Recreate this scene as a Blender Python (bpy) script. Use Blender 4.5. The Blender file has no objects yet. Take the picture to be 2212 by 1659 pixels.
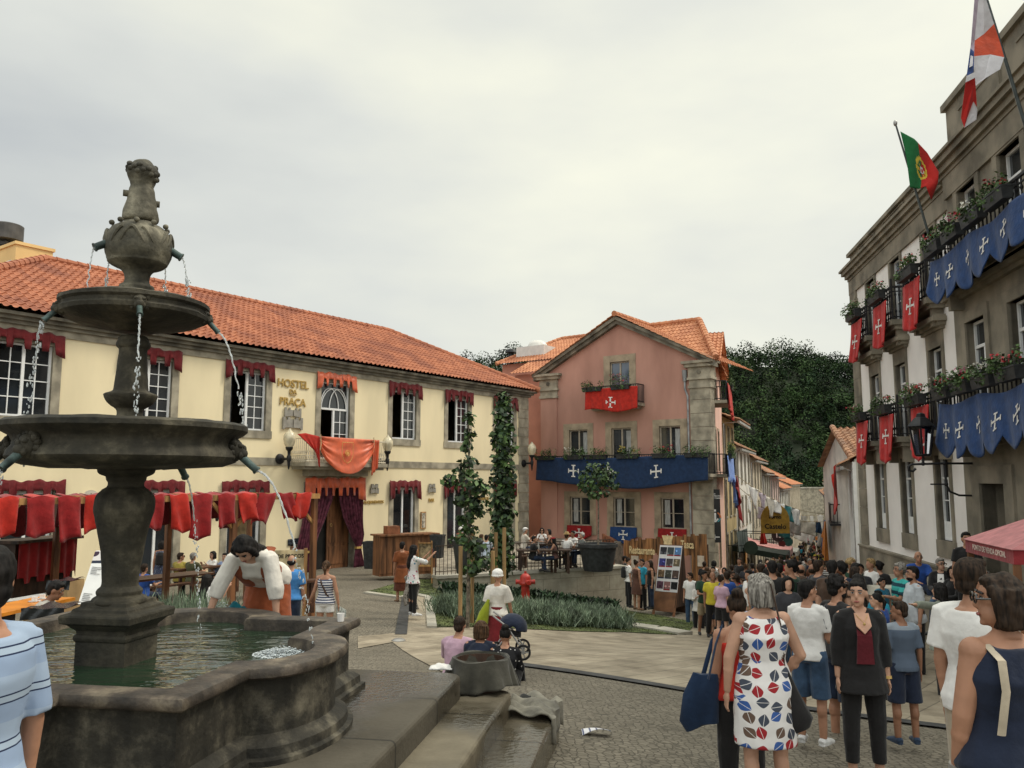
import bpy, math, random
import numpy as np
from mathutils import Vector, Matrix
rad = math.radians
random.seed(7)
SC = bpy.context.scene
COL = SC.collection
# ==== camera
CZ = 2.4; PITCH = rad(6.75); FD = 1775.0; UC = 1106.0; VC = 829.5     # photo measured on a 2212 x 1659 grid
cam = bpy.data.cameras.new('camera'); camo = bpy.data.objects.new('camera', cam); COL.objects.link(camo)
cam.lens = 36.0*FD/2212.0; cam.sensor_width = 36.0; cam.clip_start = .1; cam.clip_end = 3000
camo.location = (0, 0, CZ); camo.rotation_euler = (rad(90)+PITCH, 0, 0)
SC.camera = camo
# ==== sky
SUN_AZ = rad(78); SUN_EL = rad(50)          # azimuth measured from +Y towards +X
w = bpy.data.worlds.new('World'); SC.world = w; w.use_nodes = True
nt = w.node_tree; nt.nodes.clear()
def N(nt, t, **k):
 n = nt.nodes.new(t)
 for a, b in k.items(): setattr(n, a, b)
 return n
sky = N(nt, 'ShaderNodeTexSky', sky_type='NISHITA', sun_disc=False)
sky.sun_elevation = SUN_EL; sky.sun_rotation = SUN_AZ; sky.dust_density = 4
b1 = N(nt, 'ShaderNodeBackground'); b1.inputs[1].default_value = .1
nt.links.new(sky.outputs[0], b1.inputs[0])
tc = N(nt, 'ShaderNodeTexCoord'); mp = N(nt, 'ShaderNodeMapping')
mp.inputs['Scale'].default_value = (1.3, 1.3, 3.4); mp.inputs['Location'].default_value = (.35, .1, .2)
nt.links.new(tc.outputs['Generated'], mp.inputs[0])
nz = N(nt, 'ShaderNodeTexNoise'); nz.inputs['Scale'].default_value = 1.5; nz.inputs['Detail'].default_value = 5; nz.inputs['Roughness'].default_value = .5
nt.links.new(mp.outputs[0], nz.inputs['Vector'])
dt = N(nt, 'ShaderNodeVectorMath', operation='DOT_PRODUCT'); dt.inputs[1].default_value = (.50, .62, .60)
nt.links.new(tc.outputs['Generated'], dt.inputs[0])
m1 = N(nt, 'ShaderNodeMapRange'); m1.inputs[1].default_value = .42; m1.inputs[2].default_value = .98; m1.inputs[3].default_value = 0; m1.inputs[4].default_value = .66
nt.links.new(dt.outputs['Value'], m1.inputs[0])
m2 = N(nt, 'ShaderNodeMapRange'); m2.inputs[1].default_value = .3; m2.inputs[2].default_value = .75; m2.inputs[3].default_value = -.1; m2.inputs[4].default_value = .55
nt.links.new(nz.outputs[0], m2.inputs[0])
ad = N(nt, 'ShaderNodeMath', operation='ADD', use_clamp=True); nt.links.new(m1.outputs[0], ad.inputs[0]); nt.links.new(m2.outputs[0], ad.inputs[1])
cr = N(nt, 'ShaderNodeValToRGB')
cr.color_ramp.elements[0].color = (.52, .545, .545, 1); cr.color_ramp.elements[1].color = (.95, .94, .765, 1)
e = cr.color_ramp.elements.new(.45); e.color = (.70, .715, .665, 1)
nt.links.new(ad.outputs[0], cr.inputs[0])
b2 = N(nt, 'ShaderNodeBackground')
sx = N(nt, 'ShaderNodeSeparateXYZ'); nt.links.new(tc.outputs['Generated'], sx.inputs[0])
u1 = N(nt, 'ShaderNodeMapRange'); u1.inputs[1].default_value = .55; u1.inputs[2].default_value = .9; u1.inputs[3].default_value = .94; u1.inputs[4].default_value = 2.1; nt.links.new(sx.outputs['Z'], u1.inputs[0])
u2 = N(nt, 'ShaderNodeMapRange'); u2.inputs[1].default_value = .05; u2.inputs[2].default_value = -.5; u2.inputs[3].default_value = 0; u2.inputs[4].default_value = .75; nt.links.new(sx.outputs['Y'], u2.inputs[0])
u3 = N(nt, 'ShaderNodeMath', operation='ADD'); nt.links.new(u1.outputs[0], u3.inputs[0]); nt.links.new(u2.outputs[0], u3.inputs[1]); nt.links.new(u3.outputs[0], b2.inputs[1])  # sky raised overhead and behind the camera, out of view, as added fill light
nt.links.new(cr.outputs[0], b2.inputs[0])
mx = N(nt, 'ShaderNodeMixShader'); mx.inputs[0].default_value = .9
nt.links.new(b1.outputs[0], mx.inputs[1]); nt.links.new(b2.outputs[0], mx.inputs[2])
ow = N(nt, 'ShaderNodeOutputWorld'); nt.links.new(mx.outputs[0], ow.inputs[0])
# ==== sun behind the cloud
sl = bpy.data.lights.new('sun', 'SUN'); so = bpy.data.objects.new('sun', sl); COL.objects.link(so)
sl.energy = 1.5; sl.angle = rad(14); sl.color = (1, .93, .80)
sd = Vector((math.sin(SUN_AZ)*math.cos(SUN_EL), math.cos(SUN_AZ)*math.cos(SUN_EL), math.sin(SUN_EL)))
so.rotation_euler = sd.to_track_quat('Z', 'Y').to_euler(); so.location = (30, 0, 40)
SC.view_settings.view_transform = 'Standard'; SC.view_settings.look = 'None'
SC.view_settings.exposure = 0.27; SC.view_settings.gamma = 1
# ==== photo geometry helpers
_cp, _sp = math.cos(PITCH), math.sin(PITCH)
def ray(u, v):
 x = (u-UC)/FD; y = (VC-v)/FD
 return np.array([x, _cp-y*_sp, _sp+y*_cp])
def at(u, v, Y):
 r = ray(u, v); return np.array([0, 0, CZ])+r*(Y/r[1])
def atz(u, v, z):
 r = ray(u, v); return np.array([0, 0, CZ])+r*((z-CZ)/r[2])
class Fr:                         # vertical plane frame: s along, d outwards, z up
 def __init__(s, o, deg, flip=False):
  a = rad(deg); s.o = np.array(o, float); s.a = np.array([math.sin(a), math.cos(a)])
  s.n = np.array([s.a[1], -s.a[0]])*(-1 if flip else 1); s.ang = a
 def p(s, S, d, z):
  q = s.o+s.a*S+s.n*d; return (q[0], q[1], z)
 def hit(s, u, v, off=0):
  r = ray(u, v); t = (s.o@s.n+off)/(r[:2]@s.n); q = r[:2]*t
  return (q-s.o)@s.a, CZ+r[2]*t
YF = Fr((-7.93, 34.71), 35.9)
PF = Fr((10.32, 42.9), 35.9-90, True)
PS = Fr((10.32, 42.9), 18.5)              # street side of the pink house
WF = Fr((8.16, 0), math.degrees(math.atan(.155)), True)
_gp = np.array([(0.5,6.9,.2),(1.8,6.1,.02),(3,7.3,-.1),(3.9,8.3,-.2),(-1.5,11,-.15),(-3.5,15.8,-.68),(-2.4,20,-.88),(-3.3,24.8,-1.12),
 (6.3,27.7,-2.3),(4.5,30.5,-2.3),(10,33,-2.45),(13,42,-3.0),(-7.9,34.7,-1.28),(-15,24.6,-1.15),(-11,27,-1.1),(-8,19,-.8),(0,31,-1.6),(1,47,-1.6),(-4,40.5,-1.28),
 (3.5,16,-.85),(3.7,20,-1.5),(6,12,-.6),(8.5,18,-1.0),(10.6,24,-1.9),(12.5,29,-2.35),(7,9,-.3),(5,4,.1),(2,2,.3),(-3,0,.3),(-6,6,.2),(-9,10,-.1),(-22,20,-1),(-15,5,0),(9,3,0),(14,10,-.4),
 (15.5,50,-3.65),(18,60,-4.3),(30,90,-6.4),(45,130,-8.2),(58,165,-9),(0,70,-3),(-30,50,-1.5),(-40,20,-1),(40,30,-2.5),(60,90,-6),(-20,100,-3.5),(20,-10,0),(-20,-10,0)])
def _U(r2): return np.where(r2 > 1e-12, .5*r2*np.log(np.maximum(r2, 1e-12)), 0)
_n = len(_gp); _K = _U(((_gp[:,None,:2]-_gp[None,:,:2])**2).sum(2))+np.eye(_n)*.6
_Pm = np.c_[np.ones(_n), _gp[:,:2]]
_A = np.block([[_K, _Pm], [_Pm.T, np.zeros((3,3))]])
_c = np.linalg.solve(_A, np.r_[_gp[:,2], 0, 0, 0])
def g(x, y):
 r2 = (_gp[:,0]-x)**2+(_gp[:,1]-y)**2
 z = _U(r2)@_c[:_n]+_c[_n]+_c[_n+1]*x+_c[_n+2]*y
 k = max(0, min(1, (math.hypot(x, y-35)-130)/60.)); k = k*k*(3-2*k)
 return float(z*(1-k)+(-9.5)*k)
def gpx(u, v, y0=5.5, y1=130):            # photo pixel to ground point
 lo = None; y = y0
 while y < y1:
  p = at(u, v, y)
  if p[2] <= g(p[0], p[1]): break
  y *= 1.01
 for _ in range(25):
  p = at(u, v, y); y += (p[2]-g(p[0], p[1]))*-.0 if False else 0
  break
 a, b = y/1.01, y
 for _ in range(20):
  m = (a+b)/2; p = at(u, v, m)
  if p[2] > g(p[0], p[1]): a = m
  else: b = m
 p = at(u, v, b); return np.array([p[0], p[1], g(p[0], p[1])])
# ==== object helpers
def tag(o, label=None, cat=None, group=None, kind=None):
 if label: o['label'] = label
 if cat: o['category'] = cat
 if group: o['group'] = group
 if kind: o['kind'] = kind
 return o
def empty(name, loc, label=None, cat=None, group=None, rz=0):
 o = bpy.data.objects.new(name, None); COL.objects.link(o); o.location = loc; o.rotation_euler = (0, 0, rz)
 o.empty_display_size = .2
 return tag(o, label, cat, group)
def mesh_obj(name, me, parent=None, loc=(0,0,0), rz=0):
 o = bpy.data.objects.new(name, me); COL.objects.link(o)
 if parent: o.parent = parent
 o.location = loc; o.rotation_euler = (0, 0, rz); return o
def wloc(o):
 l = Vector(o.location)
 while o.parent: o = o.parent; l = l+Vector(o.location)
 return l
class MB:
 def __init__(s): s.v = []; s.f = []; s.m = []
 def add(s, vs, fs, m=0):
  b = len(s.v); s.v += [tuple(map(float, q)) for q in vs]
  s.f += [tuple(b+i for i in f) for f in fs]; s.m += [m]*len(fs); return s
 def hexa(s, q, m=0):            # 8 points, bottom 4 then top 4
  return s.add(q, [(3,2,1,0),(4,5,6,7),(0,1,5,4),(1,2,6,5),(2,3,7,6),(3,0,4,7)], m)
 def box(s, x0, x1, y0, y1, z0, z1, m=0):
  return s.hexa([(x0,y0,z0),(x1,y0,z0),(x1,y1,z0),(x0,y1,z0),(x0,y0,z1),(x1,y0,z1),(x1,y1,z1),(x0,y1,z1)], m)
 def fbox(s, F, s0, s1, d0, d1, z0, z1, m=0):
  P = F.p
  return s.hexa([P(s0,d0,z0),P(s1,d0,z0),P(s1,d1,z0),P(s0,d1,z0),P(s0,d0,z1),P(s1,d0,z1),P(s1,d1,z1),P(s0,d1,z1)], m)
 def bar(s, a, b, w, h=None, m=0, up=(0,0,1)):
  h = h or w; a = Vector(a); b = Vector(b); d = (b-a).normalized(); u = Vector(up)
  if abs(d.dot(u)) > .98: u = Vector((1,0,0))
  x = d.cross(u).normalized()*w/2; y = x.cross(d).normalized()*h/2
  return s.hexa([a-x-y,a+x-y,a+x+y,a-x+y,b-x-y,b+x-y,b+x+y,b-x+y], m)
 def tube(s, pts, r, n=6, m=0, sq=1.0, caps=True, up=None):
  pts = [Vector(p) for p in pts]; k = len(pts)
  rs = r if isinstance(r, list) else [r]*k
  vs = []; prev = None
  for i, p in enumerate(pts):
   d = (pts[min(i+1,k-1)]-pts[max(i-1,0)])
   d = d.normalized() if d.length > 1e-9 else Vector((0,0,1))
   if prev is None:
    q = Vector(up) if up else (Vector((0,0,1)) if abs(d.z) < .9 else Vector((1,0,0)))
    x = d.cross(q).normalized()
   else:
    x = prev-d*prev.dot(d); x = x.normalized() if x.length > 1e-6 else d.orthogonal().normalized()
   prev = x; y = d.cross(x)
   rr = rs[i]; rx, ry = (rr if hasattr(rr, '__len__') else (rr, rr*sq))
   for j in range(n):
    t = 2*math.pi*j/n; vs.append(p+x*math.cos(t)*rx+y*math.sin(t)*ry)
  fs = []
  for i in range(k-1):
   for j in range(n):
    a = i*n+j; b = i*n+(j+1)%n; fs.append((a, b, b+n, a+n))
  if caps: fs.append(tuple(range(n-1,-1,-1))); fs.append(tuple(range((k-1)*n, k*n)))
  return s.add(vs, fs, m)
 def lathe(s, prof, c=(0,0,0), n=24, m=0, rot=0, sq=None):
  vs = []; c = Vector(c)
  for r, z in prof:
   for j in range(n):
    t = 2*math.pi*j/n+rot; q = 1
    if sq: q = 1/max(abs(math.cos(t-rot)), abs(math.sin(t-rot)))**sq if False else (abs(math.cos(t))**sq+abs(math.sin(t))**sq)**(-1/sq)
    vs.append((c.x+r*q*math.cos(t), c.y+r*q*math.sin(t), c.z+z))
  fs = []; k = len(prof)
  for i in range(k-1):
   for j in range(n):
    a = i*n+j; b = i*n+(j+1)%n; fs.append((a, b, b+n, a+n))
  fs.append(tuple(range(n-1,-1,-1))); fs.append(tuple(range((k-1)*n, k*n)))
  return s.add(vs, fs, m)
 def ell(s, c, r, n=12, k=8, R=None, m=0):
  vs = []; c = Vector(c)
  for i in range(k+1):
   ph = math.pi*i/k
   for j in range(n):
    t = 2*math.pi*j/n
    q = Vector((r[0]*math.sin(ph)*math.cos(t), r[1]*math.sin(ph)*math.sin(t), -r[2]*math.cos(ph)))
    if R is not None: q = R @ q
    vs.append(c+q)
  fs = []
  for i in range(k):
   for j in range(n):
    a = i*n+j; b = i*n+(j+1)%n; fs.append((a, b, b+n, a+n))
  return s.add(vs, fs, m)
 def grid(s, fn, nu, nv, m=0, thick=None):
  vs = [fn(i/nu, j/nv) for j in range(nv+1) for i in range(nu+1)]
  fs = [(j*(nu+1)+i, j*(nu+1)+i+1, (j+1)*(nu+1)+i+1, (j+1)*(nu+1)+i) for j in range(nv) for i in range(nu)]
  return s.add(vs, fs, m)
 def prism(s, poly, z0, z1, m=0):      # horizontal polygon extruded
  n = len(poly)
  vs = [(p[0], p[1], z0) for p in poly]+[(p[0], p[1], z1) for p in poly]
  return s.add(vs, [tuple(range(n-1,-1,-1)), tuple(range(n, 2*n))]+[(i, (i+1)%n, n+(i+1)%n, n+i) for i in range(n)], m)
 def fprism(s, F, poly, d0, d1, m=0):  # polygon of (s,z) in a facade plane extruded along d
  n = len(poly)
  vs = [F.p(p[0], d0, p[1]) for p in poly]+[F.p(p[0], d1, p[1]) for p in poly]
  return s.add(vs, [tuple(range(n-1,-1,-1)), tuple(range(n, 2*n))]+[(i, (i+1)%n, n+(i+1)%n, n+i) for i in range(n)], m)
 def build(s, name, mats, parent=None, smooth=False, local=False, solid=None, fix=True):
  me = bpy.data.meshes.new(name)
  vs = s.v
  if parent is not None and not local:
   l = wloc(parent); vs = [(a-l.x, b-l.y, c-l.z) for a, b, c in vs]
  me.from_pydata(vs, [], s.f)
  mats = mats if isinstance(mats, (list, tuple)) else [mats]
  for q in mats: me.materials.append(q)
  if any(s.m): me.polygons.foreach_set('material_index', s.m)
  if smooth: me.polygons.foreach_set('use_smooth', [True]*len(me.polygons))
  me.update()
  if fix:
   import bmesh
   bm = bmesh.new(); bm.from_mesh(me); bmesh.ops.recalc_face_normals(bm, faces=bm.faces); bm.to_mesh(me); bm.free()
  if smooth: me.set_sharp_from_angle(angle=rad(42))
  o = mesh_obj(name, me, parent)
  if solid:
   md = o.modifiers.new('solid', 'SOLIDIFY'); md.thickness = solid; md.offset = 0
  return o
def copy_tree(o, parent=None, name=None):
 c = o.copy(); COL.objects.link(c); c.parent = parent
 for k in ('label', 'group', 'category'):
  pass
 for ch in list(o.children): copy_tree(ch, c)
 return c
def text(s, size, F, S, z, d=.03, parent=None, mat=None, ext=.01, align='CENTER', name='lettering', bold=0, shear=0, spacing=1.0, step=0, xs=1.0):
 cu = bpy.data.curves.new(name, 'FONT'); cu.body = s; cu.size = size; cu.extrude = ext; cu.align_x = align; cu.offset = bold; cu.shear = shear; cu.space_character = spacing
 cu.resolution_u = 3
 o = bpy.data.objects.new(name, cu); me = bpy.data.meshes.new_from_object(o); bpy.data.objects.remove(o)
 sx = 1 if (np.array([F.a[1], -F.a[0]])@F.n) > 0 else -1
 l = wloc(parent) if parent else Vector((0,0,0))
 for v in me.vertices:
  x, y, zz = v.co
  q = F.p(S+sx*x*xs, d+zz, z+y+step*x); v.co = (q[0]-l.x, q[1]-l.y, q[2]-l.z)
 me.materials.clear(); me.materials.append(mat)
 return mesh_obj(name, me, parent)
# ==== materials
_mc = {}
def mat(key, col=(.5,.5,.5), rough=.7, var=.12, scale=3., bump=.0, bscale=30., col2=None, metal=0, spec=.4, sheen=0, trans=0, detail=4, stretch=None, thr=(.35,.65), coord='Object'):
 if key in _mc: return _mc[key]
 m = bpy.data.materials.new(key); m.use_nodes = True; nt = m.node_tree; bs = nt.nodes['Principled BSDF']
 tc = N(nt, 'ShaderNodeTexCoord'); vec = tc.outputs[coord]
 if stretch:
  mpn = N(nt, 'ShaderNodeMapping'); mpn.inputs['Scale'].default_value = stretch; nt.links.new(vec, mpn.inputs[0]); vec = mpn.outputs[0]
 nz = N(nt, 'ShaderNodeTexNoise'); nz.inputs['Scale'].default_value = scale; nz.inputs['Detail'].default_value = detail
 nt.links.new(vec, nz.inputs['Vector'])
 c2 = col2 or tuple(max(0, c*(1-2.2*var)) for c in col)
 rp = N(nt, 'ShaderNodeValToRGB'); rp.color_ramp.elements[0].position = thr[0]; rp.color_ramp.elements[1].position = thr[1]
 c1 = tuple(min(1, c*(1+var)) for c in col)
 rp.color_ramp.elements[0].color = (*c2, 1); rp.color_ramp.elements[1].color = (*c1, 1)
 nt.links.new(nz.outputs[0], rp.inputs[0]); nt.links.new(rp.outputs[0], bs.inputs['Base Color'])
 bs.inputs['Roughness'].default_value = rough; bs.inputs['Metallic'].default_value = metal
 bs.inputs['Specular IOR Level'].default_value = spec
 if trans: bs.inputs['Transmission Weight'].default_value = trans
 if sheen: bs.inputs['Sheen Weight'].default_value = sheen
 if bump:
  n2 = N(nt, 'ShaderNodeTexNoise'); n2.inputs['Scale'].default_value = bscale; n2.inputs['Detail'].default_value = 6
  nt.links.new(vec, n2.inputs['Vector'])
  bp = N(nt, 'ShaderNodeBump'); bp.inputs['Strength'].default_value = bump; bp.inputs['Distance'].default_value = .02
  nt.links.new(n2.outputs[0], bp.inputs['Height']); nt.links.new(bp.outputs[0], bs.inputs['Normal'])
 _mc[key] = m; return m
def cloth(key, col, var=.1, rough=.85): return mat('cloth_'+key, col, rough, var, 6, .7, 10, sheen=.15, spec=.2)
GREY = lambda v: (v, v*.98, v*.93)
M_stone = mat('granite', (.36,.32,.24), .85, .18, 2.2, .35, 45)
M_stone2 = mat('granite_dark', (.21,.19,.145), .85, .25, 1.6, .4, 40)
M_granite_light = mat('granite_light', (.42,.39,.32), .8, .14, 1.2, .25, 50)
M_yellow = mat('ochre_plaster', (.84,.72,.47), .9, .045, .8, .15, 60, stretch=(1,1,.3))
M_white = mat('white_paint', (.82,.82,.80), .45, .03, 4)
M_glass = mat('window_glass', (.022,.026,.03), .04, .3, .5, spec=.7)
M_glass2 = mat('window_glass_blue', (.10,.13,.18), .05, .2, .5, spec=.8)
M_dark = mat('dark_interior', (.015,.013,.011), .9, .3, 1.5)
M_curtain = mat('net_curtain', (.42,.42,.40), .9, .25, 9, stretch=(6,6,.3))
M_wood = mat('brown_wood', (.20,.085,.035), .6, .3, 6, .2, 30, stretch=(1,1,.15))
M_wood_d = mat('dark_wood', (.055,.028,.016), .6, .35, 6, .2, 30, stretch=(1,1,.2))
M_wood_l = mat('pine_wood', (.42,.22,.075), .65, .25, 8, .2, 30, stretch=(1,1,.15))
M_iron = mat('black_iron', (.018,.018,.020), .5, .2, 8, metal=.3)
M_red = cloth('crimson', (.27,.014,.015)); M_red2 = cloth('scarlet', (.44,.024,.014)); M_blue = cloth('royal_blue', (.018,.052,.155)); M_blue_l = cloth('sky_blue', (.17,.28,.62))
M_darkred = cloth('dark_red', (.13,.012,.014)); M_orange = mat('orange_satin', (.66,.115,.035), .38, .12, 3, .15, 25, sheen=.4); M_purple = cloth('wine_velvet', (.125,.030,.048), .25)
M_cwhite = cloth('white', (.72,.70,.66), .05)
M_leaf = mat('leaf_green', (.075,.135,.035), .6, .4, 3.5); M_leaf_d = mat('leaf_dark', (.028,.062,.022), .6, .45, 2.5)
M_gold = mat('gold_lettering', (.55,.36,.12), .45, .1, 8, metal=.3)
M_steel = mat('grey_steel', (.36,.35,.33), .4, .12, 5, metal=.6)
M_zinc = mat('zinc', (.30,.31,.31), .5, .15, 3, metal=.4)
M_bark = mat('bark', (.20,.165,.12), .9, .3, 12, .5, 40)
def tile_mat(key, a, b, c):
 m = bpy.data.materials.new(key); m.use_nodes = True; nt = m.node_tree; bs = nt.nodes['Principled BSDF']
 tc = N(nt, 'ShaderNodeTexCoord')
 vo = N(nt, 'ShaderNodeTexVoronoi'); vo.inputs['Scale'].default_value = 3.2
 nt.links.new(tc.outputs['Object'], vo.inputs['Vector'])
 sx = N(nt, 'ShaderNodeSeparateColor'); nt.links.new(vo.outputs['Color'], sx.inputs[0])
 r = N(nt, 'ShaderNodeValToRGB'); r.color_ramp.elements[0].color = (*a, 1); r.color_ramp.elements[1].color = (*b, 1)
 nt.links.new(sx.outputs[0], r.inputs[0])
 nz = N(nt, 'ShaderNodeTexNoise'); nz.inputs['Scale'].default_value = .55; nz.inputs['Detail'].default_value = 6
 nt.links.new(tc.outputs['Object'], nz.inputs['Vector'])
 r2 = N(nt, 'ShaderNodeValToRGB'); r2.color_ramp.elements[0].position = .36; r2.color_ramp.elements[1].position = .52
 r2.color_ramp.elements[0].color = (.75,.75,.75,1); r2.color_ramp.elements[1].color = (0,0,0,1)
 nt.links.new(nz.outputs[0], r2.inputs[0])
 mi = N(nt, 'ShaderNodeMix', data_type='RGBA'); mi.inputs['B'].default_value = (*c, 1)
 nt.links.new(r2.outputs[0], mi.inputs['Factor']); nt.links.new(r.outputs[0], mi.inputs['A'])
 nt.links.new(mi.outputs['Result'], bs.inputs['Base Color']); bs.inputs['Roughness'].default_value = .8
 return m
M_tile = tile_mat('terracotta', (.30,.095,.043), (.46,.17,.082), (.22,.07,.04))
M_tile2 = tile_mat('terracotta_pale', (.40,.15,.065), (.56,.25,.12), (.35,.125,.06))
M_tile_old = tile_mat('terracotta_old', (.26,.12,.06), (.44,.24,.13), (.16,.10,.07))
def roof(mb, O, A, U, poly_fn, W, per=.25, course=.40, amp=.045, sub=6, m=0):
 """tiled slope: O origin at eave, A unit vector along eave, U unit vector up the slope, poly_fn(s)->(r0,r1)"""
 O = Vector(O); A = Vector(A); U = Vector(U); Nn = A.cross(U)
 if Nn.z < 0: Nn = -Nn
 ns = max(2, int(W/per*sub)); cols = []
 rmax = max(poly_fn(W*i/ns)[1] for i in range(ns+1)); nr = max(1, int(math.ceil(rmax/course)))
 vs = [];
 for i in range(ns+1):
  s = W*i/ns; r0, r1 = poly_fn(s); h = amp*max(-.35, math.sin(2*math.pi*s/per))
  for k in range(nr):
   for fr, st in ((0., .035), (.999, 0.)):
    r = min(max((k+fr)*course, r0), max(r1, r0)); vs.append(O+A*s+U*r+Nn*(h+st))
 fs = []; R = nr*2
 for i in range(ns):
  for k in range(R-1):
   a = i*R+k
   q = (a, a+R, a+R+1, a+1)
   if (vs[q[0]]-vs[q[3]]).length < 1e-5 and (vs[q[1]]-vs[q[2]]).length < 1e-5: continue
   fs.append(q)
 mb.add(vs, fs, m)
def ridge(mb, a, b, r=.13, step=.4, m=0):
 a = Vector(a); b = Vector(b); L = (b-a).length; n = max(1, int(L/step)); d = (b-a)/n
 for i in range(n):
  p = a+d*i; mb.tube([p, p+d*1.06], [r*1.12, r*.92], 8, m)
def wall_holes(mb, F, s0, s1, z0, z1, holes, d=0, thick=.35, m=0, mr=0):
 """flat wall with rectangular openings and reveals"""
 S = sorted(set([s0, s1]+[h[0] for h in holes]+[h[1] for h in holes])); Z = sorted(set([z0, z1]+[h[2] for h in holes]+[h[3] for h in holes]))
 S = [x for x in S if s0 <= x <= s1]; Z = [x for x in Z if z0 <= x <= z1]
 for i in range(len(S)-1):
  for j in range(len(Z)-1):
   cs = (S[i]+S[i+1])/2; cz = (Z[j]+Z[j+1])/2
   if any(h[0] < cs < h[1] and h[2] < cz < h[3] for h in holes): continue
   mb.add([F.p(S[i],d,Z[j]),F.p(S[i+1],d,Z[j]),F.p(S[i+1],d,Z[j+1]),F.p(S[i],d,Z[j+1])], [(0,1,2,3)], m)
 for a, b, c, e in holes:
  P = F.p; o = d-thick
  mb.add([P(a,d,c),P(a,o,c),P(a,o,e),P(a,d,e),P(b,d,c),P(b,o,c),P(b,o,e),P(b,d,e)], [(0,1,2,3),(4,7,6,5),(0,4,5,1),(3,2,6,7)], mr)
def surround(mb, F, s0, s1, z0, z1, w=.24, pr=.035, sill=.3, top=None, m=0, d=0, blocks=True):
 t = top if top is not None else w
 mb.fbox(F, s0-w, s0, d-.3, d+pr, z0, z1, m); mb.fbox(F, s1, s1+w, d-.3, d+pr, z0, z1, m)
 mb.fbox(F, s0-w, s1+w, d-.3, d+pr+.003, z1, z1+t, m)
 if sill: mb.fbox(F, s0-w-.03, s1+w+.03, d-.3, d+pr+.02, z0-sill, z0, m)
def window(parent, F, s0, s1, z0, z1, d=-.12, cols=2, rows=4, frame=None, pane=None, leaves=2, transom=None, fw=.07, bw=.03, panel=0, name='window', open_leaf=None):
 """white casement: frame mesh, its panes as sub-part"""
 fr = MB(); pn = MB(); P = F.p
 fr.fbox(F, s0, s0+fw, d-.05, d+.03, z0, z1); fr.fbox(F, s1-fw, s1, d-.05, d+.03, z0, z1)
 fr.fbox(F, s0+fw, s1-fw, d-.05, d+.03, z1-fw, z1); fr.fbox(F, s0+fw, s1-fw, d-.05, d+.03, z0, z0+fw)
 zt = z1-fw
 if transom:
  zt = z1-transom; fr.fbox(F, s0+fw, s1-fw, d-.05, d+.035, zt-fw*.6, zt+fw*.6)
  zt -= fw*.6
 zb = z0+fw
 if panel:
  fr.fbox(F, s0+fw, s1-fw, d-.045, d+.01, zb, zb+panel); zb += panel
 W = (s1-s0-2*fw)/leaves
 for k in range(leaves):
  a = s0+fw+W*k; b = a+W
  if open_leaf == k: continue
  if k: fr.fbox(F, a-.045, a+.045, d-.05, d+.025, zb, zt)
  for c in range(1, cols): x = a+(b-a)*c/cols; fr.fbox(F, x-bw/2, x+bw/2, d-.04, d+.012, zb, zt)
  for r in range(1, rows): y = zb+(zt-zb)*r/rows; fr.fbox(F, a, b, d-.035, d+.008, y-bw/2, y+bw/2)
 if open_leaf is not None:
  k = open_leaf; hs = s1-fw if k == leaves-1 else s0+fw; sg = -1 if k == leaves-1 else 1
  lw = W*.62
  q0 = hs; q1 = hs+sg*lw; depth = W*.75
  def LP(t, z, o=0): return F.p(q0+(q1-q0)*t, d-.05-depth*t+o, z)
  for t0, t1 in ((0,.14),(.46,.54),(.86,1)):
   fr.hexa([LP(t0,zb),LP(t1,zb),LP(t1,zb,.05),LP(t0,zb,.05),LP(t0,zt),LP(t1,zt),LP(t1,zt,.05),LP(t0,zt,.05)])
  for r in range(rows+1):
   y = zb+(zt-zb)*r/rows; y = min(max(y, zb+.03), zt-.03)
   fr.hexa([LP(0,y-.022,.006),LP(1,y-.022,.006),LP(1,y-.022,.044),LP(0,y-.022,.044),LP(0,y+.022,.006),LP(1,y+.022,.006),LP(1,y+.022,.044),LP(0,y+.022,.044)])
  pn.add([LP(0,zb,.025),LP(1,zb,.025),LP(1,zt,.025),LP(0,zt,.025)], [(0,1,2,3)], 0)
  a = s0+fw+W*k; b = a+W
  pn.add([P(a,d-.9,zb),P(b,d-.9,zb),P(b,d-.9,zt),P(a,d-.9,zt)], [(0,1,2,3)], 1)
  for q, q2 in ((a, b),): pass
  pn.add([P(s0,d-.9,z0),P(s0,d-.06,z0),P(s0,d-.06,z1),P(s0,d-.9,z1),P(s1,d-.9,z0),P(s1,d-.06,z0),P(s1,d-.06,z1),P(s1,d-.9,z1)], [(0,1,2,3),(4,5,6,7),(0,1,5,4),(3,2,6,7)], 1)
  for k2 in range(leaves):
   if k2 == k: continue
   a = s0+fw+W*k2; b = a+W
   pn.add([P(a,d-.02,zb),P(b,d-.02,zb),P(b,d-.02,zt),P(a,d-.02,zt)], [(0,1,2,3)], 0)
  if transom: pn.add([P(s0,d-.02,zt),P(s1,d-.02,zt),P(s1,d-.02,z1),P(s0,d-.02,z1)], [(0,1,2,3)], 0)
 else:
  pn.add([P(s0+.01,d-.02,z0+.01),P(s1-.01,d-.02,z0+.01),P(s1-.01,d-.02,z1-.01),P(s0+.01,d-.02,z1-.01)], [(0,1,2,3)], 0)
 o = fr.build(name, frame or M_white, parent)
 pn.build('pane', [pane or M_glass, M_dark], o)
 return o
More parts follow.
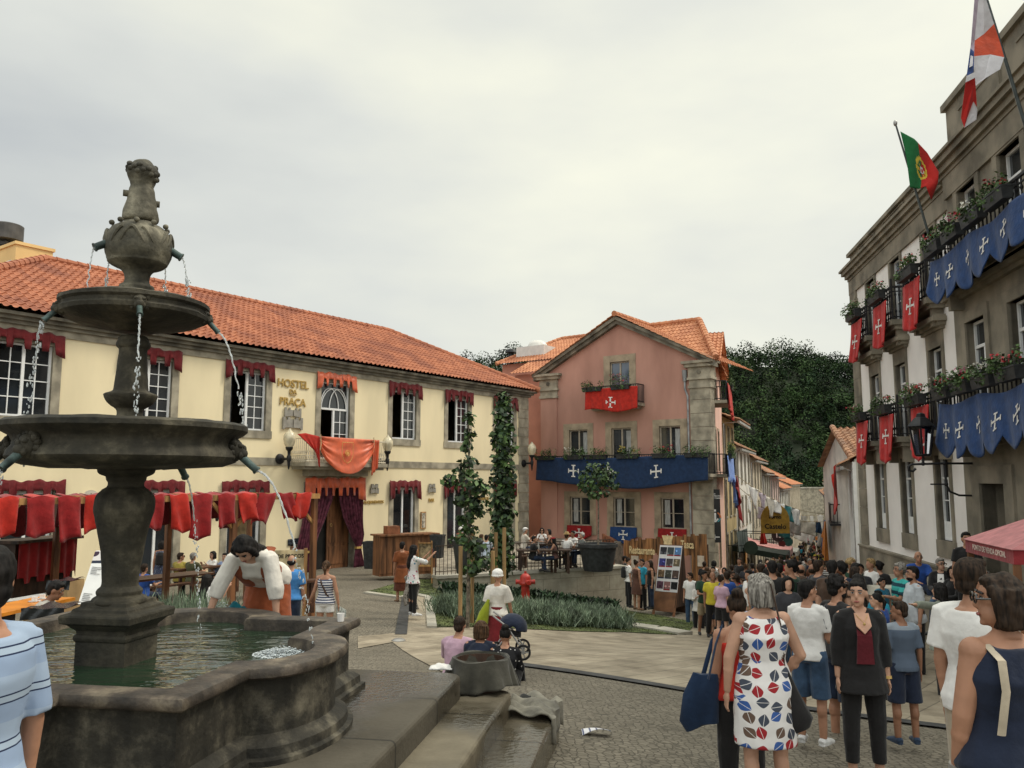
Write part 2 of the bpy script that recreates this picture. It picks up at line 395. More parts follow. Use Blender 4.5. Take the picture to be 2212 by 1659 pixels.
# ==== foliage helper
def leaves(mb, c, r, n, size, rng, m=0, flat=0, hollow=.25):
 c = Vector(c)
 for i in range(n):
  d = Vector((rng.gauss(0,1), rng.gauss(0,1), rng.gauss(0,1))); d.normalize()
  k = (hollow+(1-hollow)*rng.random())**.6
  p = c+Vector((d.x*r[0]*k, d.y*r[1]*k, d.z*r[2]*k))
  n1 = (d*.7+Vector((rng.uniform(-1,1), rng.uniform(-1,1), rng.uniform(-.2,1.2)))).normalized()
  x = n1.orthogonal().normalized(); a = rng.uniform(0, 6.28); x = Matrix.Rotation(a, 3, n1) @ x; y = n1.cross(x)
  s = size*rng.uniform(.6, 1.3)
  mb.add([p-x*s*.5, p+y*s*.32, p+x*s*.5, p-y*s*.32], [(0,1,2,3)], m if not callable(m) else m(rng))
M_flr = mat('flower_red', (.55,.05,.06), .6, .3, 30); M_flw = mat('flower_white', (.75,.72,.62), .6, .1, 30); M_flp = mat('flower_pink', (.50,.08,.18), .6, .3, 30); M_fly = mat('flower_yellow', (.55,.42,.08), .6, .2, 30)
M_pot = mat('planter_plastic', (.030,.032,.033), .6, .2, 8)
def flower_box(F, s, d, z, L, rng, kinds, label, group, h=.24, green=1.0, plant_h=.2):
 r = empty('flower_box', F.p(s, d, z), label, 'flower box', group)
 mb = MB(); P = F.p; a = L/2
 mb.hexa([P(s-a*.94,d-.09,z),P(s+a*.94,d-.09,z),P(s+a*.94,d+.09,z),P(s-a*.94,d+.09,z),P(s-a,d-.12,z+h),P(s+a,d-.12,z+h),P(s+a,d+.12,z+h),P(s-a,d+.12,z+h)])
 mb.fbox(F, s-a-.01, s+a+.01, d-.13, d+.13, z+h-.03, z+h+.004)
 mb.build('trough', M_pot, r)
 mb = MB()
 for i in range(int(7*L/.8)):
  c = P(s+rng.uniform(-a,a), d+rng.uniform(-.08,.14), z+h+plant_h*.5)
  leaves(mb, c, (.17,.17,plant_h*rng.uniform(.6,1.2)), int(26*green), .085, rng)
 for i in range(int(3*L/.8)):      # trailing shoots
  c = P(s+rng.uniform(-a,a), d+.15, z+h*.6); leaves(mb, c, (.12,.08,.16), 14, .08, rng)
 mb.build('plants', M_leaf, r)
 if kinds:
  mb = MB()
  for i in range(int(5*L/.8)):
   k = rng.randrange(len(kinds))
   c = P(s+rng.uniform(-a,a), d+rng.uniform(-.05,.18), z+h+plant_h*rng.uniform(.5,1.3)); leaves(mb, c, (.11,.11,.08), 9, .07, rng, k)
  mb.build('blossoms', kinds, r)
 return r
def cross_poly(mb, P, size, m=0, trefoil=True):
 """cross emblem; P(x,y) maps local coordinates to a point just proud of the cloth"""
 def rect(x0,x1,y0,y1): mb.add([P(x0*size,y0*size),P(x1*size,y0*size),P(x1*size,y1*size),P(x0*size,y1*size)], [(0,1,2,3)], m)
 rect(-.5,.5,-.07,.07); rect(-.07,.07,-.5,-.07); rect(-.07,.07,.07,.5)
 for sx, sy in ((1,0),(-1,0),(0,1),(0,-1)):
  if sx: rect(sx*.5-.05, sx*.5+.05, -.2, .2)
  else: rect(-.2, .2, sy*.5-.05, sy*.5+.05)
def drape(F, s0, s1, top, bot, d, mat_, label, cat, group=None, name='banner', folds=.05, nf=7, crosses=(), csize=.42, cmat=None, nu=48, nv=14, thick=.02, parent=None, wind=0):
 """hanging cloth in a facade frame; top(t), bot(t) give z along it; emblem sheets ride on the cloth"""
 def pos(u, v):
  s = s0+(s1-s0)*u; zt = top(u); zb = bot(u); z = zt+(zb-zt)*v
  f = folds*(.25+.9*v)*(math.sin(u*nf*6.283+1.3*v)+.5*math.sin(u*nf*2.3*6.283+2+2*v))
  return F.p(s+wind*v*v, d+f+.06*v, z)
 mb = MB(); mb.grid(pos, nu, nv)
 r = mb.build(name, mat_, parent, smooth=True, solid=thick)
 tag(r, label, cat, group)
 if crosses:
  cm = MB(); W = s1-s0
  for (cu, cv) in crosses:
   def P(x, y):
    u = cu+x/W; zt = top(cu); zb = bot(cu); v = cv-y/(zt-zb)
    q = pos(u, v); n = F.n; return (q[0]+n[0]*.03, q[1]+n[1]*.03, q[2])
   cross_poly(cm, P, csize)
   o = cm.build('cross_emblem', cmat or M_cwhite, None, fix=False); o.parent = r; cm = MB()
 return r
# ==== yellow hostel
F = YF
yb = empty('yellow_hostel', F.p(0, 0, -1.3), 'long two storey yellow hostel with terracotta hip roof and grey granite trim', 'building')
UPW = [-12.0, -7.9, -3.85, .58, 4.86, 8.83, 12.85]
ops = []
for c in UPW:
 ops.append((c-.82, c+.82, 3.35 if c == .58 else 4.36, 6.62))
DO = [(-12.4,-10.9), (-8.05,-6.75), (-4.6,-3.1), (-.75,1.85), (4.2,5.65), (8.0,9.45), (12.1,13.5)]
for a, b in DO: ops.append((a, b, -1.3, 2.1))
mb = MB()
wall_holes(mb, F, -15.03, 15.03, -2.2, 7.0, ops, 0, .35, 0, 1)
for (A, B) in (((-15.03,0),(-15.03,-11.4)), ((15.03,0),(15.03,-11.4)), ((-15.03,-11.4),(15.03,-11.4))):
 mb.add([F.p(*A,-2.2),F.p(*B,-2.2),F.p(*B,7.0),F.p(*A,7.0)], [(0,1,2,3)])
mb.add([F.p(-15.03,0,7),F.p(15.03,0,7),F.p(15.03,-11.4,7),F.p(-15.03,-11.4,7)], [(0,1,2,3)])
mb.build('wall', [M_yellow, M_stone], yb)
mb = MB()      # frieze, cornice, string course
mb.fbox(F, -15.06, 15.06, -.2, .05, 6.93, 7.18); mb.build('frieze', M_stone, yb)
mb = MB()
for k, (dd, z0, z1) in enumerate(((.14,7.16,7.28),(.26,7.28,7.40),(.40,7.40,7.50))):
 mb.fbox(F, -15.06-dd, 15.06+dd, -11.4-dd, dd, z0, z1)
mb.build('cornice', M_stone2, yb)
mb = MB(); mb.fbox(F, -15.05, 15.05, -.2, .045, 3.02, 3.32); mb.build('string_course', M_stone, yb)
mb = MB()
for i in range(17):
 z = -1.9+i*.522; w_ = .95 if i % 2 else .88
 if 2.9 < z+.26 < 3.4 : pass
 mb.fbox(F, 15.03-w_, 15.075, -.3, .05+.004*(i%3), z+.012, z+.51)
mb.build('quoins', M_stone, yb)
for c in UPW:
 mb = MB()
 if c == .58: surround(mb, F, c-.82, c+.82, 3.34, 6.62, .27, sill=0)
 else: surround(mb, F, c-.82, c+.82, 4.36, 6.62, .27, sill=.3)
 mb.build('window_surround', M_stone, yb)
 if c == .58:
  o = window(yb, F, c-.82, c+.82, 3.34, 6.62, cols=2, rows=4, transom=1.15, leaves=2, open_leaf=0, name='balcony_door')
  fan = MB()      # gothic tracery of the fanlight
  for q in (-.45, 0, .45):
   for sgn in (-1, 1):
    pts = [F.p(c+q+sgn*(-.72+.72*(1-math.cos(t))) if False else c+sgn*.70*math.cos(t)*(1 if q == 0 else .72)+(q*.55), -.10, 5.50+.86*math.sin(t)) for t in [k*math.pi/2/8 for k in range(9)]]
    fan.tube(pts, .022, 5)
  fan.build('fanlight_tracery', M_white, yb)
 else:
  op = 0 if c in (-3.85, 4.86, 8.83) else None
  window(yb, F, c-.82, c+.82, 4.36, 6.62, cols=2, rows=5 if c != -12.0 else 4, open_leaf=op)
for i, (a, b) in enumerate(DO):
 mb = MB(); surround(mb, F, a, b, -1.3, 2.1, .27, sill=0); mb.build('door_surround', M_stone, yb)
 if i == 3:
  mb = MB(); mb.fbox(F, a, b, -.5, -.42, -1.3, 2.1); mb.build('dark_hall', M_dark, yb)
  mb = MB(); dd = -.3
  mb.fbox(F, .55, b-.08, dd-.05, dd, -1.28, 2.1)
  for z0, z1 in ((-1.1,-.35),(-.2,.75),(.9,1.9)):
   mb.fbox(F, .68, b-.22, dd, dd+.025, z0, z1)
  o = mb.build('door', M_wood, yb)
  k = MB(); k.tube([F.p(.75+.06*math.cos(t), dd+.03, .55+.06*math.sin(t)) for t in [j*.7 for j in range(10)]], .012, 5); k.build('knocker', M_gold, o)
 else:
  window(yb, F, a, b, -1.28, 2.1, cols=1, rows=1, leaves=2, panel=.25, transom=None, fw=.1, name='glazed_door', frame=M_white)
E0, E1, ED, ZE = -15.5, 15.5, .52, 7.56; ZR, DR, R0, R1 = 10.85, -5.7, -9.1, 9.35
mb = MB()
def V3(a): return Vector(a)
Oe = V3(F.p(E0, ED, ZE)); Ax = (V3(F.p(E1, ED, ZE))-Oe); Wd = Ax.length; Ax.normalize()
Um = (V3(F.p(0, DR, ZR))-V3(F.p(0, ED, ZE))); Lr = Um.length; Um.normalize()
roof(mb, Oe, Ax, Um, lambda s: (0, Lr*min(1, s/(R0-E0), (Wd-s)/(E1-R1))), Wd, .27, .42, .05)
DB = -11.4-.52
for (e, rg) in ((E0, R0), (E1, R1)):
 a = V3(F.p(e, ED, ZE)); b = V3(F.p(e, DB, ZE)); A = (b-a); Ww = A.length; A.normalize()
 mid = V3(F.p(e, DR, ZE)); U = V3(F.p(rg, DR, ZR))-mid; L2 = U.length; U.normalize()
 roof(mb, a, A, U, lambda s: (0, L2*max(0, min(1, s/(Ww/2), (Ww-s)/(Ww/2)))), Ww, .27, .42, .05, 4)
a = [F.p(E0, DB, ZE), F.p(E1, DB, ZE), F.p(R1, DR, ZR), F.p(R0, DR, ZR)]; mb.add(a, [(0,1,2,3)])
rf = mb.build('roof', M_tile, yb)
mb = MB()
ridge(mb, F.p(R0, DR, ZR+.03), F.p(R1, DR, ZR+.03), .14)
for e, rg in ((E0, R0), (E1, R1)): ridge(mb, F.p(e, ED, ZE+.04), F.p(rg, DR, ZR+.03), .15); ridge(mb, F.p(e, DB, ZE+.04), F.p(rg, DR, ZR+.03), .15)
mb.build('ridge_tiles', M_tile, rf, smooth=True)
mb = MB(); mb.fbox(F, -9.9, -8.55, -9.2, -6.3, 9.2, 11.35); mb.fbox(F, -9.96, -8.49, -9.26, -6.24, 11.35, 11.47)
ch = mb.build('chimney', mat('ochre_plaster_deep', (.80,.55,.24), .9, .06, 1), rf)
mb = MB()
for k in range(9): mb.fbox(F, -9.93, -9.9, -7.3, -6.6, 10.1+k*.08, 10.14+k*.08)
mb.build('louvre', M_white, ch)
mb = MB(); c = F.p(-9.4, -8.5, 11.47)
mb.lathe([(.62,0),(.62,.1),(.4,.3),(.4,.42)], c, 4, rot=.6); mb.lathe([(.58,.5),(.62,.52),(.62,1.12),(.56,1.16),(.2,1.18)], c, 28)
for t in range(4): mb.bar((c[0]+.5*math.cos(t*1.57), c[1]+.5*math.sin(t*1.57), c[2]+.2), (c[0]+.5*math.cos(t*1.57), c[1]+.5*math.sin(t*1.57), c[2]+.55), .05)
mb.build('chimney_cowl', mat('grey_cowl', (.085,.08,.075), .5, .15, 3, metal=.4), ch)
M_letter = mat('gilt_letters', (.50,.33,.10), .5, .1, 8, metal=.2)
text('HOSTEL', .44, F, -1.73, 6.20, .03, yb, M_letter, .02, bold=.008, step=.0)
text('DA', .26, F, -1.73, 5.93, .03, yb, M_letter, .02, bold=.006)
mb = MB(); mb.fbox(F, -1.87, -1.57, .02, .05, 5.87, 5.89); mb.build('lettering', M_letter, yb)
text('PRAÇA', .42, F, -1.73, 5.47, .03, yb, M_letter, .02, bold=.008)
def castle(s, z, k, mt):
 mb = MB()
 for sg in (-1, 1):
  def q(pts): return [(s+sg*x*k, z+y*k) for x, y in pts]
  mb.fprism(F, q([(.03,.62),(.48,.56),(.48,1.0),(.36,1.0),(.36,.88),(.24,.88),(.24,1.0),(.16,1.0),(.16,.9),(.03,.9)]), .03, .09)
  mb.fprism(F, q([(.03,.06),(.42,.06),(.5,-.04),(.58,-.02),(.58,.55),(.44,.55),(.44,.42),(.30,.42),(.30,.55),(.16,.55),(.16,.46),(.03,.46)]), .03, .1)
 return mb.build('castle_emblem', mt, yb)
M_emb = mat('emblem_grey', (.30,.28,.24), .6, .1, 6)
castle(-1.73, 4.5, .86, M_emb)
for sx, tx in ((2.95, 'ALOJAMENTOS'), (6.82, 'BAR'), (10.9, 'EVENTOS')):
 castle(sx, 1.86, .42, M_emb); text(tx, .18 if len(tx) > 7 else .22, F, sx, 1.42, .03, yb, M_letter, .015, bold=.004)
mb = MB(); mb.fbox(F, 6.05, 6.42, .02, .06, .15, .95); pst = mb.build('framed_notice', M_wood_l, yb);
mb = MB(); mb.fbox(F, 6.1, 6.37, .06, .066, .2, .9); mb.build('notice_paper', mat('paper_print', (.45,.40,.32), .8, .3, 9), pst)
mb = MB(); mb.fbox(F, -1.75, -1.5, .02, .05, -.15, .1); mb.fbox(F, -1.42, -1.1, .02, .05, -.12, .12); mb.build('plaques', mat('plaque_blue', (.05,.06,.08), .3, .5, 14), yb)
mb = MB(); mb.fbox(F, -1.75, 2.85, -.1, .95, 3.0, 3.16); mb.fbox(F, -1.65, 2.75, -.1, .8, 2.88, 3.0); mb.fbox(F, -1.1, 2.2, -.1, .4, 2.62, 2.88)
bal = mb.build('balcony', M_stone, yb)
mb = MB(); s0, s1, dd = -1.68, 2.78, .88
for (A, B) in (((s0,.02),(s0,dd)), ((s0,dd),(s1,dd)), ((s1,dd),(s1,.02))):
 for z in (3.22, 3.42, 4.12): mb.bar(F.p(*A, z), F.p(*B, z), .035)
 L = math.hypot(B[0]-A[0], B[1]-A[1]); n = int(L/.12)
 for k in range(n+1):
  t = k/n; x = A[0]+(B[0]-A[0])*t; y = A[1]+(B[1]-A[1])*t; mb.bar(F.p(x, y, 3.16), F.p(x, y, 4.12), .018)
  if k < n:
   xm = A[0]+(B[0]-A[0])*(t+.5/n); ym = A[1]+(B[1]-A[1])*(t+.5/n)
   mb.tube([F.p(x,y,3.45),F.p(xm,ym,3.62),F.p(x+(xm-x)*2,y+(ym-y)*2,3.45)], .012, 4); mb.tube([F.p(x,y,3.42),F.p(xm,ym,3.28),F.p(x+(xm-x)*2,y+(ym-y)*2,3.42)], .012, 4)
mb.build('railing', mat('cream_iron', (.68,.62,.48), .5, .08, 8), bal)
def valance(F, s0, s1, zt, mt, label, group, teeth=4, h=.28, tooth=.3, tail=.75, d=.1):
 W = s1-s0; pts = [(s0-.02, zt)]
 n = teeth*2+1; tw = .17*W*.55; top = zt-h
 poly_b = [(s0, zt-tail), (s0+.13*W, zt-tail+.12), (s0+.15*W, top)]
 inner0, inner1 = s0+.15*W, s1-.15*W; st = (inner1-inner0)/(teeth-1) if teeth > 1 else 1
 for k in range(teeth-1):
  a = inner0+st*(k+.28); b = inner0+st*(k+.72)
  if teeth > 1: poly_b += [(a, top), (a+.02, top-tooth), (b-.02, top-tooth), (b, top)]
 poly_b += [(s1-.15*W, top), (s1-.13*W, zt-tail+.1), (s1, zt-tail)]
 mb = MB(); nu = 60
 def low(s):
  for i in range(len(poly_b)-1):
   a, b = poly_b[i], poly_b[i+1]
   if a[0] <= s <= b[0]+1e-9 and b[0] > a[0]: return a[1]+(b[1]-a[1])*(s-a[0])/(b[0]-a[0])
  return top
 xs = sorted(set([s0+W*i/nu for i in range(nu+1)]+[p[0] for p in poly_b]))
 vs = []; fs = []
 for i, s in enumerate(xs):
  zl = low(s); zz = zt+.03*math.sin(s*7)+.02*math.sin(s*17)
  for j in range(4):
   t = j/3; vs.append(F.p(s, d+.025*math.sin(s*21+j)*(.3+t)+.05*t, zz+(zl-zz)*t))
 for i in range(len(xs)-1):
  for j in range(3): a = i*4+j; fs.append((a, a+4, a+5, a+1))
 mb.add(vs, fs); o = mb.build('window_valance', mt, None, smooth=True, solid=.015)
 return tag(o, label, 'valance', group)
vl = [('dark red valance over the upper window at the far left of the yellow hostel', M_darkred), ('dark red valance over the upper window just right of the fountain column', M_darkred), ('dark red valance over the open upper window left of the gilt hostel lettering', M_darkred),
 ('bright orange red valance over the balcony door of the yellow hostel', M_orange), ('dark red valance over the first upper window right of the balcony', M_darkred), ('dark red valance over the second upper window right of the balcony', M_darkred), ('dark red valance over the last upper window behind the tall columnar tree', M_darkred)]
for c, (lb, mt) in zip(UPW, vl):
 valance(F, c-1.12, c+1.12, 7.0 if c != .58 else 7.0, mt, lb, 'valances over the hostel windows', 5 if c == .58 else 4)
vg = ['dark red valance over the ground floor door at the far left above the stall', 'dark red valance over the ground floor door behind the fountain column', 'dark red valance over the ground floor door behind the stall canopy', None,
 'dark red valance over the glazed door behind the wooden counter', 'dark red valance over the glazed door right of the counter', 'dark red valance over the last door by the hostel corner']
for (a, b), lb in zip(DO, vg):
 if lb: valance(F, a-.32, b+.32, 2.42, M_darkred, lb, 'valances over the hostel doors', 4, .3, .3, .9)
valance(F, -1.12, 2.25, 2.55, M_orange, 'wide orange toothed valance over the hostel entrance curtains', None, 7, .42, .34, 1.0, .22)
def curtain(sgn, label):
 mb = MB(); zt = 2.4
 if sgn > 0: prof = [(2.4,.72,2.16),(1.6,.85,2.2),(.8,1.08,2.24),(.1,1.5,2.3),(-.3,1.78,2.2),(-.42,1.86,2.12),(-.7,1.8,2.2),(-1.33,1.72,2.42)]
 else: prof = [(2.4,-1.05,.70),(1.6,-1.08,.42),(.8,-1.15,.08),(.1,-1.3,-.3),(-.4,-1.38,-.45),(-.52,-1.1,-.62),(-.9,-1.0,-.5),(-1.3,-1.05,-.35)]
 nu = 56; vs = []; fs = []
 sm = []
 for i in range(len(prof)-1):
  for k in range(4):
   t = k/4; sm.append(tuple(prof[i][j]+(prof[i+1][j]-prof[i][j])*t for j in range(3)))
 sm.append(prof[-1])
 for z, a, b in sm:
  for i in range(nu+1):
   t = i/nu; am = .05*min(1, (b-a)/.8)+.02
   vs.append(F.p(a+(b-a)*t, .12+am*math.sin(t*6.283*8)+.02*math.sin(z*3+t*9), z+.1*math.sin(t*3.14)*(0 if z > -1.2 else .3)))
 for j in range(len(sm)-1):
  for i in range(nu): a = j*(nu+1)+i; fs.append((a, a+1, a+nu+2, a+nu+1))
 mb.add(vs, fs); o = mb.build('curtain', M_purple, None, smooth=True, solid=.02); tag(o, label, 'curtain', 'entrance curtains')
 k = MB(); z = -.45
 s = 1.98 if sgn > 0 else -.86
 k.fbox(F, s-.16, s+.16, .05, .2, z-.05, z+.04); kk = k.build('tie_back', M_gold, None); kk.parent = o
curtain(1, 'wine red entrance curtain tied back on the right, beside the black bin'); curtain(-1, 'wine red entrance curtain gathered to the left, behind the canopy post')
def swag():
 r = empty('balcony_drape', F.p(.8, .98, 4.1), 'orange satin drape with gold crest swagged over the hostel balcony', 'drape')
 D = .97; z0 = 4.2
 sl_, _ = F.hit(689, 945, D); sr, _ = F.hit(804, 945, D); sl2, _ = F.hit(641, 940, D); sr2, _ = F.hit(819, 948, D)
 mb = MB()
 def pos(u, v):
  s = sl_+(sr-sl_)*u; k = (4*u*(1-u))**.55; h = .28+1.22*k*(1-.18*(u-.62)**2)
  f = .05*math.sin(v*15+3*abs(u-.5))*(1-k*.75)+.05*(1-k)*math.sin(v*30)
  f2 = .04*math.sin(u*40)*(v**2)*(1-k)
  return F.p(s-.12*(u-.5)*v*k, D+.05+f+f2+.12*v*k, z0-h*v-.02*u)
 mb.grid(pos, 60, 30); m_ = mb.build('swag', M_orange, r, smooth=True, solid=.012)
 mb = MB()
 def pl(u, v):
  s = sl2+(sl_-sl2)*(u+ .0)+(.0)*v
  return F.p(s+ (sl_-s+.02)*v*.96, D+.04+.05*math.sin(u*20)*v, z0+.1*(1-abs(u-.35)*1.6)-1.25*v*(.62+.38*u))
 mb.grid(pl, 14, 14); mb.build('left_tail', M_red2, r, smooth=True, solid=.012)
 mb = MB()
 def pr(u, v): s = sr+(sr2-sr)*u; return F.p(s-.06*v, D+.05+.05*math.sin(u*18), z0-.02-(1.15+.4*(1-u))*v)
 mb.grid(pr, 16, 12); mb.build('right_tail', M_orange, r, smooth=True, solid=.012)
 mb = MB(); cs, _ = F.hit(744, 975, D); zz = z0-.62
 sh = [(-.3,.42),(.3,.42),(.3,-.1),(.18,-.34),(0,-.44),(-.18,-.34),(-.3,-.1)]
 mb.tube([F.p(cs+x, D+.2, zz+y) for x, y in sh+[sh[0]]], .014, 4); mb.tube([F.p(cs+.12*math.cos(t), D+.2, zz-.02+.12*math.sin(t)) for t in [k*.628 for k in range(11)]], .02, 4)
 mb.fprism(F, [(cs-.06,zz-.08),(cs+.06,zz-.08),(cs+.06,zz+.04),(cs-.06,zz+.04)], D+.19, D+.21)
 mb.build('crest', mat('gold_thread', (.70,.36,.10), .6, .1, 20), r)
 mb = MB()
 for s in (sl_, sr): mb.tube([F.p(s, D+.1, z0+.08), F.p(s+.01, D+.13, z0-.3), F.p(s, D+.1, z0-.55)], .022, 6)
 mb.build('cord', mat('cord_beige', (.55,.38,.2), .8), r)
swag()
def wall_lamp(F, s, z, label, d=.05):
 r = empty('wall_lamp', F.p(s, d, z), label, 'wall lamp', 'globe lamps on the hostel wall')
 mb = MB(); c = F.p(s, d+.03, z); n = Vector((F.n[0], F.n[1], 0))
 mb.tube([Vector(c)-n*.02, Vector(c)+n*.04, Vector(c)+n*.1], [.21,.2,.1], 16)
 mb.tube([Vector(c)+n*.08, Vector(c)+n*.3, Vector(c)+n*.5], [.05,.055,.05], 8)
 e = Vector(c)+n*.55
 mb.lathe([(.02,-.42),(.045,-.3),(.06,-.12),(.09,-.05),(.09,.1),(.06,.14),(.07,.3),(.13,.36),(.15,.42),(.15,.46)], e, 14)
 mb.build('bracket', M_iron, r, smooth=True)
 mb = MB(); mb.lathe([(.13,.46),(.2,.58),(.245,.78),(.235,.9),(.17,1.02),(.1,1.08),(.04,1.16),(.015,1.2)], e, 18)
 mb.build('glass_globe', mat('frosted_glass', (.66,.58,.40), .25, .12, 5, spec=.6), r, smooth=True)
wall_lamp(F, -2.32, 3.28, 'globe wall lamp left of the hostel balcony'); wall_lamp(F, 3.15, 3.28, 'globe wall lamp right of the orange balcony drape'); wall_lamp(F, 14.55, 3.4, 'globe wall lamp on the corner stones of the hostel')
r = empty('wall_lantern', F.p(-5.15, .02, 1.05), 'small black coach lantern on the yellow wall under the canopy', 'lantern'); mb = MB()
mb.fbox(F, -5.2, -5.1, .02, .2, 1.28, 1.33); mb.build('bracket', M_iron, r); mb = MB(); c = F.p(-5.15, .2, .95); mb.lathe([(.05,0),(.1,.26),(.13,.28),(.04,.38),(.01,.42)], c, 6); mb.build('lamp_body', M_iron, r)
sg = empty('round_sign', F.p(-9.75, .06, 1.85), 'round pale sign with black tree emblem on the yellow wall', 'sign')
mb = MB(); c = Vector(F.p(-9.75, .02, 1.85)); n = Vector((F.n[0], F.n[1], 0)); mb.tube([c, c+n*.04], .27, 28); mb.build('disc', mat('sign_cream', (.62,.56,.46), .6, .1, 5), sg)
mb = MB()
mb.fbox(F,-9.76,-9.74,.062,.07,1.7,2.02); mb.fbox(F,-9.87,-9.63,.062,.07,1.68,1.71); mb.fbox(F,-9.81,-9.69,.062,.07,1.86,1.88); mb.fbox(F,-9.80,-9.70,.062,.07,1.94,1.96); mb.build('tree_emblem', M_iron, sg)
# ==== pink house
F = PF
pb = empty('pink_house', F.p(5, 0, -2), 'three storey pink gabled house with granite trim and terracotta roof', 'building')
M_pink = mat('pink_plaster', (.50,.272,.208), .92, .07, .7, .15, 60, col2=(.39,.205,.155), stretch=(1,1,.35))
M_pink_st = mat('pink_stone_trim', (.36,.29,.20), .88, .15, 2, .2, 40)
M_frame_g = mat('beige_frame', (.40,.34,.26), .5, .08, 6)
ops = [(c-.62, c+.62, 2.95, 5.36) for c in (8.0, 5.2, 2.25)]+[(c-.67, c+.67, -.12, 1.52) for c in (7.93, 5.1, 2.2)]
mb = MB(); ZG = 6.6; ZEV = 8.75; AP = 11.55; W10 = 10.5
wall_holes(mb, F, 0, W10, -4, ZG, ops, 0, .3, 0, 1)
def gz(s): return ZEV+(AP-ZEV)*(1-abs(s-5.25)/5.25)
top = (4.62, 5.86, 6.78, 9.12)
for a, b in ((0, 4.62), (5.86, W10)):
 mb.add([F.p(a,0,ZG),F.p(b,0,ZG),F.p(b,0,gz(b)),F.p(a,0,gz(a))], [(0,1,2,3)])
mb.add([F.p(4.62,0,ZG),F.p(5.86,0,ZG),F.p(5.86,0,6.78),F.p(4.62,0,6.78)], [(0,1,2,3)])
mb.add([F.p(4.62,0,9.12),F.p(5.86,0,9.12),F.p(5.86,0,gz(5.86)),F.p(5.25,0,AP),F.p(4.62,0,gz(4.62))], [(0,1,2,3,4)])
P = F.p; a, b, c, e = top; o = -.3
mb.add([P(a,0,c),P(a,o,c),P(a,o,e),P(a,0,e),P(b,0,c),P(b,o,c),P(b,o,e),P(b,0,e)], [(0,1,2,3),(4,7,6,5),(0,4,5,1),(3,2,6,7)], 1)
S0 = PS.p(0,0,0);
sw = [(a, a+.8, 3.0, 5.3) for a in (1.2, 3.2, 5.2)]+[(a, a+.8, 6.9, 8.5) for a in (1.4, 4.0)]+[(a, a+.95, -2.5, .3) for a in (1.5, 4.2)]
wall_holes(mb, PS, 0, 8.7, -4, ZEV, sw, 0, .25, 2, 1)
q = [PS.p(8.7,0,0), F.p(W10,-9,0)]
for (A, B) in ((PS.p(8.7,0,0), F.p(W10,-9,0)), (F.p(W10,-9,0), F.p(W10,0,0))):
 mb.add([(A[0],A[1],-4),(B[0],B[1],-4),(B[0],B[1],ZEV),(A[0],A[1],ZEV)], [(0,1,2,3)])
mb.add([PS.p(1.6,.0,ZEV),PS.p(8.2,.0,ZEV),PS.p(4.9,.0,10.9)], [(0,1,2)], 2)
mb.build('wall', [M_pink, M_pink_st, mat('pink_plaster_lit', (.72,.46,.37), .92, .06, .6)], pb)  # street side wall is paler: its sunlit look is put into the colour
for a in sw:
 m2 = MB(); surround(m2, PS, *a, w=.16, sill=.0, pr=.03); m2.build('window_surround', M_pink_st, pb)
 window(pb, PS, *a, cols=1, rows=2, leaves=2, frame=mat('mauve_frame', (.22,.14,.16), .6), name='side_window')
for c in (8.0, 5.2, 2.25):
 m2 = MB(); surround(m2, F, c-.62, c+.62, 2.8, 5.36, .38, .03, 0, .36); m2.build('window_surround', M_pink_st, pb)
 o = window(pb, F, c-.62, c+.62, 2.95, 5.36, cols=1, rows=1, leaves=2, frame=M_frame_g, name='balcony_door')
 k = MB(); k.fbox(F, c-.52, c-.25, -.135, -.132, 3.1, 5.2); k.build('net_curtain', M_curtain, o)
for c in (7.93, 5.1, 2.2):
 m2 = MB(); surround(m2, F, c-.67, c+.67, -.12, 1.52, .38, .03, .5, .3); m2.build('window_surround', M_pink_st, pb)
 o = window(pb, F, c-.67, c+.67, -.12, 1.52, cols=1, rows=2, leaves=2, frame=M_frame_g)
 k = MB(); k.fbox(F, c+.2, c+.5, -.135, -.132, .1, 1.4); k.build('net_curtain', M_curtain, o)
m2 = MB(); surround(m2, F, 4.62, 5.86, 6.78, 9.12, .4, .03, 0, .38); m2.build('window_surround', M_pink_st, pb)
window(pb, F, 4.62, 5.86, 6.78, 9.12, cols=1, rows=1, leaves=2, frame=M_frame_g, pane=M_glass2, name='balcony_door')
m2 = MB()
for i in range(15):
 z = -3.4+i*.72;
 if z > 7.2: break
 m2.fbox(F, -.12, 1.02, -.5, .09+.003*(i%2), z+.01, z+.71)
m2.build('corner_pilaster', M_stone, pb)
m2 = MB(); m2.fbox(F, 9.42, 10.56, -.5, .09, -4, 7.3); m2.build('corner_pilaster', M_pink, pb)
for a, b in ((-.12, 1.02), (9.42, 10.56)):
 m2 = MB()
 for pr, z0, z1 in ((.16,7.3,7.45),(.11,7.45,7.75),(.2,7.75,7.88),(.14,7.88,8.42),(.3,8.42,8.6),(.42,8.6,8.74)):
  m2.fbox(F, a-pr+.09, b+pr-.09, -.6, pr, z0, z1)
 o = m2.build('capital', M_stone, pb)
 k = MB(); c = Vector(F.p((a+b)/2, .14, 8.15)); n = Vector((F.n[0], F.n[1], 0)); k.tube([c, c+n*.05], .12, 14); k.tube([c+n*.05, c+n*.07], .06, 10); k.build('rosette', M_stone2, o)
m2 = MB()
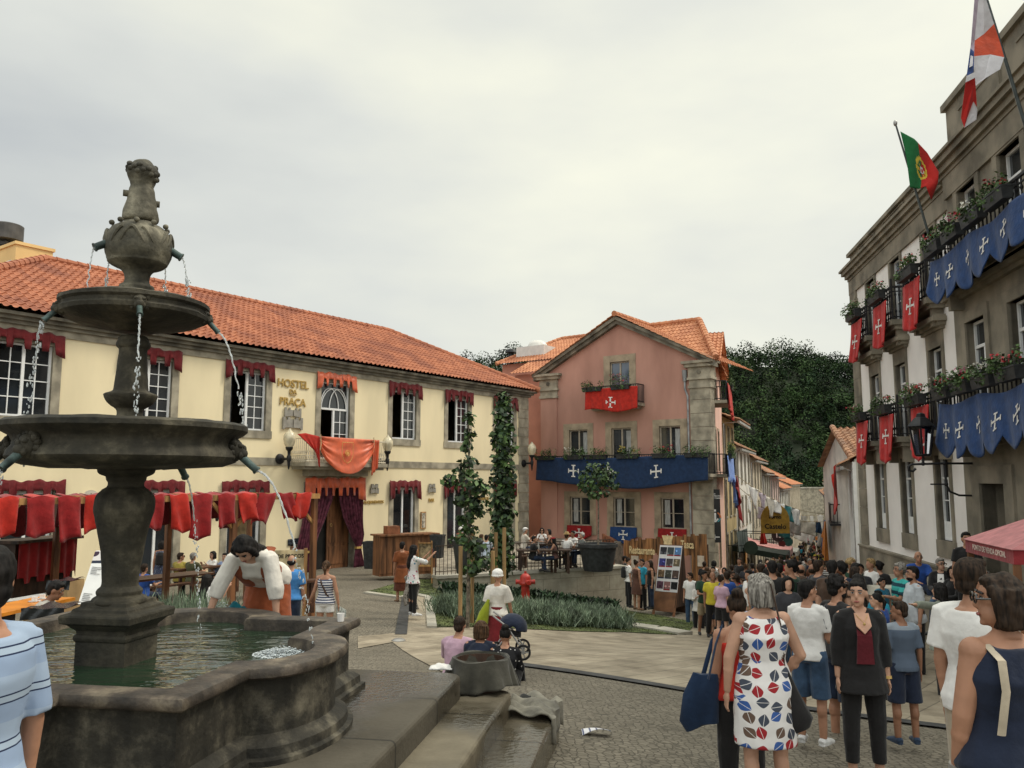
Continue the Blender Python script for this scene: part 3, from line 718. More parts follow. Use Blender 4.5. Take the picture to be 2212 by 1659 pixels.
for sg in (0, 1):
 for (pr, dz, h) in ((.3, -.42, .22), (.45, -.2, .2)):
  s_e = -.45 if sg == 0 else 10.95; zz = ZEV-.26
  A = (s_e, zz+dz+.3); B = (5.25, AP+dz+.12)
  P = F.p; m2.hexa([P(A[0],-.2,A[1]),P(B[0],-.2,B[1]),P(B[0],pr,B[1]),P(A[0],pr,A[1]),P(A[0],-.2,A[1]+h),P(B[0],-.2,B[1]+h),P(B[0],pr,B[1]+h),P(A[0],pr,A[1]+h)])
m2.build('raking_cornice', M_stone2, pb)
m2 = MB(); m2.fbox(F, 10.4, 10.62, -9, -.2, 8.5, 8.72); m2.build('eave_board', M_stone2, pb)
m2 = MB(); ov = .55; sl2 = (AP-ZEV)/5.25
for sg in (1, -1):
 e = V3(F.p(-.5 if sg == 1 else 11.0, ov, ZEV-.5*sl2+.2)); A = V3(F.p(0,-1,0))-V3(F.p(0,0,0))
 U = V3(F.p(5.25, ov, AP+.2))-e; L2 = U.length; U.normalize()
 roof(m2, e, A.normalized(), U, lambda s: (0, L2), 9.5 if sg == -1 else 6.0, .24, .40, .05)
ridge(m2, F.p(5.25, ov, AP+.25), F.p(5.25, -9, AP+.25), .15)
Er = V3(PS.p(-.3, .45, ZEV)); Eb = V3(PS.p(9.2, .45, ZEV)); Rr = Vector((10.95, 47.3, 11.75)); Rl = Rr+(V3(F.p(7,0,0))-V3(F.p(0,0,0)))
m3 = MB()
A = (V3(F.p(1,0,0))-V3(F.p(0,0,0))).normalized(); base = Er.copy()
tn = (Rr-Er).dot(A); Uf = Rr-(Er+A*tn); Lf = Uf.length; Uf.normalize()
roof(m2, Er-A*.2, A, Uf, lambda s: (min(1.3, max(0, s-.6)), Lf*max(0, min(1, 1 if tn <= 0 else (s)/tn))) , 9.0, .24, .40, .05)
A2 = (Eb-Er).normalized(); t2 = (Rr-Er).dot(A2); U2 = Rr-(Er+A2*t2); L3 = U2.length; U2.normalize(); W2 = (Eb-Er).length
roof(m2, Er, A2, U2, lambda s: (0, L3*max(0, min(1, s/max(t2,.1), (W2-s)/max(W2-t2-2,.1)+.1))), W2, .24, .40, .05)
ridge(m2, Er+Vector((0,0,.08)), Rr+Vector((0,0,.05)), .17); ridge(m2, Rr+Vector((0,0,.05)), Rl+Vector((0,0,.05)), .15)
for sg in (-1, 1):
 e = V3(PS.p(4.9+sg*3.7, .55, ZEV-.15)); tp = V3(PS.p(4.9, .55, 11.05)); U = tp-e; L4 = U.length; U.normalize(); A = (V3(PS.p(0,-1,0))-V3(PS.p(0,0,0))).normalized()
 roof(m2, e, A, U, lambda s: (0, L4), 4.0, .24, .40, .05, 4)
rf = m2.build('roof', M_tile2, pb)
m2 = MB(); m2.fbox(F, -.3, 10.4, -.1, .85, 2.62, 2.78); m2.fbox(F, -.2, 10.3, -.1, .7, 2.5, 2.62); b1_ = m2.build('balcony', M_stone, pb)
m2 = MB()
def rail(m2, F, s0, s1, z0, z1, d, n=None, ends=True, bw=.03, side=True):
 m2.bar(F.p(s0,d,z1), F.p(s1,d,z1), .05); m2.bar(F.p(s0,d,z0+.08), F.p(s1,d,z0+.08), .04)
 n = n or int((s1-s0)/.13)
 for k in range(n+1): s = s0+(s1-s0)*k/n; m2.bar(F.p(s,d,z0), F.p(s,d,z1), bw)
 if side:
  for s in (s0, s1):
   m2.bar(F.p(s,.02,z1), F.p(s,d,z1), .05); m2.bar(F.p(s,.02,z0+.08), F.p(s,d,z0+.08), .04)
   nn = max(2, int(d/.15))
   for k in range(nn): m2.bar(F.p(s,d*k/nn+.03,z0), F.p(s,d*k/nn+.03,z1), bw)
rail(m2, F, -.25, 10.35, 2.78, 3.82, .8); m2.build('railing', M_iron, b1_)
m2 = MB(); m2.fbox(F, 3.7, 6.95, -.1, .8, 6.5, 6.66); m2.fbox(F, 3.9, 6.75, -.1, .6, 6.36, 6.5); b2_ = m2.build('balcony', M_stone, pb)
m2 = MB(); rail(m2, F, 3.75, 6.9, 6.66, 7.68, .75); m2.build('railing', M_iron, b2_)
m2 = MB(); m2.fbox(PS, .4, 3.3, -.1, .9, 6.5, 6.66); m2.fbox(PS, .2, 8.5, -.1, .8, 2.62, 2.78); b3_ = m2.build('balcony', M_stone, pb)
m2 = MB(); rail(m2, PS, .45, 3.25, 6.66, 7.68, .85); rail(m2, PS, .0, 8.4, 2.78, 3.8, .75); m2.build('railing', M_iron, b3_)
m2 = MB(); c = F.p(1.28, .1, 0)
m2.tube([(c[0],c[1],8.3),(c[0],c[1],7.7)], [.14,.1], 10); m2.tube([(c[0],c[1],7.75),(c[0],c[1],7.3),F.p(1.12,.14,6.9),F.p(1.12,.14,-2.5)], .055, 8)
m2.build('downpipe', M_zinc, pb, smooth=True)
m2 = MB(); m2.fbox(F, 10.5, 13.5, -9, -1.4, -3, 9.1); m2.fbox(F, 9, 18.3, -16, -6.5, -3, 10.75)
wg = m2.build('side_wing', mat('pink_plaster_wing', (.50,.225,.16), .92, .1, .6), pb)
m2 = MB()
e = V3(F.p(10.6,-.95,9.15)); A = V3(F.p(1,0,0))-V3(F.p(0,0,0)); U = (V3(F.p(0,-3,10.1))-V3(F.p(0,-.95,9.15))); L5 = U.length; U.normalize()
roof(m2, e, A.normalized(), U, lambda s: (0, L5), 3.0, .24, .4, .05)
e = V3(F.p(8,-6.0,10.75)); U = V3(F.p(0,-11,13.05))-V3(F.p(0,-6.0,10.75)); L6 = U.length; U.normalize()
roof(m2, e, A.normalized(), U, lambda s: (0, L6*min(1, (10.5-s)/2.4+.02)), 10.5, .24, .4, .05)
ridge(m2, F.p(8,-11,13.1), F.p(16.1,-11,13.1), .15); ridge(m2, F.p(18.5,-6,10.8), F.p(16.1,-11,13.1), .14)
m2.build('wing_roof', M_tile2, wg)
m2 = MB(); sd_, zd = F.hit(1158, 745, -8.0); m2.fbox(F, sd_-1.2, sd_+1.2, -9.2, -7.2, 11.2, 12.05); o = m2.build('skylight', mat('skylight_kerb', (.62,.60,.56), .5, .05, 3), wg)
m2 = MB(); c = F.p(sd_, -8.2, 12.05); m2.lathe([(.72,0),(.70,.2),(.55,.4),(.3,.52),(.05,.56)], c, 20, sq=3); m2.build('dome', mat('acrylic_dome', (.66,.64,.58), .25, .04, 2), o, smooth=True)
m2 = MB(); sf, zf = F.hit(1104, 765, -7.5); c = F.p(sf, -7.5, 10.75); m2.lathe([(.22,0),(.22,.9),(.2,.95),(.2,1.0),(.45,1.02),(.4,1.18),(.2,1.3),(.05,1.34)], c, 16); m2.build('flue', M_iron, wg, smooth=True)
m2 = MB(); m2.fbox(F, 16.6, 17.9, -6.49, -6.46, 8.6, 9.7); m2.build('wing_window', M_glass, wg)
drape(F, 3.7, 7.0, lambda t: 7.55+.03*math.sin(t*5), lambda t: 6.25+.1*math.sin(t*7+2)+.1*t, .84, M_red2, 'scarlet cloth with white cross over the top balcony of the pink gable', 'drape', None, 'balcony_drape', .03, 4, [(.5,.62)], .55)
drape(F, -.25, 10.3, lambda t: 3.72+.04*math.sin(t*9), lambda t: 2.45-.42*math.sin(min(1,t*1.1)*3.14)+.05*math.sin(t*13), .9, cloth('navy_cloth', (.014,.034,.085)), 'long navy blue cloth with white crosses along the pink house balcony', 'drape', None, 'balcony_drape', .035, 5, [(.275,.5),(.55,.5),(.76,.5)], .62, nu=90)
drape(PS, .45, 3.2, lambda t: 7.55, lambda t: 6.3-.6*t, .95, M_red2, 'scarlet cloth on the street side top balcony of the pink house', 'drape', None, 'balcony_drape', .05, 3)
drape(PS, .0, 5.0, lambda t: 3.72, lambda t: 2.3-.5*(t-.5)+.12*(1 if int(t*16)%2 else -1), .85, M_blue_l, 'light blue toothed cloth on the street side of the pink house', 'drape', None, 'balcony_drape', .06, 4)
def pennon(c, mt, cm, lb):
 W2 = .82
 def low(t): return .75+.3*(1-abs(2*t-1))
 drape(F, c-W2, c+W2, lambda t: -.1, lambda t: -.62-.4*(1-abs(2*t-1)), .1, mt, lb, 'pennant', 'pointed pennants under the pink house windows', 'pennant', .012, 3, [(.5,.5)], .5, nu=24)
pennon(7.93, M_red, M_cwhite, 'crimson pennant with white cross behind the terrace diners'); pennon(5.1, M_blue, M_cwhite, 'navy blue pennant with white cross under the middle window'); pennon(2.2, M_red, M_cwhite, 'crimson pennant with white cross above the restaurant planks')
rng = random.Random(3)
fb = [('leafy flower box at the left end of the blue balcony cloth', 9.7), ('flower box with a few white blooms on the pink house balcony', 7.75), ('flower box left of the middle balcony door of the pink house', 6.3), ('flower box with yellow leaves right of the middle balcony door', 4.35), ('flower box with red blooms below the right balcony door', 2.2), ('leafy flower box beside the granite corner of the pink house', .35)]
for lb, s in fb: flower_box(F, s, .92, 3.62, 1.35, rng, [M_flw] if 'white' in lb else [M_flr] if 'red' in lb else [M_fly] if 'yellow' in lb else None, lb, 'flower boxes on the pink house', plant_h=.32, green=1.4)
flower_box(F, 6.55, .86, 7.42, 1.25, rng, None, 'flower box at the left of the scarlet cloth on the gable', 'flower boxes on the pink house', plant_h=.3, green=1.3)
flower_box(F, 4.75, .86, 7.42, 1.15, rng, [M_flr], 'flower box with a tall sprig at the right of the scarlet cloth', 'flower boxes on the pink house', plant_h=.5, green=1.4)
flower_box(PS, 1.6, .95, 3.62, 2.0, rng, [M_fly], 'overgrown flower box on the street side balcony of the pink house', 'flower boxes on the pink house', plant_h=.45, green=2)
flower_box(PS, 2.8, .98, 7.4, 1.0, rng, None, 'bushy flower box beside the scarlet cloth over the street', 'flower boxes on the pink house', plant_h=.5, green=2)
sg = empty('tourist_sign', F.p(-.2, .1, -.6), 'tall black tourist office sign with white i and arrow at the pink corner', 'sign')
SGF = Fr((F.p(.12,.12,0)[0], F.p(.12,.12,0)[1]), 90+8, False)
SGF.n = np.array([-SGF.a[1], SGF.a[0]]); SGF.n = SGF.n if SGF.n[1] < 0 else -SGF.n
s_, zt_ = SGF.hit(1540, 1057); zb_ = SGF.hit(1540, 1172)[1]
s0_ = SGF.hit(1537, 1100)[0]; s1_ = SGF.hit(1556, 1100)[0]; W = s1_-s0_
m2 = MB(); m2.fbox(SGF, s0_, s1_, -.06, .0, zb_, zt_); m2.build('board', mat('sign_black', (.022,.022,.022), .4), sg)
def tx(t, sz, z, al='LEFT', s=None): text(t, sz, SGF, (s0_+.03) if s is None else s, z, .004, sg, M_cwhite, .002, al, bold=.002)
H = zt_-zb_
tx('LOJA', .085, zt_-.26); tx('INTERATIVA', .085, zt_-.37); tx('DE TURISMO', .085, zt_-.48)
m2 = MB(); sm = (s0_+s1_)/2-.05; z = zb_+H*.52
m2.fbox(SGF, sm-.06, sm+.05, .003, .007, z-.28, z+.1); m2.fbox(SGF, sm-.06, sm+.05, .003, .007, z+.16, z+.27)
m2.bar(SGF.p(sm-.15,.005,z-.2), SGF.p(sm,.005,z-.36), .07, .01, up=(0,1,0)); m2.bar(SGF.p(sm+.15,.005,z-.2), SGF.p(sm,.005,z-.36), .07, .01, up=(0,1,0))
z2 = zb_+.28; m2.fbox(SGF, sm-.12, sm+.2, .003, .007, z2-.025, z2+.025); m2.bar(SGF.p(sm-.16,.005,z2), SGF.p(sm-.02,.005,z2+.11), .05, .01, up=(0,1,0)); m2.bar(SGF.p(sm-.16,.005,z2), SGF.p(sm-.02,.005,z2-.11), .05, .01, up=(0,1,0))
m2.build('pictograms', M_cwhite, sg)
m2 = MB()
for k in range(14):
 t = -1.2+k*.17; R_ = .27
 m2.add([SGF.p(sm+.03+R_*math.cos(t),.004,z-.12+R_*math.sin(t)),SGF.p(sm+.03+R_*math.cos(t+.17),.004,z-.12+R_*math.sin(t+.17)),SGF.p(sm+.03+(R_-.07)*math.cos(t+.17),.004,z-.12+(R_-.07)*math.sin(t+.17)),SGF.p(sm+.03+(R_-.07)*math.cos(t),.004,z-.12+(R_-.07)*math.sin(t))], [(0,1,2,3)], 0 if k < 6 else 1)
m2.build('ring', [mat('sign_teal', (.05,.25,.28), .5), mat('sign_orange', (.55,.16,.05), .5)], sg)
# ==== town hall on the right
F = WF
tb = empty('town_hall', F.p(24, 0, -2), 'white and granite three storey town hall with balconies on the right', 'building')
M_wwall = mat('whitewash', (.84,.80,.76), .92, .04, .8, .2, 70)
M_ths = mat('town_hall_granite', (.235,.205,.155), .9, .2, 1.3, .4, 45, col2=(.14,.125,.095))
WS = [28.35, 25.55, 22.5]; SSs = [19.0, 16.7, 14.2]
ZL1, ZL2 = 3.72, 7.25
ops = [(c-.5, c+.5, .82, 3.1) for c in WS]+[(c-.5, c+.5, ZL1, 6.02) for c in WS]+[(c-.5, c+.5, ZL2, 9.35) for c in WS]
mb = MB(); wall_holes(mb, F, 20.3, 31.0, .08, 9.5, ops, 0, .4, 0, 1)
ops2 = [(c-.55, c+.55, ZL1, 6.15) for c in SSs]+[(c-.55, c+.55, ZL2, 9.4) for c in SSs]+[(18.0, 19.3, -1.6, 2.35)]
wall_holes(mb, F, 6, 20.3, -3, 9.5, ops2, .28, .6, 1, 1)
mb.add([F.p(20.3,0,-3),F.p(20.3,.28,-3),F.p(20.3,.28,9.5),F.p(20.3,0,9.5)], [(0,1,2,3)], 1)
for (A, B) in (((31,0),(31,-14)), ((31,-14),(6,-14)), ((6,-14),(6,.28))):
 mb.add([F.p(*A,-3),F.p(*B,-3),F.p(*B,10),F.p(*A,10)], [(0,1,2,3)])
mb.add([F.p(6,0,9.9),F.p(31,0,9.9),F.p(31,-14,9.9),F.p(6,-14,9.9)], [(0,1,2,3)])
mb.build('wall', [M_wwall, M_ths], tb)
mb = MB(); mb.fbox(F, 20.3, 31.12, -.3, .14, -3.5, .06); mb.fbox(F, 20.3, 31.16, -.3, .18, .06, .12); mb.build('plinth', M_ths, tb)
mb = MB()
for k in range(14): mb.fbox(F, 30.2, 31.06, -.6, .06+.003*(k%2), .14+k*.67, .80+k*.67)
mb.fbox(F, 30.1, 31.2, -.7, .12, 8.3, 8.45); mb.fbox(F, 30.05, 31.3, -.7, .2, 8.45, 8.6); mb.fbox(F, 30.1, 31.2, -.7, .1, 9.0, 9.12)
mb.build('corner_pilaster', M_ths, tb)
mb = MB()      # entablature and cornice
mb.fbox(F, 20.3, 31.1, -.3, .07, 9.42, 9.95)
for pr, z0, z1 in ((.1,9.95,10.05),(.18,10.05,10.2),(.28,10.2,10.34),(.35,10.34,10.42)): mb.fbox(F, 20.6, 31.0+pr, -.4, pr, z0, z1)
mb.fbox(F, 6, 20.3, -.3, .35, 9.45, 10.0)
for pr, z0, z1 in ((.38,10.0,10.1),(.46,10.1,10.26),(.56,10.26,10.42),(.63,10.42,10.5)): mb.fbox(F, 6, 20.5+pr*.4, -.4, pr, z0, z1)
mb.build('cornice', M_ths, tb)
mb = MB(); mb.fbox(F, 20.5, 30.95, -.4, .0, 10.42, 10.9); mb.fbox(F, 20.45, 31.1, -.5, .1, 10.9, 11.03)
for a, b in ((21.6,23.6),(24.4,26.6),(27.6,29.6)):
 mb.fbox(F, a, b, 0, .05, 10.5, 10.55); mb.fbox(F, a, a+.06, 0, .05, 10.55, 10.82); mb.fbox(F, a, b, 0, .03, 10.82, 10.86)
mb.fbox(F, 6, 20.42, -.4, .12, 10.5, 11.85); mb.fbox(F, 6, 20.5, -.5, .22, 11.85, 12.02)
for a, b in ((17.2,19.6),(13.4,16.4)):
 mb.fbox(F, a, b, .12, .18, 10.75, 10.82); mb.fbox(F, a, a+.07, .12, .18, 10.82, 11.5); mb.fbox(F, a, b, .12, .15, 11.5, 11.55)
mb.build('parapet', M_ths, tb)
for c in WS:
 mb = MB(); surround(mb, F, c-.5, c+.5, .82, 3.1, .14, .05, .45, .5); mb.build('window_surround', M_ths, tb)
 window(tb, F, c-.5, c+.5, .82, 3.1, d=-.14, cols=1, rows=2, leaves=2, transom=.62, panel=.45, fw=.05)
 mb = MB(); surround(mb, F, c-.5, c+.5, ZL1, 6.02, .14, .05, 0, .42)
 for pr, z0, z1, e in ((.12,6.44,6.52,.28),(.22,6.52,6.62,.36),(.36,6.62,6.74,.46),(.3,6.74,6.8,.4)): mb.fbox(F, c-.5-e, c+.5+e, -.1, pr, z0, z1)
 mb.build('hood_surround', M_ths, tb)
 window(tb, F, c-.5, c+.5, ZL1, 6.02, d=-.14, cols=1, rows=2, leaves=2, transom=.6, fw=.05, name='balcony_door')
 mb = MB(); surround(mb, F, c-.5, c+.5, ZL2, 9.35, .14, .05, 0, .1); mb.build('window_surround', M_ths, tb)
 window(tb, F, c-.5, c+.5, ZL2, 9.35, d=-.14, cols=1, rows=2, leaves=2, transom=.55, fw=.05, name='balcony_door', pane=M_glass2)
for c in SSs:
 for z0, z1 in ((ZL1, 6.15), (ZL2, 9.4)):
  window(tb, F, c-.55, c+.55, z0, z1, d=.1, cols=1, rows=2, leaves=2, transom=.6, fw=.06, name='balcony_door')
  mb = MB(); surround(mb, F, c-.55, c+.55, z0, z1, .22, .05, 0, .25, d=.28); mb.build('window_surround', M_ths, tb)
window(tb, F, 18.0, 19.3, -1.6, 2.35, d=-.25, cols=1, rows=1, leaves=2, frame=mat('dark_green_door', (.06,.055,.045), .5), pane=M_dark, panel=1.2, fw=.09, name='door')
mb = MB(); surround(mb, F, 18.0, 19.3, -1.6, 2.35, .45, .06, 0, .4, d=.28); mb.build('door_surround', M_ths, tb)
mb = MB()      # hoods and string course of the granite part
for z in (6.75, 3.2):
 for pr, z0, z1 in ((.4,0,.1),(.5,.1,.22),(.62,.22,.32)): mb.fbox(F, 6, 20.4+pr*.2, .1, pr, z+z0, z+z1)
mb.build('string_course', M_ths, tb)
def thb(c, z, hw, d0, label=None):
 mb = MB(); D = d0+.5
 mb.fbox(F, c-hw, c+hw, d0-.1, D, z-.16, z); mb.fbox(F, c-hw+.08, c+hw-.08, d0-.1, D-.12, z-.28, z-.16)
 for s in (c-hw+.22, c+hw-.38):
  P = F.p; mb.fprism(F, [(s,z-.75),(s+.16,z-.75),(s+.16,z-.28),(s,z-.28)], d0-.05, d0+.3)
 o = mb.build('balcony', M_ths, tb)
 mb = MB(); D2 = D-.05
 def baluster(x, y):
  p = F.p(x, y, z); mb.lathe([(.02,.02),(.02,.2),(.04,.25),(.02,.32),(.018,.7),(.04,.76),(.02,.82),(.02,1.0)], p, 6)
 n = int(2*hw/.2)
 for k in range(n+1): baluster(c-hw+.04+(2*hw-.08)*k/n, D2)
 for k in range(1, 4):
  for s in (c-hw+.04, c+hw-.04): baluster(s, d0+(D2-d0)*k/4)
 for zz, w_ in ((z+1.0,.06),(z+.86,.03),(z+.08,.03)):
  mb.bar(F.p(c-hw+.02,D2,zz), F.p(c+hw-.02,D2,zz), w_)
  for s in (c-hw+.04, c+hw-.04): mb.bar(F.p(s,d0,zz), F.p(s,D2,zz), w_)
 for s in (c-hw+.04, c+hw-.04): mb.bar(F.p(s,D2,z), F.p(s,D2,z+1.25), .05)
 mb.build('railing', M_iron, o)
 return o
for c in WS: thb(c, ZL1, .98, 0); thb(c, ZL2, .98, 0)
for z in (ZL1, ZL2): thb(15.9, z, 4.1, .28)
rng = random.Random(5)
order = ['far left', 'middle', 'right hand']
for i, c in enumerate(WS):
 for z, nm, kinds in ((ZL1, 'lower', [M_flr, M_flp, M_flw]), (ZL2, 'upper', [M_flw, M_flr] if i else [M_flp, M_flw])):
  flower_box(F, c-.1, .66, z+.72, 1.3, rng, kinds, f'flower box on the {order[i]} {nm} balcony of the white town hall wing', 'flower boxes on the town hall', h=.26, plant_h=.24, green=1.2)
sl_ = ['nearest the white wing, white blooms', 'second along, pink blooms', 'third along, white blooms', 'at the right edge of the photo']
for j, s in enumerate((19.5, 18.3, 17.1, 15.9)):
 for z, nm in ((ZL1, 'lower'), (ZL2, 'upper')):
  flower_box(F, s, .92, z+.62, .95, rng, [[M_flw, M_flr], [M_flr, M_flp], [M_flw], [M_flr]][j], f'flower box above the {nm} blue drape, {sl_[j]}', 'flower boxes on the town hall', h=.26, plant_h=.24, green=1.2)
bl = [('scarlet banner with cross under the far left upper balcony, tip blown aside', 'scarlet banner with cross on the far left lower balcony'), ('scarlet banner with cross under the middle upper balcony', 'scarlet banner with pointed tip on the middle lower balcony'), ('scarlet banner with cross under the right hand upper balcony near the flag', 'scarlet banner with cross behind the iron lantern')]
M_sc = cloth('bright_scarlet', (.46,.02,.018))
for i, c in enumerate(WS):
 drape(F, c-.85, c+.6, lambda t: ZL2+.62, lambda t: ZL2-.55-.16*(1-abs(2*t-1)) - .1*(1-t), .58, M_sc, bl[i][0], 'banner', 'scarlet banners on the town hall', 'banner', .05, 1.6, [(.5,.5)], .42, nu=22, nv=18, wind=.45 if i == 0 else .12)
 drape(F, c-.95, c+.5, lambda t: ZL1+.68, lambda t: ZL1-.45-.35*(1-abs(2*t-1)), .58, M_sc, bl[i][1], 'banner', 'scarlet banners on the town hall', 'banner', .05, 1.6, [(.5,.45)], .42, nu=22, nv=18, wind=.1)
def scal(t, z, n=8): return z-.36*abs(math.sin(t*n*math.pi))**.7
drape(F, 12.0, 20.05, lambda t: ZL2+.5+.05*math.sin(t*20), lambda t: scal(t, ZL2-.16, 9)+.13*math.sin(t*6), .84, M_blue, 'royal blue scalloped drape with white crosses on the upper granite balcony', 'drape', 'blue drapes on the town hall', 'balcony_drape', .05, 5, [(1-(k*.118+.06), .45) for k in range(8)], .30, nu=110, nv=16)
drape(F, 12.0, 20.05, lambda t: ZL1+.5+.05*math.sin(t*20), lambda t: scal(t, ZL1-.36, 9)+.1*math.sin(t*6), .84, M_blue, 'royal blue scalloped drape with white crosses on the lower granite balcony', 'drape', 'blue drapes on the town hall', 'balcony_drape', .05, 5, [(1-(k*.118+.06), .5) for k in range(8)], .33, nu=110, nv=16)
def pole(a, b, label, r0=.035):
 r = empty('flagpole', tuple(a), label, 'flagpole', 'flagpoles on the town hall')
 mb = MB(); mb.tube([a, tuple((np.array(a)+np.array(b))/2), b], [r0, r0*.85, r0*.6], 8); mb.build('pole', mat('pole_paint', (.07,.085,.085), .35, .15, 5, metal=.3), r, smooth=True)
 mb = MB(); mb.ell(b, (.05,.05,.08), 8, 6); mb.build('finial', M_steel, r, smooth=True); return r
pole(at(2036,606,19.7), at(1934,266,19.3), 'dark pole of the green and red flag on the balcony corner')
pole(at(2230,320,14.5), at(2098,-110,14.1), 'dark pole of the white and red flag at the photo edge')
M_fg = cloth('flag_green', (.02,.16,.05), .05); M_fr = cloth('flag_red', (.50,.025,.02), .05); M_fy = cloth('flag_yellow', (.65,.50,.06), .05); M_fo = cloth('flag_orange', (.55,.075,.03), .08); M_fwh = cloth('flag_white', (.70,.68,.70), .04); M_fbl = cloth('flag_blue', (.05,.09,.26), .2); M_fpu = cloth('flag_mauve', (.42,.34,.42), .08)
def pflag():
 A = np.array([[(1945,284),(1958,340),(1966,405)],[(1975,300),(1985,365),(1985,408)],[(2003,330),(2010,385),(2000,402)],[(2028,372),(2026,395),(2012,432)]], float)
 def pos(u, v):
  x = u*3; i = min(int(x), 2); t = x-i; y = v*2; j = min(int(y), 1); q = y-j
  p = (A[i,j]*(1-t)*(1-q)+A[i+1,j]*t*(1-q)+A[i,j+1]*(1-t)*q+A[i+1,j+1]*t*q)
  w_ = 19.35-.12*math.sin(u*7+v*3)*u
  return at(p[0], p[1], w_)
 mb = MB(); nu, nv = 40, 28; mb.grid(pos, nu, nv)
 mb.m = []
 for j in range(nv):
  for i in range(nu):
   u = (i+.5)/nu; v = (j+.5)/nv; rr = math.hypot((u-.42)*1.5, v-.5)
   if rr < .10: m_ = 1 if abs(rr-.06) > .02 else 3
   elif .17 < rr < .24 or (rr < .24 and (abs(v-.5) < .03 or abs((u-.42)*1.5-(v-.5)) < .03)): m_ = 2
   else: m_ = 0 if u < .42 else 1
   mb.m.append(m_)
 o = mb.build('flag', [M_fg, M_fr, M_fy, M_fwh], None, smooth=True, solid=.01)
 tag(o, 'green and red flag with yellow armillary emblem on a slanted pole', 'flag')
pflag()
def wflag():
 mb = MB(); mats = [M_fwh, M_fo, M_fpu, M_fbl, M_fr]
 def poly(pts, y, m):
  c = np.mean(pts, 0);
  vs = [at(p[0], p[1], y+.0012*(p[0]-2110)*0+.12*math.sin(p[1]*.03)) for p in pts]
  mb.add(vs, [tuple(range(len(vs)))], m)
 poly([(2110,-60),(2124,-20),(2147,52),(2125,74),(2105,88),(2108,20)], 13.95, 0); poly([(2147,52),(2160,92),(2169,124),(2140,118),(2103,122),(2105,88),(2125,74)], 13.95, 1)
 poly([(2169,124),(2160,150),(2130,168),(2107,186),(2103,122),(2140,118)], 13.95, 0)
 poly([(2110,-60),(2114,-10),(2105,88),(2103,150),(2088,170),(2097,100)], 13.82, 2); poly([(2096,105),(2104,112),(2103,156),(2088,164)], 13.78, 3)
 poly([(2097,120),(2102,122),(2101,142),(2094,146)], 13.76, 0)
 poly([(2088,164),(2105,156),(2106,168),(2086,178)], 13.78, 0); poly([(2086,178),(2106,168),(2110,230),(2103,218),(2094,240),(2083,275),(2076,255)], 13.82, 4); poly([(2094,240),(2103,218),(2111,236),(2109,258),(2083,276)], 13.84, 0)
 o = mb.build('flag', mats, None, solid=.008, fix=False); tag(o, 'white and red quartered flag with blue crest hanging at the top right', 'flag')
wflag()
r = empty('street_lantern', F.p(19.7, .3, 2.9), 'black iron lantern on a long curling wall bracket of the town hall', 'lantern')
S0_ = 19.75; zb = F.hit(2112, 1002, .28)[1]; mb = MB(); P = F.p
dl = .28;
def PB(u, v):  # bracket lies in the plane through S0_ perpendicular to the wall
 rr = ray(u, v); a = F.a; o = np.array(F.p(S0_,0,0))[:2]; t = (o@a)/(rr[:2]@a); q = rr*t; return (q[0], q[1], CZ+q[2])
mb.tube([PB(2112,1001),PB(2040,1001),PB(1970,1003),PB(1962,1008),PB(1963,1016),PB(1972,1018),PB(1978,1012)], .03, 6)
mb.tube([PB(2040,1001),PB(2044,1045)], .028, 6); mb.tube([PB(2010,1046),PB(2044,1046)], .02, 6); mb.tube([PB(2044,1046),PB(2052,1062),PB(2072,1070),PB(2116,1071)], .026, 6)
mb.tube([PB(1994,1003),PB(1994,986)], .03, 6)
for q in (PB(2040,1001), PB(2044,1046), PB(2112,1001), PB(1994,1002)): mb.ell(q, (.05,.05,.05), 8, 6)
mb.build('bracket', M_iron, r, smooth=True)
c = Vector(PB(1994,986)); mb = MB(); hh = .72
mb.lathe([(.16,0),(.2,.03),(.2,.06)], c, 6)
for k in range(6):
 t = k*math.pi/3; mb.bar((c.x+.18*math.cos(t), c.y+.18*math.sin(t), c.z+.05), (c.x+.29*math.cos(t), c.y+.29*math.sin(t), c.z+hh), .035)
mb.lathe([(.3,hh-.02),(.34,hh),(.3,hh+.05),(.16,hh+.2),(.12,hh+.22),(.1,hh+.3),(.03,hh+.33)], c, 6)
mb.build('lantern_frame', M_iron, r)
mb = MB(); mb.lathe([(.15,.06),(.26,hh-.02)], c, 6);
M_lg = mat('lantern_glass', (.9,.9,.9), .05, .02, 2, trans=1.0); mb.build('lantern_glass', M_lg, r)
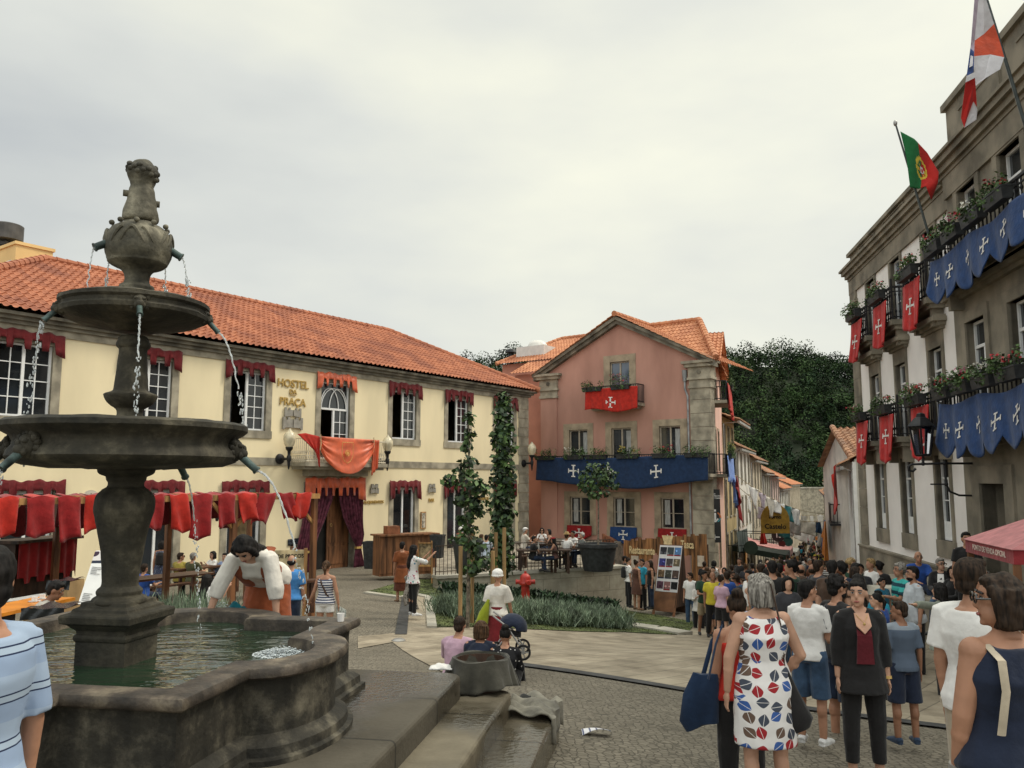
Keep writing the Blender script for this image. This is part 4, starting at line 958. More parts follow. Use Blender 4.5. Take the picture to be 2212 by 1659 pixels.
# ==== street houses
def house(F, s0, s1, depth, zb, ze, wallm, label, floors, roofm=M_tile_old, rise=1.6, ov=.5, wins=3, wm=None, name='street_house', stripe=False, sides=True, doors=True, frame=None):
 r = empty(name, F.p((s0+s1)/2, 0, zb), label, 'house', 'houses along the market street')
 hs = []; W = s1-s0; hf = (ze-zb)/floors
 for f in range(floors):
  for k in range(wins):
   c = s0+W*(k+.5)/wins; a = .42*min(1, W/wins/1.6)
   hs.append((c-a, c+a, zb+f*hf+(.0 if f == 0 and doors else .5), zb+f*hf+hf*.82))
 mb = MB(); wall_holes(mb, F, s0, s1, zb-1, ze, hs, 0, .2)
 for (A, B) in (((s0,0),(s0,-depth)), ((s1,0),(s1,-depth)), ((s0,-depth),(s1,-depth))): mb.add([F.p(*A,zb-1),F.p(*B,zb-1),F.p(*B,ze),F.p(*A,ze)], [(0,1,2,3)])
 for s in (s0, s1): mb.add([F.p(s,0,ze),F.p(s,-depth,ze),F.p(s,-depth/2,ze+rise)], [(0,1,2)])
 mb.build('wall', wallm, r)
 for h in hs:
  mb = MB(); surround(mb, F, *h, w=.13, sill=.12, pr=.04); mb.build('window_surround', M_stone, r)
  window(r, F, *h, d=-.1, cols=2 if floors > 2 else 1, rows=3, leaves=2, frame=frame, fw=.05)
 if stripe:
  mb = MB()
  n = int(W/.55)
  for k in range(n+1): s = s0+W*k/n; mb.fbox(F, s-.07, s+.07, -.05, .09, zb+.2, ze-.1)
  mb.build('timber_posts', wm or M_white, r)
 mb = MB(); A = (V3(F.p(1,0,0))-V3(F.p(0,0,0))); dz = rise/(depth/2)
 for sg in (0, 1):
  e = V3(F.p(s0-.2, ov if sg == 0 else -depth-ov, ze-ov*dz+.1)); t_ = V3(F.p(s0-.2, -depth/2, ze+rise+.1)); U = t_-e; L = U.length; U.normalize()
  roof(mb, e, A, U, lambda s: (0, L), W+.4, .26, .42, .06, 4)
 ridge(mb, F.p(s0-.2,-depth/2,ze+rise+.14), F.p(s1+.2,-depth/2,ze+rise+.14), .14)
 rf = mb.build('roof', roofm, r)
 mb = MB(); mb.fbox(F, s0-.15, s1+.15, ov-.12, ov+.02, ze-ov*dz-.12, ze-ov*dz+.02); mb.tube([F.p(s0,ov-.1,ze-ov*dz-.06),F.p(s0+.05,.1,ze-.5),F.p(s0+.05,.08,zb)], .05, 6); mb.build('gutter', M_steel, r)
 return r
L_ = Fr((13.1, 51.3), 21.5)                # left side of the street
R_ = Fr((14.15, 34.1), 19.8, True)         # right side
def mw(k, c): return mat('plaster_'+k, c, .92, .12, .9, .2, 50)
h1 = house(L_, .0, 6.5, 8, -3.7, 6.5, mw('ochre', (.52,.40,.20)), 'ochre house with deep dark eaves next to the pink house', 3, M_tile_old, 1.4, 1.1, 3)
h2 = house(L_, 6.6, 17, 8, -4.4, 4.9, mw('white', (.70,.68,.61)), 'white house with tall chimney behind the ochre one', 3, M_tile_old, 2.0, .5, 4)
mb = MB(); mb.fbox(L_, 7.2, 8.2, -2.4, -1.2, 4.5, 7.4); mb.fbox(L_, 7.1, 8.3, -2.5, -1.1, 7.4, 7.55); mb.build('chimney', mw('white', (0,0,0)), h2)
h3 = house(L_, 17.1, 28, 8, -5.1, 4.4, mw('cream', (.56,.48,.36)), 'cream house with brown tiled roof in the market street', 3, M_tile_old, 2.2, .6, 4)
h4 = house(L_, 28.1, 38, 8, -5.9, 3.4, mw('grey', (.40,.38,.33)), 'grey house with dark tiled roof half way along the street', 3, M_tile_old, 2.4, .5, 4)
h5 = house(L_, 38.1, 52, 9, -6.7, 3.2, mw('rose', (.62,.46,.42)), 'pale pink house with orange roof farther along the street', 2, M_tile2, 2.2, .8, 4)
h6 = house(L_, 52.1, 72, 9, -7.8, 1.6, mw('white', (0,0,0)), 'low white house with orange roof near the far end of the street', 2, M_tile2, 2.0, .5, 6)
h7 = house(L_, 72.1, 110, 9, -9.3, 2.0, mw('cream', (0,0,0)), 'long cream terrace at the far end of the street', 2, M_tile2, 1.8, .5, 10)
k1 = house(R_, .0, 13.5, 9, -3, 3.3, mw('offwhite', (.62,.60,.54)), 'low house with ribbed terracotta roof right beside the town hall', 2, M_tile_old, 2.5, .55, 5, stripe=True, frame=M_wood_d)
k2 = house(R_, 13.7, 27, 9, -4.2, 2.6, mw('brown', (.13,.10,.07)), 'dark timber fronted house on the right of the street', 2, M_tile_old, 1.5, .9, 4, stripe=True, wm=M_wood_d, frame=M_wood_d)
k3 = house(R_, 27.2, 48, 9, -5.3, 1.8, mw('grey', (0,0,0)), 'grey house on the far right of the market street', 2, M_tile_old, 1.6, .6, 6, frame=M_wood_d)
k4 = house(R_, 48.2, 90, 9, -7.2, 1.2, mw('brown', (0,0,0)), 'last dark house on the right of the market street', 2, M_tile_old, 1.6, .6, 8, frame=M_wood_d)
mb = MB(); e = Vector((14.75,35.6,3.2)); A = Vector((.94,-.34,0)); U = Vector((1.2,5.4,1.9)).normalized(); roof(mb, e, A, U, lambda s: (0, 5.6), 6.0, .30, .42, .07, 6); ridge(mb, e+Vector((0,0,.06)), e+U*5.6+Vector((0,0,.06)), .14)
b_ = e+A*6; t_ = e+U*5.6; t2_ = b_+U*5.6; mb.add([e-Vector((0,0,.25)), t_-Vector((0,0,.25)), t_+Vector((0,0,.05)), e+Vector((0,0,.05))], [(0,1,2,3)]); f_ = e+Vector((2.4,10.8,0)); q_ = [v_+A*.3-Vector((0,0,.06)) for v_ in (e,t_,f_)]; mw_ = MB(); mw_.add([(q_[0].x,q_[0].y,-5),q_[0],q_[1],q_[2],(q_[2].x,q_[2].y,-5)], [(0,1,2,3,4)]); mw_.build('gable_wall', mw('offwhite', (0,0,0)), k1); mb.add([t_, t2_, t2_-U*5.6+Vector((2.4,10.8,0)), t_-U*5.6+Vector((2.4,10.8,0))], [(0,1,2,3)]); mb.build('front_roof', M_tile_old, k1)
mb = MB(); mb.fbox(R_, 7.5, 11.5, 0, .9, .2, .3); rail(mb, R_, 7.6, 11.4, .3, 1.25, .85); mb.build('balcony', M_iron, k1)
ew = empty('far_wall', (62, 166, -9), 'weathered stone wall closing the far end of the street', 'wall')
mb = MB(); mb.hexa([(44,160,-12),(84,172,-12),(84,173,-12),(44,161,-12),(44,160,1.0),(84,172,1.0),(84,173,1.0),(44,161,1.0)]); mb.build('masonry', M_stone, ew)
mb = MB(); mb.hexa([(44,159.8,1.0),(84,171.8,1.0),(84,173.2,1.0),(44,161.2,1.0),(44,159.8,1.25),(84,171.8,1.25),(84,173.2,1.25),(44,161.2,1.25)]); mb.build('coping', M_granite_light, ew)
def shop_sign(s, d, z, w_, h, mt, label, lines=(), arch=False, tm=None):
 r = empty('shop_sign', L_.p(s, d, z), label, 'sign', 'shop signs in the street')
 c = np.array(L_.p(s, d, z)); Fc = Fr((c[0], c[1]), 97); Fc.n = np.array([-Fc.a[1], Fc.a[0]]) if -Fc.a[0] > 0 else np.array([Fc.a[1], -Fc.a[0]])
 if Fc.n[1] > 0: Fc.n = -Fc.n
 mb = MB()
 if arch == 'round':
  q = Vector(c); n = Vector((Fc.n[0], Fc.n[1], 0)); mb.tube([q-n*.06, q+n*.06], w_/2, 24)
 elif arch:
  pts = [(0,0),(w_,0),(w_,h*.45)]+[(w_*(.5+.5*math.cos(t)), h*(.45+.55*math.sin(t))) for t in [k*math.pi/12 for k in range(1, 12)]]+[(0,h*.45)]
  mb.fprism(Fc, [(a-w_/2, z+b) for a, b in pts], -.06, .06)
 else: mb.fbox(Fc, -w_/2, w_/2, -.06, .06, z, z+h)
 mb.build('board', mt, r)
 for t, sz, dz in lines:
  o = text(t, sz, Fc, 0, z+dz, .07, r, tm or M_dark, .004, bold=.01)
 mb = MB(); mb.bar(tuple(c+np.array([0,0,.1])), tuple(np.array(L_.p(s, 0, z))+np.array([0,0,.1])), .05); mb.build('arm', M_iron, r)
 return r
M_sy = mat('sign_ochre', (.34,.20,.025), .6, .15, 4); M_sg = mat('sign_green', (.02,.10,.08), .5); M_sr = mat('sign_wine', (.10,.02,.02), .5)
shop_sign(4, 2.7, -.95, 1.8, 1.9, M_sy, 'arched ochre shop sign reading Castelo hung over the street', (('Forno', .32, .95), ('Castelo', .44, .3)), True)
shop_sign(11, 2.4, -1.5, .95, 1, mat('sign_black2', (.03,.02,.02), .5), 'round dark sign with a white heart over the crowd', (('13', .45, -.16),), 'round', M_cwhite)
shop_sign(12, 3.0, -2.0, .68, 1, M_sg, 'round green sign beside the awnings', (), 'round'); shop_sign(11.6, 2.6, -2.15, .48, 1, M_sr, 'small round wine red sign below the green one', (), 'round')
shop_sign(1.2, 1.4, -1.7, .85, 1, mat('sign_dark_green', (.02,.04,.025), .5), 'large round dark green sign beside the green awning', (), 'round')
def awning(s0, s1, z, d, drop, mt, label, valm=None):
 r = empty('awning', L_.p((s0+s1)/2, .2, z), label, 'awning', 'awnings over the street stalls')
 mb = MB(); P = L_.p
 mb.grid(lambda u, v: P(s0+(s1-s0)*u, .1+d*v, z-drop*v-.12*math.sin(v*3.14)), 12, 6); mb.grid(lambda u, v: P(s0+(s1-s0)*u, .1+d+.02*math.sin(u*30), z-drop-.38*v-.05*abs(math.sin(u*20))*v), 40, 2)
 mb.add([P(s0,.1,z),P(s0,.1+d,z-drop),P(s0,.1+d,z-drop-.35),P(s0,.1,z-.35)], [(0,1,2,3)]); mb.build('canopy', mt, r, solid=.02)
 for s in (s0+.1, (s0+s1)/2, s1-.1): mb = MB(); mb.bar(P(s,d,z-drop), P(s,d,z-3.2), .07); mb.build('post', M_wood, r)
awning(2.6, 6.6, -1.7, 3.3, .5, cloth('awning_green', (.018,.03,.022)), 'dark green awning over a stall in the crowd')
awning(8, 12.6, -1.8, 3.2, .6, cloth('awning_pink', (.60,.28,.26)), 'faded pink awning behind the dark green one')
awning(14, 18, -2.4, 3.4, .5, cloth('awning_white', (.55,.54,.48)), 'pale awning behind the pink one')
pw = cloth('panel_orange', (.46,.22,.04)); r = MB(); r.fbox(L_, 1.6, 2.9, 1.0, 1.05, -3.9, -1.95); o = r.build('market_banner', pw, None); tag(o, 'upright orange banner with dark figure beside the green awning', 'banner')
k = MB(); k.fbox(L_, 2.05, 2.45, 1.05, 1.06, -3.7, -2.8); k.ell(L_.p(2.25,1.055,-2.6), (.16,.02,.2), 10, 6); k.fbox(L_, 1.85, 2.65, 1.05, 1.058, -3.2, -3.0); kk = k.build('printed_figure', M_dark, None); kk.parent = o
drape(L_, .8, 7.2, lambda t: -.75-.1*t, lambda t: -2.0-.3*t, .6, cloth('dark_green_cloth', (.012,.03,.022)), 'dark green cloth hung along the ochre house', 'drape', None, 'hanging_cloth', .08, 4)
drape(L_, 7.0, 7.9, lambda t: -.75, lambda t: -1.9, 1.6, M_red2, 'bunched scarlet cloth hanging above the pink awning', 'drape', None, 'hanging_cloth', .14, 3)
M_rope = mat('rope', (.42,.34,.22), .9, .2, 30)
lc = [cloth('linen', (.58,.54,.46)), cloth('grey_linen', (.38,.36,.33)), cloth('peach', (.62,.36,.24)), cloth('teal', (.03,.16,.17)), cloth('brick', (.30,.09,.05)), cloth('navy', (.02,.05,.10)), M_cwhite, cloth('lilac', (.45,.38,.42))]
ln = ['cream', 'grey', 'peach', 'teal', 'brick red', 'navy', 'white', 'lilac']
lines = [((L_.p(.6,.6,2.9)), (R_.p(24,.4,.2)), .7, 0), ((L_.p(1.2,.6,2.2)), (L_.p(24,2.8,-.9)), .35, 1), ((L_.p(9,.4,1.2)), (R_.p(24,.5,-.3)), .6, 2), ((L_.p(22,.4,.4)), (R_.p(31,.4,.0)), .5, 3), ((L_.p(30,.4,-.3)), (R_.p(38,.4,-.8)), .5, 4), ((L_.p(16,.6,.6)), (R_.p(29,.4,-1.2)), .5, 5)]
where = ['first line from the pink house', 'line along the ochre and white houses', 'line crossing by the ochre sign', 'line in the middle of the street', 'farthest line', 'low line over the crowd']
kinds_ = ['square', 'shirt', 'long', 'triangle']
rng = random.Random(11); used = set()
for (a, b, sag, li) in lines:
 a = np.array(a); b = np.array(b); mb = MB()
 def LP(t): p = a+(b-a)*t; return np.array([p[0], p[1], p[2]-sag*4*t*(1-t)])
 mb.tube([LP(k/20) for k in range(21)], .02, 5); o = mb.build('clothes_line', M_rope, None); tag(o, f'sagging rope, {where[li]}', 'rope', 'washing lines across the street')
 n = [6, 7, 6, 7, 6, 6][li]; L = np.linalg.norm(b-a); dr = (b-a)/L
 for k in range(n):
  t = (.12+.8*(k+.5)/n) if li else (.14+.5*(k+.5)/n)
  ci = rng.randrange(8) if rng.random() < .45 else rng.choice([0, 6, 1, 6])
  kd = rng.randrange(4); w_ = rng.uniform(.6, 1.2); h = rng.uniform(.7, 1.5)
  p = LP(t); mb = MB()
  def pos(u, v):
   x = (u-.5)*w_
   if kd == 3: x *= (1-.8*v)
   if kd == 1: x *= (1 if v < .3 else .6)
   if kd == 2: x *= .35+.25*v
   q = p+dr*x; f = .07*math.sin(u*9+k+v*4)*(.3+v)
   return (q[0]-dr[1]*f, q[1]+dr[0]*f, q[2]-h*v-.06*math.sin(u*3.14)*0)
  mb.grid(pos, 10, 8); o = mb.build('laundry', lc[ci], None, smooth=True, solid=.012)
  pos_w = ['at its near end', 'second along', 'third along', 'fourth along', 'fifth along', 'sixth along', 'at its far end'][k]
  tag(o, f'{ln[ci]} {["square cloth","shirt shaped cloth","narrow cloth","pointed cloth"][kd]} {pos_w} of the {where[li]}', 'laundry', 'laundry over the street')
drape(PS, 1.0, 2.6, lambda t: 2.7-.3*t, lambda t: 2.1-2.6*max(0, t-.25), 1.2, M_red, 'long trailing red pennant at the corner of the pink house', 'pennant', None, 'pennant', .08, 2)
drape(PS, 1.4, 2.6, lambda t: 2.6, lambda t: 1.4-.5*t, 1.05, M_blue_l, 'light blue swallow pennant behind the red one', 'pennant', None, 'pennant', .08, 2)
drape(R_, .8, 3.2, lambda t: 3.1-.3*t, lambda t: 3.0-1.9*math.sin(min(1,t)*3.14)**.7-.3*t, .7, M_red2, 'scarlet swag looped under the eaves beside the town hall', 'drape', None, 'hanging_cloth', .05, 2)
drape(R_, 9, 10.2, lambda t: .3, lambda t: -1.9*(1-t)-.5, 1.1, cloth('flag_amber', (.45,.16,.03)), 'amber pennant hanging from the dark balcony on the right', 'pennant', None, 'pennant', .1, 2)
drape(R_, 10.4, 11.8, lambda t: .3, lambda t: -1.4+.3*t, 1.1, M_blue, 'blue cloth hanging beside the amber pennant', 'drape', None, 'hanging_cloth', .1, 2)
# ==== hills and far wood
def hz(x, y):
 y -= 32; x *= .9
 d1 = math.exp(-(((x-78)/75)**2+((y-235)/60)**2))*47; d2 = math.exp(-(((x+14)/42)**2+((y-240)/60)**2))*31; d3 = math.exp(-(((x-10)/70)**2+((y-300)/70)**2))*14
 return -10+d1+d2+d3
mb = MB(); mb.grid(lambda u, v: (lambda x, y: (x, y, hz(x, y)))(-420+900*u, 162+480*v), 90, 50)
o = mb.build('hills', mat('hill_ground', (.016,.024,.010), .95, .3, .05), None, smooth=True); tag(o, kind='structure')
rng = random.Random(21)
mb = MB()
for i in range(760):
 x = rng.uniform(-60, 125); y = 172+110*rng.random()**1.2
 if i > 380: x = rng.uniform(42, 118); y = 168+95*rng.random()
 z = hz(x, y); R = rng.uniform(2.8, 5.8); m_ = rng.choice([0,0,1,1,2])
 for k in range(6):
  c = (x+rng.uniform(-.6,.6)*R, y+rng.uniform(-.5,.3)*R, z+R*rng.uniform(.1,1.35))
  leaves(mb, c, (R*.5, R*.5, R*.45), 58, .66, rng, m_, hollow=.7)
o = mb.build('wood', [mat('far_leaf_dark', (.020,.040,.018), .8, .45, .25, spec=.1), mat('far_leaf', (.036,.064,.022), .8, .45, .25, spec=.1), mat('far_leaf_light', (.055,.085,.030), .8, .4, .25, spec=.1)], None, fix=False); tag(o, 'dark wooded hill behind the roofs', 'wood', None, 'stuff')
# ==== ground, paths, lawn
def tex_ground(key, c1, c2, cm, scale, rough=.85, joint=.06, bump=.5, ns=.5, wet=False):
 m = bpy.data.materials.new(key); m.use_nodes = True; nt = m.node_tree; bs = nt.nodes['Principled BSDF']; L = nt.links
 tc = N(nt, 'ShaderNodeTexCoord')
 nw = N(nt, 'ShaderNodeTexNoise'); nw.inputs['Scale'].default_value = 6
 vm = N(nt, 'ShaderNodeVectorMath', operation='ADD'); sc_ = N(nt, 'ShaderNodeVectorMath', operation='SCALE'); sc_.inputs[3].default_value = .06
 L.new(tc.outputs['Object'], nw.inputs['Vector']); L.new(nw.outputs['Color'], sc_.inputs[0]); L.new(tc.outputs['Object'], vm.inputs[0]); L.new(sc_.outputs[0], vm.inputs[1])
 vo = N(nt, 'ShaderNodeTexVoronoi', feature='DISTANCE_TO_EDGE'); vo.inputs['Scale'].default_value = scale; vo.inputs['Randomness'].default_value = .65
 vc = N(nt, 'ShaderNodeTexVoronoi'); vc.inputs['Scale'].default_value = scale; vc.inputs['Randomness'].default_value = .65
 L.new(vm.outputs[0], vo.inputs['Vector']); L.new(vm.outputs[0], vc.inputs['Vector'])
 r = N(nt, 'ShaderNodeValToRGB'); r.color_ramp.elements[0].position = joint*.3; r.color_ramp.elements[1].position = joint*2; L.new(vo.outputs[0], r.inputs[0])
 sc3 = N(nt, 'ShaderNodeSeparateColor'); L.new(vc.outputs['Color'], sc3.inputs[0])
 nz = N(nt, 'ShaderNodeTexNoise'); nz.inputs['Scale'].default_value = ns; nz.inputs['Detail'].default_value = 7; nz.inputs['Roughness'].default_value = .65; L.new(tc.outputs['Object'], nz.inputs['Vector'])
 av = N(nt, 'ShaderNodeMath', operation='MULTIPLY_ADD'); av.inputs[1].default_value = .4; L.new(sc3.outputs[0], av.inputs[0]);
 nn = N(nt, 'ShaderNodeMapRange'); nn.inputs[1].default_value = .3; nn.inputs[2].default_value = .7; nn.inputs[3].default_value = 0; nn.inputs[4].default_value = .6; L.new(nz.outputs[0], nn.inputs[0]); L.new(nn.outputs[0], av.inputs[2])
 mi = N(nt, 'ShaderNodeMix', data_type='RGBA'); mi.inputs['A'].default_value = (*c1,1); mi.inputs['B'].default_value = (*c2,1); L.new(av.outputs[0], mi.inputs['Factor'])
 m2 = N(nt, 'ShaderNodeMix', data_type='RGBA'); m2.inputs['A'].default_value = (*cm,1); L.new(r.outputs[0], m2.inputs['Factor']); L.new(mi.outputs['Result'], m2.inputs['B'])
 L.new(m2.outputs['Result'], bs.inputs['Base Color']); bs.inputs['Roughness'].default_value = rough; bs.inputs['Specular IOR Level'].default_value = .3
 bp = N(nt, 'ShaderNodeBump'); bp.inputs['Strength'].default_value = bump; bp.inputs['Distance'].default_value = .02; L.new(r.outputs[0], bp.inputs['Height']); L.new(bp.outputs[0], bs.inputs['Normal'])
 return m
M_cob = tex_ground('granite_setts', (.11,.096,.072), (.235,.205,.155), (.085,.074,.055), 13.5, .85, .05, .55, .45)
def brick_mat(key, c1, c2, cm, bw, bh, sc, rot=0, rough=.8, mort=.012, ns=.8, wetness=0, off=.5, bump=.3):
 m = bpy.data.materials.new(key); m.use_nodes = True; nt = m.node_tree; bs = nt.nodes['Principled BSDF']; L = nt.links
 tc = N(nt, 'ShaderNodeTexCoord'); mp = N(nt, 'ShaderNodeMapping'); mp.inputs['Rotation'].default_value = rot if hasattr(rot, '__len__') else (0,0,rot); L.new(tc.outputs['Object'], mp.inputs[0])
 br = N(nt, 'ShaderNodeTexBrick'); br.inputs['Scale'].default_value = sc; br.inputs['Brick Width'].default_value = bw; br.inputs['Row Height'].default_value = bh; br.inputs['Mortar Size'].default_value = mort; br.offset = off
 br.inputs['Color1'].default_value = (*c1,1); br.inputs['Color2'].default_value = (*c2,1); br.inputs['Mortar'].default_value = (*cm,1); L.new(mp.outputs[0], br.inputs['Vector'])
 nz = N(nt, 'ShaderNodeTexNoise'); nz.inputs['Scale'].default_value = ns; nz.inputs['Detail'].default_value = 8; nz.inputs['Roughness'].default_value = .68; L.new(tc.outputs['Object'], nz.inputs['Vector'])
 rp = N(nt, 'ShaderNodeValToRGB'); rp.color_ramp.elements[0].position = .33; rp.color_ramp.elements[1].position = .62; rp.color_ramp.elements[0].color = (.55,.52,.47,1); rp.color_ramp.elements[1].color = (1.12,1.1,1.06,1); L.new(nz.outputs[0], rp.inputs[0])
 mu = N(nt, 'ShaderNodeMix', data_type='RGBA', blend_type='MULTIPLY'); mu.inputs['Factor'].default_value = 1; L.new(br.outputs['Color'], mu.inputs['A']); L.new(rp.outputs[0], mu.inputs['B'])
 L.new(mu.outputs['Result'], bs.inputs['Base Color']); bs.inputs['Specular IOR Level'].default_value = .35; bs.inputs['Roughness'].default_value = rough
 if wetness:
  wn = N(nt, 'ShaderNodeTexNoise'); wn.inputs['Scale'].default_value = .85; wn.inputs['Detail'].default_value = 5; L.new(tc.outputs['Object'], wn.inputs['Vector'])
  wr = N(nt, 'ShaderNodeMapRange'); wr.inputs[1].default_value = .46; wr.inputs[2].default_value = .58; wr.inputs[3].default_value = .12; wr.inputs[4].default_value = .8; L.new(wn.outputs[0], wr.inputs[0]); L.new(wr.outputs[0], bs.inputs['Roughness'])
  wc = N(nt, 'ShaderNodeMapRange'); wc.inputs[1].default_value = .46; wc.inputs[2].default_value = .58; wc.inputs[3].default_value = .45; wc.inputs[4].default_value = 1; L.new(wn.outputs[0], wc.inputs[0])
  m3 = N(nt, 'ShaderNodeMix', data_type='RGBA', blend_type='MULTIPLY'); m3.inputs['Factor'].default_value = 1; L.new(mu.outputs['Result'], m3.inputs['A']); L.new(wc.outputs[0], m3.inputs['B']); L.new(m3.outputs['Result'], bs.inputs['Base Color'])
 n2 = N(nt, 'ShaderNodeTexNoise'); n2.inputs['Scale'].default_value = 22; n2.inputs['Detail'].default_value = 5; L.new(tc.outputs['Object'], n2.inputs['Vector'])
 sm = N(nt, 'ShaderNodeMath', operation='MULTIPLY_ADD'); sm.inputs[1].default_value = -1.2; L.new(br.outputs['Fac'], sm.inputs[0]); L.new(n2.outputs[0], sm.inputs[2])
 bp = N(nt, 'ShaderNodeBump'); bp.inputs['Strength'].default_value = bump; bp.inputs['Distance'].default_value = .02; L.new(sm.outputs[0], bp.inputs['Height']); L.new(bp.outputs[0], bs.inputs['Normal'])
 return m
M_slab = brick_mat('path_slabs', (.36,.31,.235), (.285,.245,.185), (.16,.14,.105), 1.4, .42, 1.0, rad(-52), .75, .010, 1.3)
M_slab_d = mat('slate_strip', (.045,.045,.045), .7, .2, 4, .2, 40)
M_grass = mat('lawn_green', (.085,.105,.030), .9, .3, 2.5, .6, 90)
M_terr = mat('terrace_gravel', (.30,.26,.20), .95, .2, 5, .5, 60)
gm = MB(); xs = [-600,-300,-120,-60]+list(np.arange(-30, 30.1, 1.0))+[35,40,46,52,60,75,100,200,400,700]; ys = [-200,-60,-20,-8]+list(np.arange(-2, 60.1, 1.0))+[65,70,80,90,100,115,130,160,220,400,900,2000]
gm.v = [(x, y, g(x, y)) for y in ys for x in xs]; nx = len(xs)
gm.f = [(j*nx+i, j*nx+i+1, (j+1)*nx+i+1, (j+1)*nx+i) for j in range(len(ys)-1) for i in range(nx-1)]; gm.m = [0]*len(gm.f)
tag(gm.build('ground', M_cob, None, smooth=True), kind='structure')
def inpoly(x, y, P):
 c = False; n = len(P)
 for i in range(n):
  x1, y1 = P[i][:2]; x2, y2 = P[i-1][:2]
  if (y1 > y) != (y2 > y) and x < (x2-x1)*(y-y1)/(y2-y1)+x1: c = not c
 return c
def sheet(name, poly, mt, lift=.012, step=.5, kind='structure', edge=.0):
 """polygon draped over the ground: clipped grid cells"""
 import bmesh
 bm = bmesh.new(); vs = [bm.verts.new((p[0], p[1], 0)) for p in poly]; bm.faces.new(vs)
 x0 = min(p[0] for p in poly); x1 = max(p[0] for p in poly); y0 = min(p[1] for p in poly); y1 = max(p[1] for p in poly)
 for k in range(int((x1-x0)/step)): bmesh.ops.bisect_plane(bm, geom=bm.verts[:]+bm.edges[:]+bm.faces[:], plane_co=(x0+step*(k+1),0,0), plane_no=(1,0,0))
 for k in range(int((y1-y0)/step)): bmesh.ops.bisect_plane(bm, geom=bm.verts[:]+bm.edges[:]+bm.faces[:], plane_co=(0,y0+step*(k+1),0), plane_no=(0,1,0))
 for v in bm.verts: v.co.z = g(v.co.x, v.co.y)+lift
 bmesh.ops.recalc_face_normals(bm, faces=bm.faces)
 for f in bm.faces:
  if f.normal.z < 0: f.normal_flip()
  f.smooth = True
 me = bpy.data.meshes.new(name); bm.to_mesh(me); bm.free(); me.materials.append(mt)
 o = mesh_obj(name, me); return tag(o, kind=kind)
def pxp(L): return [gpx(u, v)[:2] for u, v in L]
path_px = [(773,1376),(860,1368),(893,1283),(925,1292),(932,1357),(1350,1367),(1482,1373),(1503,1345),(1560,1303)]
far_w = [(6.6,29.5),(9.5,33),(13.6,43),(14,52),(30,92),(43,124),(62,156),(66,154),(36.5,90),(20.8,52),(13.9,34),(12.7,29),(9.2,19),(6.9,10)]
bot = [(2212,1598),(2030,1572),(1560,1508),(1112,1437),(960,1455),(848,1388),(773,1402)]
path_poly = pxp(path_px)+[np.array(q) for q in far_w]+pxp(bot)
sheet('path', path_poly, M_slab, .012, .8)
sheet('drain_strip', pxp([(1112,1432),(1560,1503),(2030,1567),(2212,1592),(2212,1601),(2030,1575),(1560,1510),(1112,1439)]), M_slab_d, .024)
sheet('drain_strip', pxp([(853,1372),(869,1290),(887,1291),(879,1372)]), M_slab_d, .024)
lawn_px = [(790,1280),(872,1256),(960,1250),(1100,1272),(1345,1318),(1420,1330),(1503,1345),(1482,1373),(1350,1367),(932,1357),(925,1292),(893,1284),(868,1292)]
lawn_poly = pxp(lawn_px); sheet('lawn', lawn_poly, M_grass, .03, .7)
gb = MB(); rng = random.Random(4)      # grass blades
xs_ = [p[0] for p in lawn_poly]; ys_ = [p[1] for p in lawn_poly]; cnt = 0
while cnt < 9000:
 x = rng.uniform(min(xs_), max(xs_)); y = rng.uniform(min(ys_), max(ys_))
 if not inpoly(x, y, lawn_poly): continue
 cnt += 1; z = g(x, y)+.025; a = rng.uniform(0, 6.28); h = rng.uniform(.015, .04); dx, dy = .02*math.cos(a), .02*math.sin(a)
 gb.add([(x-dx,y-dy,z),(x+dx,y+dy,z),(x+rng.uniform(-.03,.03),y+rng.uniform(-.03,.03),z+h)], [(0,1,2)])
tag(gb.build('grass', M_grass, None, fix=False), 'short green lawn around the lavender hedge', 'grass', None, 'stuff')
kb = MB()
def kerb(pts, h=.12, w=.22, name='kerb'):
 mb = MB()
 for i in range(len(pts)-1):
  a = np.array(pts[i][:2]); b = np.array(pts[i+1][:2]); n = max(1, int(np.linalg.norm(b-a)/.9))
  for k in range(n):
   p = a+(b-a)*k/n; q = a+(b-a)*(k+.985)/n; d = (q-p)/np.linalg.norm(q-p); nn = np.array([-d[1], d[0]])*w/2
   za, zb = g(*p), g(*q)
   mb.hexa([(*(p-nn),za-.2),(*(q-nn),zb-.2),(*(q+nn),zb-.2),(*(p+nn),za-.2),(*(p-nn),za+h),(*(q-nn),zb+h),(*(q+nn),zb+h),(*(p+nn),za+h)])
 tag(mb.build(name, M_granite_light, None), kind='structure')
kerb(pxp([(790,1282),(868,1293)])+pxp([(893,1285),(926,1292),(933,1358)]), .06)
kerb(pxp([(1345,1352),(1420,1362),(1482,1373)]), .10, .5)
